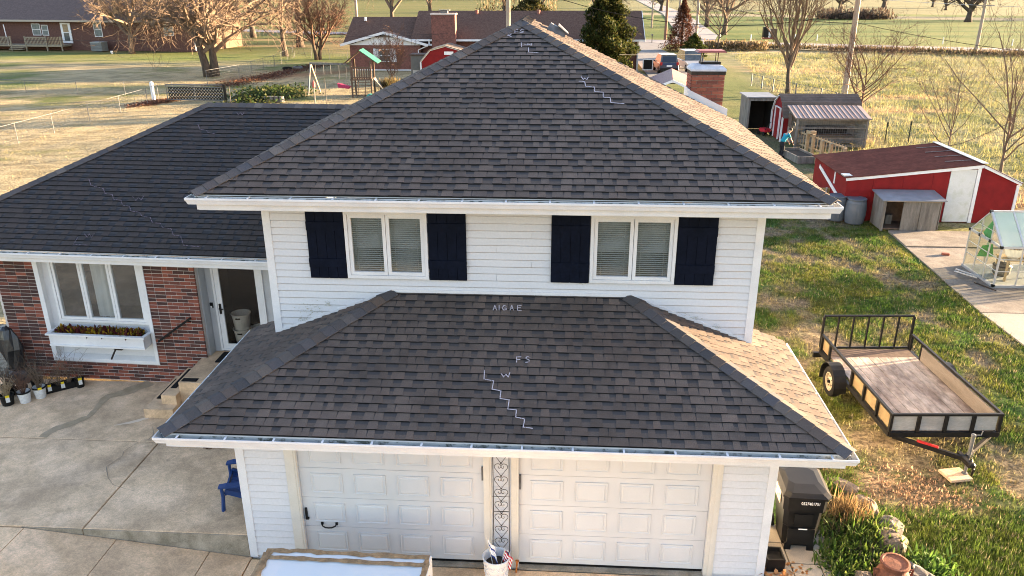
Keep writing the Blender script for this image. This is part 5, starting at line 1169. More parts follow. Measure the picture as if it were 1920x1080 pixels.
b = MB(); b.box(-.62, -.40, .55, .75, .09, .42); b.build('inner_board', wood_grey, hu)
for i, (x, y, lab) in enumerate(((15.38, 18.95, 'grey plastic barrel standing left of the wooden hutch'), (14.82, 19.35, 'grey plastic barrel half hidden by the roof eave'))):
    t = thing('water_barrel', lab, 'barrel', (x, y, 0), 0, 'grey barrels by the red barn'); bm_ = MATS.get('barrel_grey') or mat('barrel_grey', (.075, .088, .105), (.10, .115, .135), 3, .5, spec=.4)
    b = MB(); b.lathe([(.29, 0), (.32, .03), (.36, .30), (.365, .50), (.34, .78), (.30, .88)], 24); b.build('body', bm_, t, smooth=False); b = MB(); b.lathe([(.33, .88), (.335, .90), (.335, .93), (.30, .94), (.28, .925), (.01, .93)], 24); b.build('lid', bm_, t)
# red barn
bar_ = thing('red_barn', 'low red barn with brown metal roof and white door by the patio', 'barn', (18.0, 19.2, 0))
prof = [(-2.98, 0), (3.05, 0), (3.05, 1.50), (1.68, 2.14), (-2.98, 1.60)]
b = MB(); b.loft([[(x, .02, z) for x, z in prof], [(x, 3.9, z) for x, z in prof]]); b.build('wall', red_paint, bar_)
xs2 = [-2.98, -2.05, -1.0, .02, .60, 1.52, 1.64, 3.05]
def rz_(x): return np.interp(x, [-2.98, 1.68, 3.05], [1.60, 2.14, 1.50])
for a, c in zip(xs2[:-1], xs2[1:]):
    if a in (.60, 1.52): continue
    m_ = max(a, min(c, 1.68)); pts = [(a + .004, 0), (c - .004, 0), (c - .004, rz_(c) - .01)] + ([(1.68, 2.13)] if a < 1.68 < c else []) + [(a + .004, rz_(a) - .01)]
    b = MB(); b.loft([[(x, -.0, z) for x, z in pts], [(x, .018, z) for x, z in pts]]); b.build('panel', red_paint, bar_)
b = MB(); b.box(.61, 1.50, -.02, .015, .03, 1.97); b.build('door', mat('door_mildew', (.50, .51, .48), (.58, .59, .57), 2.5, .7, fine=.08, c3=(.44, .46, .37)), bar_)
b = MB(); b.box(1.52, 1.64, -.03, .018, 0, 2.1); b.build('door_post', white, bar_)
for a, c in ((-3.05, 1.70), (1.70, 3.12)):
    b = MB(); b.bar((a, -.05, rz_(max(-2.98, a)) - .03), (c, -.05, rz_(min(3.05, c)) - .03), .05, .12); b.build('rake_board', white, bar_)
b = MB(); b.box(2.98, 3.07, -.04, .018, 0, 1.42); b.build('corner_board', white, bar_)
rb = mat('barn_tin_brown', (.085, .024, .016), (.125, .037, .024), 2, .85, fine=.2, fscale=8, spec=.05)
for k in range(6):
    x0, x1 = -3.12 + k * .80, -3.12 + (k + 1) * .80
    b = MB(); b.hexa([(x0, -.1, rz_(max(-2.98, x0)) + .02), (x1, -.1, rz_(x1) + .02), (x1, 4.0, rz_(x1) + .02), (x0, 4.0, rz_(max(-2.98, x0)) + .02), (x0, -.1, rz_(max(-2.98, x0)) + .04), (x1, -.1, rz_(x1) + .04), (x1, 4.0, rz_(x1) + .04), (x0, 4.0, rz_(max(-2.98, x0)) + .04)]); b.build('roof_sheet', rb, bar_)
for k in range(4):
    b = MB(); x0 = .95 + (k % 2) * .0; y0_ = .3 + k * .85; b.bar((.7, y0_ + .5, rz_(.7) + .055), (1.6, y0_ + .35, rz_(1.6) + .055), .07, .015); b.build('roof_patch', mat('tar_patch%d' % k, (.05, .035, .032), (.20, .15, .13), 12, .7), bar_)
b = MB(); b.hexa([(1.68, -.1, 2.16), (3.15, -.1, 1.47), (3.15, 4.0, 1.47), (1.68, 4.0, 2.16), (1.68, -.1, 2.18), (3.15, -.1, 1.49), (3.15, 4.0, 1.49), (1.68, 4.0, 2.18)]); b.build('roof_sheet', rb, bar_)
b = MB(); b.bar((1.70, 4.02, 2.21), (1.70, -.1, 2.21), .22, .02); b.build('ridge_flashing', alu, bar_)
b = MB(); b.bar((-3.0, .15, .62), (-3.0, 3.2, 1.35), .02, .15); b.bar((-3.0, 1.3, 1.1), (-3.0, 1.3, 1.55), .02, .1); b.build('brace_trim', white, bar_)
b = MB(); b.boxm(Matrix.Translation((-2.95, .25, 1.66)), .30, .35, .05); b.build('wall_light', alu, bar_)
wf_ = thing('picket_panel', 'short yellowish wooden fence panel against the left barn wall', 'fence', (14.55, 20.9, 0))
for k in range(7): b = MB(); b.box(-.6 + k * .17, -.6 + k * .17 + .155, 0, .025, 0, .82); b.build('board', mat('mossy_board', (.28, .24, .09), (.36, .30, .14), 5, .9, fine=.15) if k == 0 else MATS['mossy_board'], wf_)
b = MB(); b.box(-.6, .6, -.03, -.001, .45, .55); b.build('rail', MATS['mossy_board'], wf_); b = MB(); b.box(.3, .36, -.05, -.031, 0, .85); b.build('post', alu, wf_)
# greenhouse
gh = thing('greenhouse', 'small glazed greenhouse with pale metal frame and green roof panels', 'greenhouse', (17.12, 12.42, .02)); GL, GWd, GE, GR_ = 3.0, 1.83, 1.20, 2.0
b = MB(); b.box(-.04, GL, -.04, GWd + .04, 0, .07) ; b.build('base_rail', mat('base_grey', (.20, .22, .23), (.25, .27, .28), 3, .6), gh)
def gbar(a, c, t=.04): b = MB(); b.bar(a, c, t, t); b.build('frame_bar', alu, gh)
cm = GWd / 2
for x in (0, GL): 
    for y in (0, GWd): gbar((x, y, .07), (x, y, GE), .045)
    gbar((x, 0, GE), (x, GWd, GE), .06); gbar((x, 0, GE), (x, cm, GR_), .06); gbar((x, GWd, GE), (x, cm, GR_))
gbar((0, cm * .68, .07), (0, cm * .68, 1.72), .035); gbar((0, cm * 1.34, .07), (0, cm * 1.34, 1.7), .035)
for z in (.48, .84): gbar((0, 0, z), (0, GWd, z), .02); gbar((0, 0, z), (GL, 0, z), .02)
gbar((0, .35, 1.5), (0, GWd - .35, 1.5), .015)
for y, z in ((0, GE), (GWd, GE), (cm, GR_)): gbar((0, y, z), (GL, y, z), .06)
for x in (.6, 1.2, 1.8, 2.4): gbar((x, 0, .07), (x, 0, GE), .035); gbar((x, 0, GE), (x, cm, GR_), .05); gbar((x, GWd, GE), (x, cm, GR_), .03); gbar((x, GWd, .07), (x, GWd, GE), .03)
for x in np.arange(0, GL - .1, .6):
    b = MB(); b.hexa([(x + .03, .02, GE + .03), (x + .57, .02, GE + .03), (x + .57, cm - .02, GR_ - .01), (x + .03, cm - .02, GR_ - .01), (x + .03, .02, GE + .036), (x + .57, .02, GE + .036), (x + .57, cm - .02, GR_ - .004), (x + .03, cm - .02, GR_ - .004)]); b.build('roof_panel', glass_green, gh)
    b = MB(); b.hexa([(x + .03, GWd - .02, GE + .03), (x + .57, GWd - .02, GE + .03), (x + .57, cm + .02, GR_ - .01), (x + .03, cm + .02, GR_ - .01), (x + .03, GWd - .02, GE + .036), (x + .57, GWd - .02, GE + .036), (x + .57, cm + .02, GR_ - .004), (x + .03, cm + .02, GR_ - .004)]); b.build('roof_panel', glass_green, gh)
    b = MB(); b.box(x + .03, x + .57, -.003, .001, .09, GE - .03); b.build('wall_panel', glass_clear, gh)
    b = MB(); b.box(x + .03, x + .57, GWd - .001, GWd + .003, .09, GE - .03); b.build('wall_panel', glass_clear, gh)
for y0_, y1_ in ((.03, cm * .66), (cm * .70, cm * 1.32), (cm * 1.36, GWd - .03)): b = MB(); b.box(-.003, .001, y0_, y1_, .09, GE - .03); b.build('wall_panel', glass_clear, gh)
b = MB(); b.poly([(0, .06, GE + .04), (0, GWd - .06, GE + .04), (0, cm, GR_ - .05)]); b.build('gable_panel', glass_clear, gh)
for x, y, z in ((0, 0, GE), (0, GWd, GE), (0, cm, GR_), (0, cm * .68, GE), (0, cm * 1.34, GE), (0, 0, .05)): b = MB(); b.boxm(Matrix.Translation((x - .01, y, z)), .07, .08, .08); b.build('joint', black, gh)
b = MB(); b.poly([(.15, .9, GE - .2), (.2, 1.5, GE), (.2, 1.1, GR_ - .3), (.15, .95, GR_ - .25)]); b.poly([(.3, 1.75, .35), (.8, 1.75, .35), (.7, 1.75, .75), (.4, 1.75, .7)]); b.build('shade_cloth', mat('shade_green', (.05, .22, .08), (.08, .30, .12), 6, .9), gh)
bt = thing('potting_bench', 'wooden slatted bench inside the greenhouse under two white pots', 'bench', (18.0, 13.0, .09)); b = MB(); 
for k in range(5): b = MB(); b.box(-.5, 1.1, -.3 + k * .13, -.3 + k * .13 + .11, .62, .65); b.build('slat', wood_pale, bt)
for x in (-.45, 1.0):
    for y in (-.28, .28): b = MB(); b.box(x, x + .05, y, y + .05, 0, .62); b.build('leg', wood_pale, bt)
for i, x in enumerate((17.78, 18.32)):
    t = thing('white_flowerpot', ['round white flowerpot nearer the gable on the greenhouse bench', 'round white flowerpot farther inside on the greenhouse bench'][i], 'pot', (x, 12.95, .745)); b = MB(); b.lathe([(.13, 0), (.2, .08), (.235, .25), (.24, .30), (.22, .30), (.21, .26), (.01, .26)], 20); b.build('pot', white, t)
    V, F, Cc = leaf_cluster(60, 0, 0, DC, .16, .03, 80 + i, lambda r: (r.normal(0, .08), r.normal(0, .08), .27), .6, .7); np_mesh('leaves', V, F, leaf_vc, Cc, t)
t = thing('dark_tub', 'dark rounded tub on the greenhouse floor', 'tub', (17.75, 13.3, .09)); b = MB(); b.lathe([(.17, 0), (.24, .1), (.25, .3), (.2, .36), (.18, .3), (.01, .28)], 18); b.build('body', mat('tub_dark', (.06, .065, .06), (.09, .09, .085), 4, .6), t); b = MB(); b.lathe([(.255, .29), (.265, .31), (.25, .33)], 18, cap=False); b.build('rim', black, t)
kb = thing('kettle_grill', 'round black kettle grill cut off by the right picture edge', 'grill', (18.25, 11.95, .02)); b = MB(); b.lathe([(.02, .45), (.2, .5), (.28, .62), (.285, .70), (.27, .82), (.15, .95), (.02, .98)], 20); b.build('bowl', black_metal, kb)
for k in range(3): a = k * 2.1 + .4; b = MB(); b.tube([(.15 * math.cos(a), .15 * math.sin(a), .5), (.27 * math.cos(a), .27 * math.sin(a), 0)], .012, 6); b.build('leg', steel, kb)
b = MB(); b.tube([(-.28, -.06, .68), (-.36, -.04, .68), (-.36, .04, .68), (-.28, .06, .68)], .012, 6); b.build('handle', steel, kb)

# ================================================================== ROADS
def strip(pts, wd, z, name, m, n=1):
    b = MB(); P = [Vector(p) for p in pts]; Ls = offset_poly([tuple(p) for p in P], wd / 2); Rs = offset_poly([tuple(p) for p in P], -wd / 2)
    for i in range(len(P) - 1): b.quad((*Rs[i], z), (*Rs[i + 1], z), (*Ls[i + 1], z), (*Ls[i], z))
    return struct(b.build(name, m))
strip([(24, 113.5), (29.6, 111.8), (63.6, 99), (130, 74), (260, 26)], 6.0, .05, 'road', asphalt)
strip([(18, 112), (24, 116), (27, 130), (36, 230), (45, 430), (58, 800)], 6.5, .06, 'road', asphalt)
strip([(22, 114.5), (-8, 124), (-40, 137), (-90, 158), (-200, 205)], 6.0, .055, 'road', asphalt)
b = MB(); b.poly([(12.6, 62, .04), (18.8, 62, .04), (18.6, 84, .04), (17.6, 100, .04), (20.5, 113, .04), (15.6, 114, .04), (13.6, 98, .04), (12.8, 82, .04)]); struct(b.build('driveway', drive_m))

# ================================================================== TREES
def grow(seed, h, r0, fork=.3, limbs=6, spread=.75, lv=4, kids=(5, 5, 4), upb=.25, trunks=1, sway=.12, lean=(0, 0), tw=.012):
    rg = random.Random(seed); T = MB(); Cb = MB()
    def seg_path(p, d, L, n, sw, ub):
        pts = [p]; 
        for i in range(n):
            d = (d + Vector((rg.gauss(0, sw), rg.gauss(0, sw), rg.gauss(0, sw) + ub * .25))).normalized(); p = p + d * (L / n); pts.append(p)
        return pts
    def br(p, d, L, r, lvl):
        n = 4 if lvl < 2 else 3; pts = seg_path(p, d, L, n, sway * (1 + .35 * lvl), upb)
        re = max(tw * .5, r * .45); rad = [r + (re - r) * i / n for i in range(n + 1)]
        Cb.tube(pts, rad, 5 if lvl <= 1 else 3, cap=False)
        if lvl >= lv: return
        k = kids[min(lvl - 1, len(kids) - 1)]
        for i in range(k):
            t = .25 + .75 * (i + rg.random()) / k; f = t * n; a = min(int(f), n - 1); q = pts[a].lerp(pts[a + 1], f - a); dd = (pts[a + 1] - pts[a]).normalized()
            ax = dd.cross(Vector((rg.gauss(0, 1), rg.gauss(0, 1), rg.gauss(0, 1)))).normalized(); ang = rg.uniform(.45, 1.0) * spread * 1.1
            nd = (Matrix.Rotation(ang, 3, ax) @ dd); br(q, nd, L * rg.uniform(.42, .68), max(tw, r * (1 - t * .5) * .45), lvl + 1)
    for ti in range(trunks):
        a0 = 6.28 * ti / max(1, trunks) + rg.random(); tl_ = .16 if trunks > 1 else 0
        d0 = Vector((lean[0] + tl_ * math.cos(a0), lean[1] + tl_ * math.sin(a0), 1)).normalized()
        base = Vector((.28 * r0 * 2 * math.cos(a0), .28 * r0 * 2 * math.sin(a0), -.1)) if trunks > 1 else Vector((0, 0, -.1))
        top = h * (fork + .22); pts = seg_path(base, d0, top, 5, sway * .35, .3)
        rad = [r0 * (1.25 if i == 0 else 1 - .13 * i) for i in range(6)]; T.tube(pts, rad, 9)
        m_ = max(2, limbs // trunks)
        for i in range(m_):
            t = (fork / (fork + .22)) + (1 - fork / (fork + .22)) * i / max(1, m_ - 1); f = min(t, .999) * 5; a = int(f); q = pts[a].lerp(pts[a + 1], f - a)
            az = 6.28 * i * .381 * 1.0 + rg.random() * .9; el = rg.uniform(.5, 1.1) if i < m_ - 1 else 1.35
            s_ = spread; d = Vector((math.cos(az) * math.cos(el) * s_ * 1.3, math.sin(az) * math.cos(el) * s_ * 1.3, math.sin(el))).normalized()
            br(q, d, h * rg.uniform(.38, .58), r0 * rg.uniform(.42, .6), 1)
    return T, Cb
def tree(x, y, label, seed, h, r0, m, group='bare winter trees', name='bare_tree', rz=0, mt=None, **k):
    T, Cb = grow(seed, h, r0, **k); t = thing(name, label, 'tree', (x, y, 0), rz, group); T.build('trunk', mt or m, t, smooth=True); Cb.build('crown', m, t); return t
def tree_copy(src, x, y, label, sc_, rz):
    t = copy_tree(src); t.location = (x, y, 0); t.scale = (sc_,) * 3; t.rotation_euler = (0, 0, rz); t['label'] = label; return t
tree(-50.4, 91.8, 'pale many limbed bare tree before the left brick house by the air conditioner', 101, 12.5, .36, bark_l, fork=.15, limbs=13, spread=.95, kids=(7, 6, 4), upb=.22, tw=.017)
tree(-28.9, 66.0, 'big twin trunked bare tree with gnarled limbs behind the mesh gate', 102, 15, .44, bark_l, mt=bark_d, trunks=2, fork=.15, limbs=20, spread=1.15, kids=(7, 6, 4), upb=.02, sway=.22, tw=.015)
tree(-29.3, 88.5, 'pale forked bare tree left of the bushy one by the back fence', 103, 12, .36, bark_l, mt=bark_d, fork=.22, limbs=7, spread=.55, kids=(5, 4, 4), upb=.5)
tree(-23.8, 83.7, 'wide bushy bare tree with dense reddish twigs beside the white gabled house', 104, 8.5, .26, bark_r, mt=bark_d, trunks=2, fork=.12, limbs=12, spread=.85, kids=(8, 7, 5), upb=.5, tw=.014)
t5 = tree(-46.6, 123.8, 'dark trunked bare tree in the leafy lot, left of two', 105, 14, .50, bark_l, mt=bark_d, fork=.28, limbs=8, spread=.9, kids=(6, 5, 3), upb=.2)
t6 = tree_copy(t5, -46, 141, 'dark trunked bare tree farther back near the left road', .9, 2)
t7 = tree(-32.1, 103.1, 'leaning bare tree with flared roots in the orange leaf lot', 106, 13, .5, bark_l, mt=bark_d, fork=.3, limbs=7, spread=.9, kids=(6, 5, 3), upb=.2)
tR = tree(22.3, 54.8, 'slender bare tree with upswept branches behind the chicken run', 107, 11, .19, bark_l, mt=bark_d, fork=.16, limbs=14, spread=.5, kids=(6, 4, 3), upb=.75, tw=.014)
tree(24.8, 46.0, 'bare reddish sapling with wide thin branches right of the run', 108, 6.5, .085, bark_r, fork=.1, limbs=9, spread=1.0, kids=(5, 4, 3), upb=.35, tw=.008)
tree(23.9, 44.2, 'thinner bare sapling with orange stem beside the run corner', 109, 5.8, .06, bark_r, fork=.2, limbs=7, spread=.8, kids=(5, 4, 3), upb=.45, tw=.008)
tree(24.7, 27.2, 'pale thin bare tree at the right picture edge beyond the barn', 110, 8.5, .08, bark_l, fork=.08, limbs=10, spread=.75, kids=(5, 4, 3), upb=.5, tw=.006)
tree(23.3, 29.6, 'fine twigged pale bare sapling in the tan field behind the barn', 111, 6.0, .045, bark_l, fork=.1, limbs=9, spread=.7, kids=(5, 4, 3), upb=.5, tw=.005)
tree(26.6, 24.5, 'bare orange barked tree leaning over the right corner of the barn', 119, 7, .09, bark_l, fork=.06, limbs=8, spread=.9, kids=(4, 4, 3), upb=.3, tw=.006)
t8 = tree(33.3, 159.2, 'bare grey tree beyond the road bend, left of the pair', 112, 12, .48, bark_l, mt=bark_d, fork=.2, limbs=8, spread=.85, kids=(7, 5, 3), upb=.3, tw=.022)
tree_copy(t8, 31.8, 132.7, 'large bare tree with a dark trunk just past the road bend', 1.0, 1.7)
tree(24.6, 98.4, 'thin golden bare tree beside the roadside hedge', 113, 8, .13, bark_l, fork=.2, limbs=8, spread=.75, kids=(5, 4, 3), upb=.4, tw=.016)
tF = tree(94.2, 180.7, 'dark broad bare tree standing alone in the green meadow', 114, 13, .75, bark_d, fork=.14, limbs=8, spread=.9, kids=(6, 5, 3), upb=.25, tw=.03, group='trees far across the meadow')
fl_ = [(109.8, 273, 1.15, 'broad dark tree in the far tan meadow right of the leaning pole'), (79.5, 222, 1.0, 'forked dark tree behind the long brush pile'), (125, 262, .6, 'small tree in the far meadow, first right of the pole'), (137, 300, .6, 'slim far tree near the middle of the tan strip'), (150, 290, .6, 'slim far tree just left of the lone broad tree'), (128, 215, .75, 'dark tree right behind the small leaning pole'), (150, 212, .6, 'leaning slim tree at the far right meadow'), (155, 205, 1.0, 'broad bare tree at the right picture edge of the meadow'), (62, 300, .8, 'far bare tree above the brush pile'), (35, 255, .8, 'far bare tree beside the straight road'), (50, 258, .9, 'second far bare tree right of the straight road'), (22, 260, .9, 'far bare tree left of the straight road')]
for i, (x, y, s_, lab) in enumerate(fl_): tree_copy(tF, x, y, lab, s_, i * 1.3)
ft = [(-24, 128, 1.0, 'dark bare tree behind the low brown roof, left of two'), (-19.5, 140, 1.05, 'reddish barked bare tree behind the low brown roof, right of two'), (-7, 150, 1.1, 'multi trunked bare tree above the brick chimney'), (-1, 158, .9, 'bare tree right of the brick chimney top'), (11, 150, .9, 'thin bare tree above the far right ridge of the brown roof'), (-62, 150, 1.0, 'bare tree behind the left brick house')]
for i, (x, y, s_, lab) in enumerate(ft): tree_copy(t7 if i % 2 else t5, x, y, lab, s_, i * 2.1)
rw = random.Random(12)
def thicket(x0, x1, y, h, n, name, cols, seed, label, dpt=4):
    V, F, Cc = leaf_cluster(n, 0, 0, cols, .9, .28, seed, lambda r: (r.uniform(x0, x1), y + r.uniform(-dpt, dpt), h * r.rand() ** 1.2 * (.6 + .4 * math.sin(r.rand() * 6))), .7, .9); o = np_mesh(name, V, F, leaf_vc, Cc); stuff(o); return o
thicket(-140, 160, 430, 11, 9000, 'far_woodland', [(.16, .12, .08), (.20, .15, .10), (.12, .10, .06), (.13, .13, .05)], 130, '', 12)
thicket(-14, 3, 168, 5, 2600, 'far_thicket', [(.10, .085, .04), (.14, .11, .06), (.20, .15, .09)], 131, '', 4)
thicket(66, 83, 196, 2.4, 2600, 'brush_pile', [(.085, .065, .048), (.11, .085, .062), (.06, .045, .034)], 132, '', 4)
V, F, Cc = leaf_cluster(9000, 0, 0, [(.10, .075, .04), (.15, .11, .058), (.08, .075, .03), (.125, .08, .05)], .6, .10, 133, (lambda r: (lambda x: (x, 103.3 - (x - 29) * .39 + r.normal(0, 1.0) + (0 if x > 29 else 0), r.rand() * .25))(r.uniform(27, 110))), .5, 1.0); stuff(np_mesh('roadside_weeds', V, F, leaf_vc, Cc))
V, F, Cc = leaf_cluster(2200, 0, 0, [(.17, .13, .07), (.12, .10, .045), (.22, .15, .09)], .45, .12, 134, (lambda r: (r.uniform(23, 31), 99 + r.normal(0, .7), r.rand() * 1.0)), .6, .8); hd = thing('roadside_hedge', 'ragged brown hedge along the road near the thin golden tree', 'hedge', (0, 0, 0)); np_mesh('branches', V, F, leaf_vc, Cc, hd)
def conifer(x, y, h, rad, n, cols, label, seed, name, leaf=.35, prof=lambda t: (1 - t) ** .8, wd=.12, up_=.2, trunk=True):
    t = thing(name, label, 'tree', (x, y, 0)); rg = np.random.RandomState(seed)
    lob = [(rg.rand() * 6.28, rg.rand()) for _ in range(14)]
    def base(r):
        z = r.rand() ** 1.25; a = r.rand() * 6.28; rr_ = rad * prof(z) * (1 + .26 * math.sin(5 * a + 9 * z + lob[0][0]) + .22 * math.sin(33 * z + a * 2) + .12 * math.sin(13 * a + 40 * z)) * (.55 + .45 * r.rand() ** .5); return (rr_ * math.cos(a), rr_ * math.sin(a), .15 + z * h * .96)
    V, F, Cc = leaf_cluster(n, 0, 0, cols, leaf, wd, seed, base, .5, up_); np_mesh('crown', V, F, leaf_vc, Cc, t)
    b = MB(); b.tube([(0, 0, -.1), (0, 0, h * .5), (0, 0, h * .93)], [rad * .10, rad * .06, .02], 7)
    rr_ = random.Random(seed)
    for k in range(40): z = rr_.uniform(.05, .9); a = rr_.uniform(0, 6.28); q = rad * prof(z) * .8; b.tube([(0, 0, z * h), (q * math.cos(a), q * math.sin(a), z * h + .25 * q)], [rad * .02, .008], 3)
    b.build('trunk', bark_d, t); return t
conifer(8.7, 69.2, 9.2, 2.35, 26000, [(.022, .036, .009), (.035, .048, .011), (.058, .062, .016), (.08, .075, .02)], 'tall bushy green evergreen behind the right slope of the roof', 140, 'evergreen_tree', .34, lambda t: min(1, 1.25 * (1 - t) ** .7) * (.75 + .25 * min(1, t * 6)), .15, .5)
conifer(19.9, 98.2, 6.3, 2.1, 9000, [(.11, .04, .023), (.15, .056, .03), (.085, .032, .02), (.17, .08, .045)], 'russet brown cone shaped conifer beside the road bend', 141, 'russet_conifer', .34, lambda t: (1 - t) ** .85, .10, .1)
conifer(19.7, 86.5, 2.7, 1.3, 6000, [(.02, .034, .007), (.035, .05, .01), (.055, .065, .014)], 'round topped dark green conical shrub behind the chimney', 142, 'conical_shrub', .2, lambda t: (1 - t ** 2.2), .10, .9)
conifer(-1.5, 145, 6, 4.5, 4500, [(.075, .068, .02), (.10, .08, .028), (.05, .055, .016)], 'broad olive evergreen beyond the brown roof ridge', 143, 'evergreen_tree', .6, lambda t: (1 - t ** 2), .3, .5)
# ================================================================== POLES AND WIRES
def pole(x, y, h, r_, label, m, arm=False):
    t = thing('utility_pole', label, 'pole', (x, y, 0), 0, 'utility poles'); b = MB(); b.tube([(0, 0, -.1), (0, 0, h)], [r_, r_ * .72], 12); b.build('shaft', m, t)
    if arm: b = MB(); b.boxm(Matrix.Translation((0, -r_, arm)), 2.0, .1, .12); b.build('crossarm', m, t); 
    for k in (-.06, .06): b = MB(); b.lathe([(.03, 0), (.05, .03), (.03, .08)], 8, (r_ + .05, 0, h - .8 + k * 8)); b.build('insulator', iron, t)
    return t
pw_ = mat('pole_wood', (.36, .29, .22), (.25, .20, .155), 5, .9, stretch=(1, 1, .15), fine=.15)
pole(26.68, 54.9, 11, .24, 'thick grey wooden utility pole behind the chicken run', pw_)
pole(55.2, 94.4, 9, .20, 'slim wooden utility pole at the far roadside, right', pw_, 5.6)
pole(20.3, 118.9, 9.5, .24, 'brown utility pole left of the russet conifer', mat('pole_brown', (.20, .11, .07), (.15, .085, .055), 5, .9), False)
pole(25.0, 119, 10, .23, 'pale utility pole right of the russet conifer', pw_)
pole(21.9, 155, 9, .2, 'pale far utility pole on the left verge of the straight road', pw_)
pole(.63, 50, 11, .19, 'tall pale pole rising behind the main roof peak', pw_)
pole(-25.8, 111, 10, .24, 'pale utility pole behind the low brown roof', pw_)
pole(29.2, 170, 10, .26, 'pale far utility pole above the russet conifer', pw_)
def wire(p, q, sag, label, r_=.018, m=None):
    p = Vector(p); q = Vector(q); pts = [p.lerp(q, i / 14) - Vector((0, 0, sag * 4 * (i / 14) * (1 - i / 14))) for i in range(15)]; b = MB(); b.tube(pts, r_, 4); return tag(b.build('overhead_wire', m or rubber), label, 'wire', 'overhead wires')
wire((.63, 50, 8.4), (26.6, 54.9, 6.2), 1.9, 'dark wire sagging across the evergreen towards the thick pole', .022)
wire((26.7, 54.8, 5.4), (40, 20, 5.2), 1.0, 'dark wire running right from the thick pole over the field', .016)
wire((26.6, 54.9, 5.3), (20.3, 118.9, 7.6), 1.0, 'dark wire from the thick pole back to the brown pole', .022)
wire((8.0, 40, 4.2), (26.6, 60, 3.2), .2, 'pale thin cable crossing in front of the evergreen', .010, steel)
wire((-80, 75, 3.2), (-6, 66, 3.9), .6, 'thin grey cable crossing before the white gable', .014, iron)
wire((20.3, 118.9, 9), (-25.8, 111, 9), .8, 'far wire above the brown roof', .02)
wire((55.2, 94.3, 5.6), (120, 70, 6.2), .8, 'far pale wire right of the roadside pole', .02, alu)
wire((55.2, 94.3, 5.6), (29, 170, 9.6), .8, 'far pale wire left of the roadside pole', .02, alu)
# roadside bits
ub = thing('utility_cabinet', 'brown and white utility cabinets on the verge beyond the right road', 'cabinet', (36.9, 122.5, 0)); b = MB(); b.box(-1.0, -.2, -.4, .4, .2, 1.75); b.build('door', black, ub); b = MB(); b.box(-.2, .1, -.45, .35, .2, 1.6); b.build('panel', white, ub); b = MB(); b.box(.1, 1.1, -.4, .4, .2, 1.5); b.build('body', wood_dark, ub); b = MB(); b.box(-1, 1.1, -.5, .5, -.02, .2); b.build('plinth', brick_red, ub)
for i, (x, y) in enumerate(((33, 117.5), (40, 119), (43, 118), (58.5, 111), (66.5, 108), (74.5, 104.6), (29, 121))):
    b = MB(); b.tube([(0, 0, 0), (0, 0, .9)], [.07, .06], 8); o = b.build('marker_post', white); o.location = (x, y, 0); tag(o, 'short white marker post along the road verge', 'post', 'white marker posts by the road')
for i, (x, y, lab) in enumerate(((17.6, 112.5, 'mailbox on a wooden post beside the driveway mouth'),)):
    t = thing('mailbox', lab, 'mailbox', (x, y, 0)); b = MB(); b.box(-.05, .05, -.05, .05, 0, 1.0); b.build('post', wood_dark, t); b = MB(); b.tube([(0, -.25, 1.12), (0, .25, 1.12)], .13, 10); b.build('box', steel, t)
# ================================================================== CHAIN LINK FENCES
def chain_fence(pts, h, label, rail=True, gap=3.2, rp=.02, mesh=True, skip=()):
    t = thing('chain_link_fence', label, 'fence', (*pts[0], 0)); o = Vector((*pts[0], 0)); W_ = MB()
    for i in range(len(pts) - 1):
        a = Vector((*pts[i], 0)) - o; c = Vector((*pts[i + 1], 0)) - o; L = (c - a).length; k = max(1, int(round(L / gap))); d = (c - a) / k
        for j in range(k + (1 if i == len(pts) - 2 else 0)):
            q = a + d * j; b = MB(); b.tube([q, q + Vector((0, 0, h + .04))], rp, 7); b.build('post', steel, t)
        if rail: b = MB(); b.tube([a + Vector((0, 0, h)), c + Vector((0, 0, h))], .012, 6); b.build('top_rail', steel, t)
        if mesh:
            for z in np.arange(.1, h, .22): W_.tube([a + Vector((0, 0, z)), c + Vector((0, 0, z))], .0045, 3, cap=False)
            nd = int(L / .5); dv = (c - a) / nd
            for j in range(nd): W_.tube([a + dv * j + Vector((0, 0, .02)), a + dv * (j + 1) + Vector((0, 0, h))], .004, 3, cap=False); W_.tube([a + dv * (j + 1) + Vector((0, 0, .02)), a + dv * j + Vector((0, 0, h))], .004, 3, cap=False)
    if W_.v: stuff(W_.build('wire_mesh', steel, t))
    return t
chain_fence([(-25.2, 22), (-25.35, 35.4), (-25.65, 47.2), (-26.0, 49.6)], 1.15, 'chain link fence running away across the straw lawn to the mesh gate', gap=3.75)
chain_fence([(-62, 58), (-44, 54.5), (-34, 52.3), (-26.2, 52.4)], 1.0, 'older low chain link fence crossing the straw lawn from the left edge', rail=True, gap=4.6)
chain_fence([(-26.5, 59.5), (-25.6, 64.5), (-25.9, 75), (-27.5, 86)], 1.2, 'chain link fence with pale top rail beside the twin trunked tree', gap=4.2)
chain_fence([(-27.5, 86.5), (-20, 82.5), (-11.5, 79)], 1.2, 'far grey chain link fence before the white gabled house', gap=2.6)
chain_fence([(20.7, 60.5), (21.5, 56.4), (23.5, 50.5), (24.2, 46)], 1.0, 'low pale chain link fence between green strip and tan field', gap=2.6, rp=.05)
for i, (x, y) in enumerate(((22.1, 34.2), (23.5, 34.6), (20.9, 36.8))):
    b = MB(); b.tube([(0, 0, 0), (0, 0, 1.25)], .03, 5); b.box(-.05, .05, -.01, .01, 1.0, 1.2); o = b.build('steel_fence_post', mat('post_dark', (.02, .03, .022)) if i == 0 else MATS['post_dark']); o.location = (x, y, 0); tag(o, ['dark steel fence post behind the barn roof, left one', 'dark steel fence post behind the barn roof, right one', 'dark steel fence post at the corner of the chicken run'][i], 'post', None)
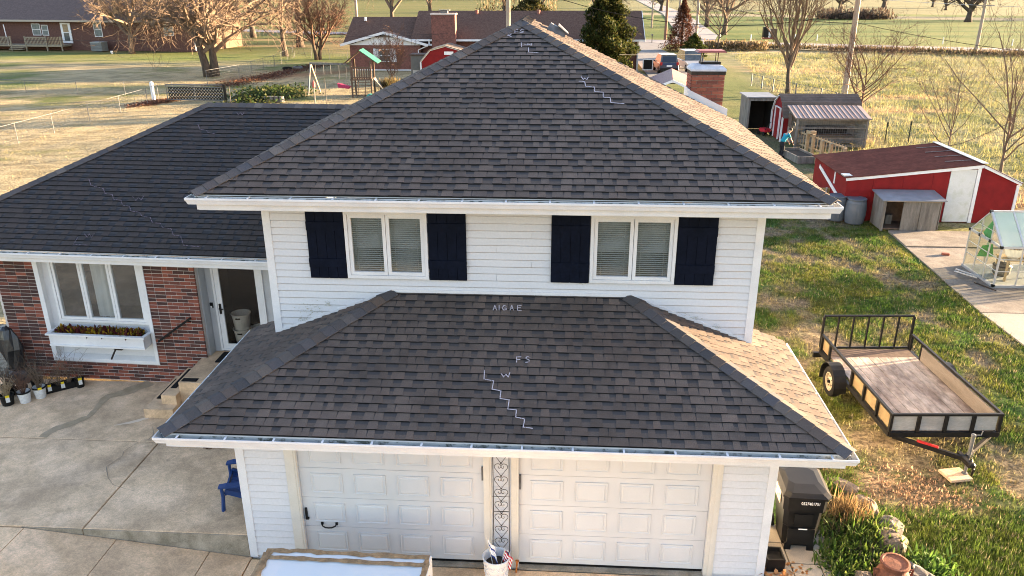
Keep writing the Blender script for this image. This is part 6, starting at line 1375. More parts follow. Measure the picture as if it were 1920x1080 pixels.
pb_ = thing('gate_post', 'thick white painted gate post at the end of the straw lawn fence', 'post', (-26.5, 49.8, 0)); b = MB(); b.tube([(0, 0, 0), (0, 0, 1.3)], .14, 10); b.build('shaft', white, pb_); b = MB(); b.lathe([(.15, 1.3), (.02, 1.36)], 10); b.build('cap', white, pb_)
gt_ = thing('mesh_gate', 'grey tubular farm gate backed with black lattice beside the ivy bed', 'gate', (-25.0, 49.0, 0), math.atan2(-.35, 4.55)); GW = 4.5
b = MB(); b.tube([(0, 0, .15), (0, 0, 1.25), (GW, 0, 1.25), (GW, 0, .15), (0, 0, .15)], .035, 8); b.build('frame', steel, gt_)
for z in (.4, .65, .9, 1.08): b = MB(); b.tube([(0, 0, z), (GW, 0, z)], .022, 6); b.build('rail', steel, gt_)
b = MB(); b.tube([(GW / 2, 0, .15), (GW / 2, 0, 1.25)], .025, 6); b.build('brace', steel, gt_)
b = MB()
for k in range(-5, 24):
    for s in (0, 1):
        x0 = k * .24; x1 = x0 + .95
        if s: x0, x1 = x1, x0
        z0, z1 = .12, 1.07
        def cl(x0, z0, x1, z1):
            P = []
            for t in np.linspace(0, 1, 9):
                x = x0 + (x1 - x0) * t
                if .02 < x < GW - .02: P.append((x, .05, z0 + (z1 - z0) * t))
            return P
        P = cl(x0, z0, x1, z1)
        if len(P) > 1: b.bar(P[0], P[-1], .012, .075, (0, 0, 1))
stuff(b.build('lattice', black, gt_))
b = MB(); b.box(GW + .05, GW + .2, -.05, .1, 0, 1.3); b.build('hinge_post', black, gt_)
V, F, Cc = leaf_cluster(5200, 0, 0, [(.03, .055, .012), (.045, .072, .017), (.065, .076, .022), (.09, .083, .028)], .22, .16, 150, lambda r: (-18.3 + r.normal(0, 1.1), 52.2 + r.normal(0, 1.9), abs(r.normal(0, .22))), .5, .5); stuff(np_mesh('ivy_ground_cover', V, F, leaf_vc, Cc))
V, F, Cc = leaf_cluster(2600, 0, 0, [(.12, .055, .032), (.16, .08, .045), (.09, .04, .027)], .16, .10, 151, (lambda r: (lambda t: (-26.4 + t * 1.4 + r.normal(0, .35), 46.5 + t * 3 + r.normal(0, .5), .02 + abs(r.normal(0, .04))))(r.rand())), .4, .2); stuff(np_mesh('fallen_leaves', V, F, leaf_vc, Cc))
V, F, Cc = leaf_cluster(3400, 0, 0, [(.12, .055, .032), (.16, .08, .045), (.09, .04, .027)], .18, .12, 152, (lambda r: (lambda t: (-24.5 + t * 3 + r.normal(0, .8), 58 + t * 20 + r.normal(0, .9), .02 + abs(r.normal(0, .05))))(r.rand())), .4, .2); stuff(np_mesh('fallen_leaves', V, F, leaf_vc, Cc))
for i, (x, y) in enumerate(((-23.6, 72.2), (-22.7, 72.8))):
    t = thing('old_tyre', ['dark old tyre lying on the grass by the back fence', 'grey old tyre leaning on the dark one by the back fence'][i], 'tyre', (x, y, .15)); b = MB(); b.lathe([(.30, -.12), (.46, -.14), (.5, 0), (.46, .14), (.30, .12)], 20, cap=False); b.build('rubber', rubber if i == 0 else mat('grey_rubber', (.11, .11, .11), (.15, .15, .15), 4, .9), t)
sm = thing('tree_stump', 'row of grey cut log rounds edging the ivy bed', 'logs', (-16.8, 49.0, 0))
for k in range(4): b = MB(); b.tube([(-.6 + k * .38, 0, 0), (-.6 + k * .38, 0, .42)], [.2, .18], 9); b.build('log', wood_grey, sm)
for i, (p, lab) in enumerate(((-58.0, 'small white stone lying on the grass by the left brick house'),)):
    pass
for i, (x, y, lab) in enumerate(((-52.6, 91.0, 'small white bucket on the green grass before the air conditioner'), (-50, 95.5, 'tiny white object at the foot of the left brick wall'))):
    b = MB(); b.lathe([(.13, 0), (.17, .34), (.14, .36), (.01, .34)], 10); o = b.build('bucket', white); o.location = (x, y, 0); tag(o, lab, 'bucket')

# ================================================================== NEIGHBOUR HOUSES
far_brick = mat('far_brick', (.20, .085, .065), (.12, .055, .045), 5, .9, fine=.25, fscale=9, bump=.3)
far_brick_d = mat('far_brick_dark', (.13, .065, .05), (.085, .042, .034), 5, .9, fine=.25, fscale=9, bump=.3)
win_dark = mat('far_window', (.05, .06, .06), (.10, .11, .11), 3, .2, spec=.6)
def far_window(par, x0, x1, z0, z1, y, shutters=0, sh_m=None, axis='y', pane=None):
    """window on a wall facing -y (axis y) : frame, panes, sill"""
    b = MB(); frame_rect(b, x0, x1, z0, z1, .07, y - .06, y - .002); zm = (z0 + z1) / 2; b.box(x0 + .07, x1 - .07, y - .05, y - .01, zm - .03, zm + .03); w_ = b.build('window', white, par)
    b = MB(); b.box(x0 + .07, x1 - .07, y - .03, y - .004, z0 + .07, zm - .03); b.build('pane', pane or win_dark, w_); b = MB(); b.box(x0 + .07, x1 - .07, y - .03, y - .004, zm + .03, z1 - .07); b.build('pane', pane or win_dark, w_)
    if shutters:
        for a, c in ((x0 - shutters, x0 - .02), (x1 + .02, x1 + shutters)): b = MB(); b.box(a, c, y - .05, y - .002, z0 - .03, z1 + .03); b.build('shutter', sh_m or white, par)
    return w_
def gable_roof(b, x0, x1, y0_, y1_, ze_, zr, axis, th=.12):
    """two slabs; ridge along axis"""
    if axis == 'x':
        ym = (y0_ + y1_) / 2
        for ya, yb in ((y0_, ym), (y1_, ym)): b.hexa([(x0, ya, ze_), (x1, ya, ze_), (x1, yb, zr), (x0, yb, zr), (x0, ya, ze_ + th), (x1, ya, ze_ + th), (x1, yb, zr + th), (x0, yb, zr + th)])
    else:
        xm = (x0 + x1) / 2
        for xa, xb in ((x0, xm), (x1, xm)): b.hexa([(xa, y0_, ze_), (xa, y1_, ze_), (xb, y1_, zr), (xb, y0_, zr), (xa, y0_, ze_ + th), (xa, y1_, ze_ + th), (xb, y1_, zr + th), (xb, y0_, zr + th)])
# house straight behind
nh = thing('brick_house', 'long red brick house with brown roof, white front gable and broad chimney', 'house', (0, 0, 0))
b = MB(); b.box(-16.8, -9.5, 73.0, 81.5, 0, 2.5); b.box(-9.5, 12.0, 72.6, 81.5, 0, 2.9); b.box(-16.9, -9.7, 72.05, 73.0, 0, 2.45); b.build('wall', far_brick, nh)
b = MB(); gable_roof(b, -17.6, -8.9, 72.2, 81.9, 2.5, 4.85, 'x'); b.build('roof', roof_brown, nh)['label'] = 'lower brown roof of the left half'
b = MB(); gable_roof(b, -10.6, 12.6, 71.9, 82.2, 2.95, 5.45, 'x'); rf_ = b.build('roof', roof_brown, nh)
b = MB(); gable_roof(b, -17.7, -8.9, 71.6, 75.6, 2.42, 3.62, 'y', .10); b.build('roof', mat('roof_orange_brown', (.20, .125, .085), (.15, .09, .065), 4, .95, fine=.2, fscale=8), nh)['label'] = 'tan roof of the white gable'
for x, m_, r_ in ((-4.4, brick_red, .16), (2.0, brick_red, .14)): b = MB(); b.lathe([(r_, 4.9), (r_, 5.5), (r_ * 1.2, 5.52), (r_ * 1.2, 5.66), (.02, 5.68)], 10, (x, 76.5, 0)); b.build('roof_vent', mat('vent_clay%d' % int(x + 9), (.22, .09, .07)), rf_)
b = MB(); b.box(-16.2, -16.0, 76.0, 76.2, 4.6, 4.95); b.build('vent_pipe', white, nh)
# white gable
b = MB(); b.loft([[(-17.0, 72.0, 2.46), (-9.6, 72.0, 2.46), (-13.3, 72.0, 3.46)], [(-17.0, 72.05, 2.46), (-9.6, 72.05, 2.46), (-13.3, 72.05, 3.46)]]); gw = b.build('gable', white, nh)
for z in (2.66, 2.86, 3.06): b = MB(); b.box(-17.0 + (z - 2.46) * 3.7 + .1, -9.6 - (z - 2.46) * 3.7 - .1, 71.975, 71.999, z, z + .19); b.build('siding_board', white, gw)
b = MB(); b.loft([[(-14.3, 71.96, 3.2), (-12.3, 71.96, 3.2), (-13.3, 71.96, 3.44)], [(-14.3, 71.99, 3.2), (-12.3, 71.99, 3.2), (-13.3, 71.99, 3.44)]]); b.build('louvre', wood_grey, gw)
for a, c in ((-17.75, -13.3), (-8.85, -13.3)): b = MB(); b.bar((a, 71.58, 2.47), (c, 71.58, 3.67), .05, .24, (0, 0, 1)); b.build('rake_board', white, nh)
far_window(nh, -13.95, -12.75, .85, 2.1, 72.05, .55)
b = MB(); b.box(-16.9, -9.7, 71.98, 72.04, .0, .1); b.build('base_trim', white, nh)
for x0, x1, y, z in ((-8.9, -6.9, 71.85, 2.55), (-8.85, -8.7, 71.9, 2.6), (-10.6, 12.6, 71.82, 2.98)): 
    b = MB(); b.box(x0, x1, y - .05, y + .06, z - .12 if x1 - x0 > .5 else z - .1, z + .06 if x1 - x0 > .5 else z + .45); b.build('gutter', white, nh)
b = MB(); b.tube([(-9.0, 71.7, 2.4), (-9.9, 71.95, 2.0), (-9.9, 71.95, .5)], .06, 6); b.build('downspout', white, nh)
b = MB(); b.box(-8.4, -6.05, 71.3, 72.55, 0, 5.35); ck = b.build('chimney', far_brick, nh); b = MB(); b.box(-8.48, -5.97, 71.22, 72.6, 5.35, 5.50); b.build('chimney_cap', mat('pale_mortar', (.50, .42, .36)), ck); b = MB(); b.box(-7.5, -6.8, 71.6, 72.2, 5.5, 5.75); b.box(-7.7, -6.6, 71.5, 72.3, 5.76, 5.82); b.build('flue', steel, ck)
b = MB(); b.loft([[(12.02, 72.6, 2.9), (12.02, 81.5, 2.9), (12.02, 77.05, 5.3)], [(12.06, 72.6, 2.9), (12.06, 81.5, 2.9), (12.06, 77.05, 5.3)]]); b.build('gable', white, nh)
for ya in (71.9, 82.2): b = MB(); b.bar((12.62, ya, 2.97), (12.62, 77.05, 5.47), .05, .24); b.build('rake_board', white, nh)
b = MB(); b.box(11.93, 12.08, 72.45, 72.6, 0, 2.9); b.build('corner_trim', white, nh)
far_window(nh, 1.4, 2.6, 1.2, 2.4, 72.6, .5); far_window(nh, 6.4, 7.8, 1.2, 2.4, 72.6, .5)
# left brick house
lh = thing('brick_house', 'dark brick house with wooden deck and shaded roof at the upper left corner', 'house', (-42.6, 93.9, 0), R(-8.3))
HW = 34.0; HD = 11.0
b = MB(); b.box(-HW, 0, 0, HD, 0, 3.75); b.build('wall', far_brick_d, lh)
b = MB(); gable_roof(b, -HW - .6, .55, -.65, HD + .65, 3.7, 7.4, 'x', .15); rr2 = b.build('roof', mat('roof_dark_brown', (.085, .062, .055), (.11, .078, .068), 3, .95, fine=.2, fscale=6), lh)
b = MB(); b.loft([[(.0, .0, 3.75), (.0, HD, 3.75), (.0, HD / 2, 7.3)], [(.03, .0, 3.75), (.03, HD, 3.75), (.03, HD / 2, 7.3)]]); b.build('gable', mat('gable_tan', (.12, .085, .052), (.095, .066, .042), 3, .8), lh)
b = MB(); b.box(.001, .03, .1, HD - .1, .0, 3.75); b.build('end_wall', mat('brick_tan', (.11, .07, .043), (.08, .05, .033), 5, .9, fine=.3, fscale=9), lh)
b = MB(); b.box(-HW - .6, .55, -.78, -.66, 3.62, 3.86); b.build('gutter', mat('trim_taupe', (.36, .31, .25)), lh)
b = MB(); b.tube([(-.25, -.12, 3.6), (-.25, -.12, .2)], .07, 6); b.build('downspout', white, lh)
for x0, x1, z0, z1, pm_ in ((-24.4, -23.1, 1.85, 3.35, None), (-22.9, -21.9, 1.85, 3.2, None), (-14.9, -13.7, 1.75, 3.55, None), (-4.6, -3.2, 2.0, 3.4, None)): far_window(lh, x0, x1, z0, z1, 0, 0, None, pane=mat('pane_grey%d' % int(x0 + 50), (.16, .19, .19), (.10, .12, .12), 3, .3))
b = MB(); b.box(-19.9, -18.4, -.10, -.002, .9, 3.5); dd = b.build('back_door', white, lh); b = MB(); b.box(-19.55, -18.75, -.12, -.101, 1.2, 2.2); b.build('pane', win_dark, dd); b = MB(); b.box(-19.55, -18.75, -.12, -.101, 2.3, 3.3); b.build('pane', wood_pale, dd)
b = MB(); b.boxm(Matrix.Translation((-11.6, 1.0, 6.0)), .9, .9, 4.6); lc = b.build('chimney', mat('brick_tan_chimney', (.42, .27, .14), (.34, .21, .11), 5, .9, fine=.2, fscale=9), rr2)
dk = mat('deck_wood', (.22, .19, .14), (.30, .25, .17), 4, .9, fine=.15)
deck = thing('wooden_deck', 'weathered wooden deck with slatted railings behind the dark brick house', 'deck', (-71.5, 96.2, 0), R(-6))
b = MB(); b.box(-8, 10.2, -.4, 2.6, .55, .75); b.build('platform', dk, deck)
for x0, x1, y in ((-7.9, 2.6, -.35), (5.0, 8.0, -.35)):
    b = MB(); b.box(x0, x1, y - .03, y + .06, 1.68, 1.78); b.build('rail', dk, deck); b = MB(); b.box(x0, x1, y - .02, y + .03, .85, .93); b.build('rail', dk, deck)
    for k in range(int((x1 - x0) / .21)): b = MB(); b.box(x0 + k * .21, x0 + k * .21 + .09, y - .05, y - .021, .80, 1.68); b.build('baluster', dk, deck)
for k in range(11): b = MB(); b.box(8.1 + k * .2, 8.1 + k * .2 + .1, -.2 + .02 * k, -.17 + .02 * k, .75, 1.78); b.build('baluster', wood_pale, deck)
for x in (-4, 2.7, 4.9, 8.0, 10.2): b = MB(); b.box(x - .07, x + .07, -.44, -.30, 0, 1.85); b.build('post', dk, deck)
b = MB(); b.box(2.8, 4.8, -1.1, -.5, .2, .28); b.box(2.8, 4.8, -.8, -.41, .42, .5); b.build('steps', dk, deck)
for x in (-7, -1.5, 2.2): b = MB(); b.tube([(x, -.3, .7), (x - .1, -.3, 3.3)], .06, 6); b.build('awning_post', white, deck)
b = MB(); b.box(-8, -1.2, -.5, 2.4, 3.25, 3.36); b.build('awning', mat('awning_grey', (.40, .36, .32)), deck)
ac_ = thing('air_conditioner', 'grey air conditioner unit standing by the dark brick wall', 'air conditioner', (-56.2, 94.6, 0), R(-8)); b = MB(); b.box(-.8, .8, -.6, .6, .08, 1.15); b.build('case', mat('ac_grey', (.20, .22, .22), (.15, .17, .17), 3, .6), ac_)
for k in range(5): b = MB(); b.box(-.75, .75, -.63, -.601, .2 + k * .18, .3 + k * .18); b.build('grille_slat', steel, ac_)
b = MB(); b.box(-.84, .84, -.64, .64, 1.15, 1.22); b.build('top_plate', mat('ac_top', (.32, .34, .34)), ac_)
# small sheds by the brick house
sh_ = thing('red_shed', 'small red gambrel shed with tan roof beside the broad chimney', 'shed', (-5.4, 61.0, 0))
pf = [(-2.3, 0), (1.9, 0), (1.9, 1.9), (1.1, 2.75), (-.2, 3.1), (-1.5, 2.75), (-2.3, 1.9)]
b = MB(); b.loft([[(x, 0, z) for x, z in pf], [(x, 3.2, z) for x, z in pf]]); b.build('wall', red_paint, sh_)
for (a, c), m_ in zip(((1, 0), (2, 1), (3, 2), (4, 3)), (roof_brown, shingle_low_m, mat('roof_tan', (.36, .27, .16), (.30, .22, .13), 4, .95), MATS['roof_tan'])):
    seq = [(-2.4, 1.85), (-1.55, 2.82), (-.2, 3.18), (1.15, 2.82), (2.0, 1.85)]; p, q = seq[4 - a], seq[4 - a - 0 - 1] if False else seq[min(4, 4 - a + 1)]
    b = MB(); b.hexa([(p[0], -.15, p[1]), (q[0], -.15, q[1]), (q[0], 3.3, q[1]), (p[0], 3.3, p[1]), (p[0], -.15, p[1] + .06), (q[0], -.15, q[1] + .06), (q[0], 3.3, q[1] + .06), (p[0], 3.3, p[1] + .06)]); b.build('roof', m_, sh_)
for p, q in (((-2.4, 1.85), (-1.55, 2.82)), ((-1.55, 2.82), (-.2, 3.18)), ((-.2, 3.18), (1.15, 2.82)), ((-2.33, 0), (-2.4, 1.85))): b = MB(); b.bar((p[0], -.05, p[1]), (q[0], -.05, q[1]), .05, .12); b.build('trim', white, sh_)
b = MB(); b.box(-.3, .5, -.06, -.01, 2.45, 2.72); b.build('vent_window', white, sh_)
gs_ = thing('grey_shed', 'flat grey storage box standing left of the small red shed', 'shed', (-8.2, 62.5, 0)); b = MB(); b.box(-.75, 1.0, 0, 1.5, 0, 2.25); b.build('body', mat('grey_panel', (.17, .175, .16), (.14, .145, .13), 3, .8), gs_); b = MB(); b.box(-.85, 1.1, -.1, 1.6, 2.25, 2.36); b.build('lid', wood_dark, gs_); b = MB(); b.box(-.6, .0, -.03, -.002, .3, 1.0); b.build('crate_window', alu, gs_)
tb = thing('blue_tarp', 'small blue tarp heap showing over the hip of the roof', 'tarp', (-8.9, 60.5, 0)); b = MB(); b.lathe([(.55, 0), (.5, .3), (.2, .55), (.02, .6)], 8); b.build('cloth', mat('tarp_blue', (.02, .06, .30)), tb)
tree(-10.2, 60.0, 'bare orange shrub in front of the white gabled house', 120, 4.6, .05, bark_r, fork=.05, limbs=14, spread=.6, kids=(5, 4, 3), upb=.5, tw=.012, name='bare_shrub', group=None)
V, F, Cc = leaf_cluster(1800, 0, 0, [(.12, .085, .04), (.18, .13, .06), (.10, .09, .035)], .9, .05, 161, lambda r: (r.normal(0, .35), r.normal(0, .35), r.rand() * .5), .35, 1.2); t = thing('brown_bush', 'dry brown bush beside the ramp of the play tower', 'bush', (-8.9, 53.5, 0)); np_mesh('twigs', V, F, leaf_vc, Cc, t)
# play tower and swings
pt_ = thing('play_tower', 'dark wooden play tower with green canopy and swing beam', 'play tower', (-10.9, 52.6, 0), R(4))
for x in (-.75, .75):
    for y in (-.75, .75): b = MB(); b.box(x - .06, x + .06, y - .06, y + .06, 0, 2.75); b.build('post', wood_dark, pt_)
b = MB(); b.box(-.85, .85, -.85, .85, 1.28, 1.38); b.build('platform', wood_dark, pt_)
for z in (1.45, 2.2): b = MB(); b.box(-.8, .8, -.86, -.81, z, z + .1); b.build('rail', wood_dark, pt_)
for k in range(8): b = MB(); b.box(-.7 + k * .18, -.7 + k * .18 + .1, -.80, -.77, 1.38, 2.25); b.build('slat', wood_dark, pt_)
for k in range(5): b = MB(); b.bar((-.72, -.82, .15 + k * .24), (.72, -.82, .18 + k * .24), .05, .05); b.build('ladder_rung', wood_dark, pt_)
for x in (-.25, .3): b = MB(); b.bar((x - .1, -.85, .0), (x + .05, -.85, 1.3), .06, .05); b.build('ladder_rail', wood_dark, pt_)
b = MB(); b.hexa([(.0, -.95, 3.5), (1.35, -.95, 2.55), (1.35, .95, 2.55), (0, .95, 3.5), (.0, -.95, 3.54), (1.35, -.95, 2.59), (1.35, .95, 2.59), (0, .95, 3.54)]); b.build('canopy', mat('canopy_green', (.012, .10, .06), (.018, .13, .08), 3, .6), pt_)
b = MB(); b.hexa([(-1.3, -.95, 2.5), (0, -.95, 3.5), (0, .95, 3.5), (-1.3, .95, 2.5), (-1.3, -.95, 2.54), (0, -.95, 3.54), (0, .95, 3.54), (-1.3, .95, 2.54)]); b.build('canopy', wood_dark, pt_)
b = MB(); b.bar((-.8, 0, 2.42), (-4.35, 1.3, 2.38), .10, .16); b.build('swing_beam', wood_grey, pt_)
for q in ((-4.5, .5, .0), (-3.9, 2.2, .0)): b = MB(); b.bar((-4.3, 1.28, 2.4), q, .09, .11); b.build('beam_leg', wood_pale if q[1] > 1 else wood_grey, pt_)
for x in (-3.9, -3.2, -2.6, -1.9, -1.3): b = MB(); b.tube([(x, (-.8 - x) * .366, 2.34), (x, (-.8 - x) * .366, .85 if x > -2 else 1.6)], .02, 5); b.build('swing_chain', steel, pt_)
b = MB(); b.hexa([(-2.05, .3, .62), (-1.25, .25, .52), (-1.2, .55, .52), (-2.0, .6, .62), (-2.1, .25, .95), (-1.1, .2, .7), (-1.05, .6, .7), (-2.05, .65, .95)]); b.build('swing_seat', mat('pink_plastic', (.45, .05, .12), (.38, .04, .10)), pt_)
b = MB(); b.hexa([(.85, -.45, 1.3), (.85, .45, 1.3), (2.0, .45, .0), (2.0, -.45, .0), (.9, -.45, 1.36), (.9, .45, 1.36), (2.05, .45, .05), (2.05, -.45, .05)]); b.build('ramp', wood_grey, pt_)
b = MB(); b.lathe([(.25, 0), (.3, .2), (.1, .35)], 10, (.7, -1.3, 0)); b.build('green_toy', mat('toy_teal', (.04, .25, .20)), pt_)
bf = thing('bird_feeder', 'thin post with reddish lantern bird feeder behind the wing ridge', 'bird feeder', (-13.3, 47.6, 0)); b = MB(); b.tube([(0, 0, 0), (0, 0, 1.3)], .05, 6); b.build('post', wood_grey, bf); b = MB(); b.lathe([(.10, 1.25), (.12, 1.3), (.12, 1.5), (.16, 1.52), (.03, 1.75)], 8); b.build('feeder', red_tin, bf)
for i, (x, y, lab) in enumerate(((-12.4, 47.4, 'thin dark garden stake right of the bird feeder'), (-18.9, 46.0, 'dark stake standing before the ivy bed'))):
    b = MB(); b.tube([(0, 0, 0), (0, 0, 1.9 if i == 0 else 1.5)], .025, 5); o = b.build('garden_stake', iron); o.location = (x, y, 0); tag(o, lab, 'stake')
# carport and cars
cp = thing('metal_carport', 'low carport with red ribbed metal roof beyond the right slope', 'carport', (12.1, 46.5, 0), R(-6.5))
for s, m_ in ((-1, mat('tin_red_shaded', (.17, .085, .085), (.14, .07, .07), 3, .5)), (1, mat('tin_red_sunlit', (.36, .15, .11), (.30, .12, .09), 3, .5))):  # one red tin, shaded and sunlit slope colours painted in
    for k in range(14): b = MB(); y0_ = -3.6 + k * .52; b.hexa([(0, y0_, 2.4), (s * 1.5, y0_, 1.75), (s * 1.5, y0_ + .47, 1.75), (0, y0_ + .47, 2.4), (0, y0_ + .02, 2.44), (s * 1.5, y0_ + .02, 1.79), (s * 1.5, y0_ + .45, 1.79), (0, y0_ + .45, 2.44)]); b.build('roof_sheet', m_, cp)
    b = MB(); b.hexa([(0, -3.6, 2.37), (s * 1.5, -3.6, 1.72), (s * 1.5, 3.65, 1.72), (0, 3.65, 2.37), (0, -3.6, 2.39), (s * 1.5, -3.6, 1.74), (s * 1.5, 3.65, 1.74), (0, 3.65, 2.39)]); b.build('roof_deck', m_, cp)
    b = MB(); b.bar((0, -3.66, 2.36), (s * 1.55, -3.66, 1.70), .06, .14); b.build('rake_board', white, cp)
    for y in (-3.4, 0, 3.4): b = MB(); b.box(s * 1.35 - .05, s * 1.35 + .05, y - .05, y + .05, 0, 1.78); b.build('post', wood_grey, cp)
def car(label, loc, rz, paint, roofm, H=1.65, Lc=4.5, wd=1.85, name='parked_car'):
    t = thing(name, label, 'car', loc, rz); w2 = wd / 2
    pr = [(-Lc / 2, .35), (-Lc / 2 + .02, .85), (-Lc / 2 + .12, 1.0), (Lc / 2 - 1.2, .98), (Lc / 2 - .1, .82), (Lc / 2, .55), (Lc / 2 - .02, .3)]
    b = MB(); rings = []
    for x, ins in ((-w2, .06), (-w2 + .05, 0), (w2 - .05, 0), (w2, .06)): rings.append([(x, y + (ins if y < 0 else -ins), z - (ins if z > .6 else -ins)) for y, z in pr])
    b.loft(rings); b.build('body', paint, t)
    cb_ = [(-Lc / 2 + .14, .98), (-Lc / 2 + .45, H - .06), (-Lc / 2 + .7, H), (.35, H - .02), (1.05, .98)]
    b = MB(); b.loft([[(x * k_, y, z) for y, z in cb_] for x, k_ in ((-w2, .97), (w2, .97))] if False else [[(-w2 * (.95 if z < 1.2 else .80), y, z) for y, z in cb_], [(w2 * (.95 if z < 1.2 else .80), y, z) for y, z in cb_]]); b.build('cabin', win_dark, t)
    b = MB(); b.box(-w2 * .8, w2 * .8, -Lc / 2 + .5, .35, H - .015, H + .025); b.build('roof_panel', roofm, t)
    b = MB(); y0_, z0_ = cb_[0]; y1_, z1_ = cb_[1]
    f = lambda s, u: (s, y0_ + (y1_ - y0_) * u - .02, z0_ + (z1_ - z0_) * u + .01)
    b.quad(f(-w2 * .74, .12), f(w2 * .74, .12), f(w2 * .66, .9), f(-w2 * .66, .9)); b.build('rear_window', mat('rear_glass', (.015, .02, .03), rough=.15, spec=.6) if 'rear_glass' not in MATS else MATS['rear_glass'], t)
    for s in (-1, 1):
        for y in (-Lc / 2 + .85, Lc / 2 - .85): b = MB(); b.tube([(s * (w2 - .2), y, .34), (s * (w2 + .01), y, .34)], .34, 16); wh_ = b.build('wheel', rubber, t); b = MB(); b.tube([(s * (w2 + .005), y, .34), (s * (w2 + .02), y, .34)], .2, 12); b.build('rim', steel, wh_)
        b = MB(); b.boxm(Matrix.Translation((s * (w2 - .14), -Lc / 2 + .02, .95)), .2, .12, .28); b.build('tail_light', MATS['tail_red1'], t)
        b = MB(); b.boxm(Matrix.Translation((s * (w2 - .2), Lc / 2 - .06, .68)), .3, .1, .14); b.build('headlight', white, t)
        b = MB(); b.boxm(Matrix.Translation((s * (w2 + .06), .75, 1.0)), .16, .1, .12); b.build('mirror', paint, t)
    b = MB(); b.box(-.26, .26, -Lc / 2 - .02, -Lc / 2 + .01, .68, .82); b.build('number_plate', white, t)
    b = MB(); b.box(-w2 + .06, w2 - .06, -Lc / 2 - .08, -Lc / 2 + .02, .32, .55); b.build('bumper', black, t)
    return t
car('dark blue car seen from behind on the grey drive, red tail lights', (14.7, 71.6, .04), R(3), mat('car_navy', (.015, .022, .05), rough=.3, spec=.6), mat('car_roof_grey', (.30, .32, .34), rough=.35), 1.72)
car('silver pickup like car half hidden behind the brick chimney', (17.5, 73.5, .04), R(186), mat('car_silver', (.40, .41, .42), rough=.35, metal=.3), MATS['car_silver'] if 'car_silver' in MATS else white, 1.85, 5.2, 1.95)
ss = thing('standing_frame', 'small white framed dark board standing by the corner of the brick house', 'board', (12.9, 70.8, 0)); b = MB(); frame_rect(b, -.5, .5, .25, 1.3, .08, -.05, .0); b.build('frame', white, ss); b = MB(); b.box(-.42, .42, -.02, -.01, .33, 1.22); b.build('panel', dark_in, ss)
# ================================================================== COOP, RUN, BEDS, PERSON
cs = thing('gambrel_shed', 'red gambrel shed with white trimmed door and dark shingle roof in the back yard', 'shed', (16.75, 36.0, 0))
pf = [(-1.15, 0), (1.15, 0), (1.2, 1.35), (.72, 2.0), (0, 2.36), (-.72, 2.0), (-1.2, 1.35)]
b = MB(); b.loft([[(0, y, z) for y, z in pf], [(4.1, y, z) for y, z in pf]]); b.build('wall', red_paint, cs)
sq = [(-1.28, 1.30), (-.75, 2.05), (0, 2.43), (.75, 2.05), (1.28, 1.30)]
for p, q in zip(sq[:-1], sq[1:]):
    n = 5
    for k in range(n):
        y0_, z0_ = p[0] + (q[0] - p[0]) * k / n, p[1] + (q[1] - p[1]) * k / n; y1_, z1_ = p[0] + (q[0] - p[0]) * (k + 1) / n, p[1] + (q[1] - p[1]) * (k + 1) / n
        b = MB(); b.hexa([(-.08, y0_, z0_), (4.2, y0_, z0_), (4.2, y1_, z1_), (-.08, y1_, z1_), (-.08, y0_, z0_ + .05), (4.2, y0_, z0_ + .05), (4.2, y1_, z1_ + .035), (-.08, y1_, z1_ + .035)]); b.build('shingle_row', shingle_m, cs)
b = MB(); b.box(-.05, -.005, -.62, .42, .05, 1.75); d_o = b.build('door', red_paint, cs)
for a, c in (((-.07, -.62, .05), (-.07, -.62, 1.75)), ((-.07, .42, .05), (-.07, .42, 1.75)), ((-.07, -.62, 1.75), (-.07, .42, 1.75))): b = MB(); b.bar(a, c, .04, .09, (1, 0, 0)); b.build('door_trim', white, d_o)
for p, q in (((-1.15, 0), (-1.2, 1.35)), ((1.15, 0), (1.2, 1.35)), ((1.2, 1.35), (.72, 2.0)), ((.72, 2.0), (0, 2.36))): b = MB(); b.bar((-.06, p[0], p[1]), (-.06, q[0], q[1]), .05, .09, (1, 0, 0)); b.build('trim', white, cs)
run = thing('chicken_run', 'grey wire fronted chicken run under a pinkish corrugated metal roof', 'coop', (17.0, 33.0, 0))
cor = mat('corrugated_pink', (.26, .195, .17), (.20, .145, .125), 4, .55, tone=[(.26, .20, .175), (.22, .16, .14), (.29, .23, .205), (.19, .135, .115)], fine=.15, fscale=14)
for k in range(16): b = MB(); x0 = -.15 + k * .245; b.hexa([(x0, -.1, 1.58), (x0 + .225, -.1, 1.58), (x0 + .225, 1.78, 1.98), (x0, 1.78, 1.98), (x0, -.1, 1.62), (x0 + .225, -.1, 1.60), (x0 + .225, 1.78, 2.0), (x0, 1.78, 2.02)]); b.build('roof_sheet', cor, run)
b = MB(); b.hexa([(-.15, -.1, 1.54), (3.77, -.1, 1.54), (3.77, 1.78, 1.94), (-.15, 1.78, 1.94), (-.15, -.1, 1.57), (3.77, -.1, 1.57), (3.77, 1.78, 1.97), (-.15, 1.78, 1.97)]); b.build('roof_deck', wood_grey, run)
for x in (0, 3.6): b = MB(); b.box(x - .05, x + .05, -.05, .05, 0, 1.54); b.build('post', wood_grey, run)
for z in (.12, .50, 1.05, 1.48): b = MB(); b.box(.05, 3.55, -.03, .02, z, z + .07); b.build('rail', wood_grey, run)
b = MB(); b.box(3.55, 3.6, .05, 1.75, 0, 1.6); b.build('end_wall', mat('grey_board', (.30, .30, .28), (.24, .24, .23), 3, .9), run)
b = MB(); b.box(0, 3.55, 1.70, 1.75, 0, 1.9); b.build('back_wall', MATS['grey_board'], run); b = MB(); b.box(.6, 3.3, 1.1, 1.6, .5, .56); b.build('perch_shelf', wood_dark, run); b = MB(); b.box(.9, 3.0, 1.2, 1.65, .56, .95); b.build('nest_boxes', dark_in, run)
b = MB()
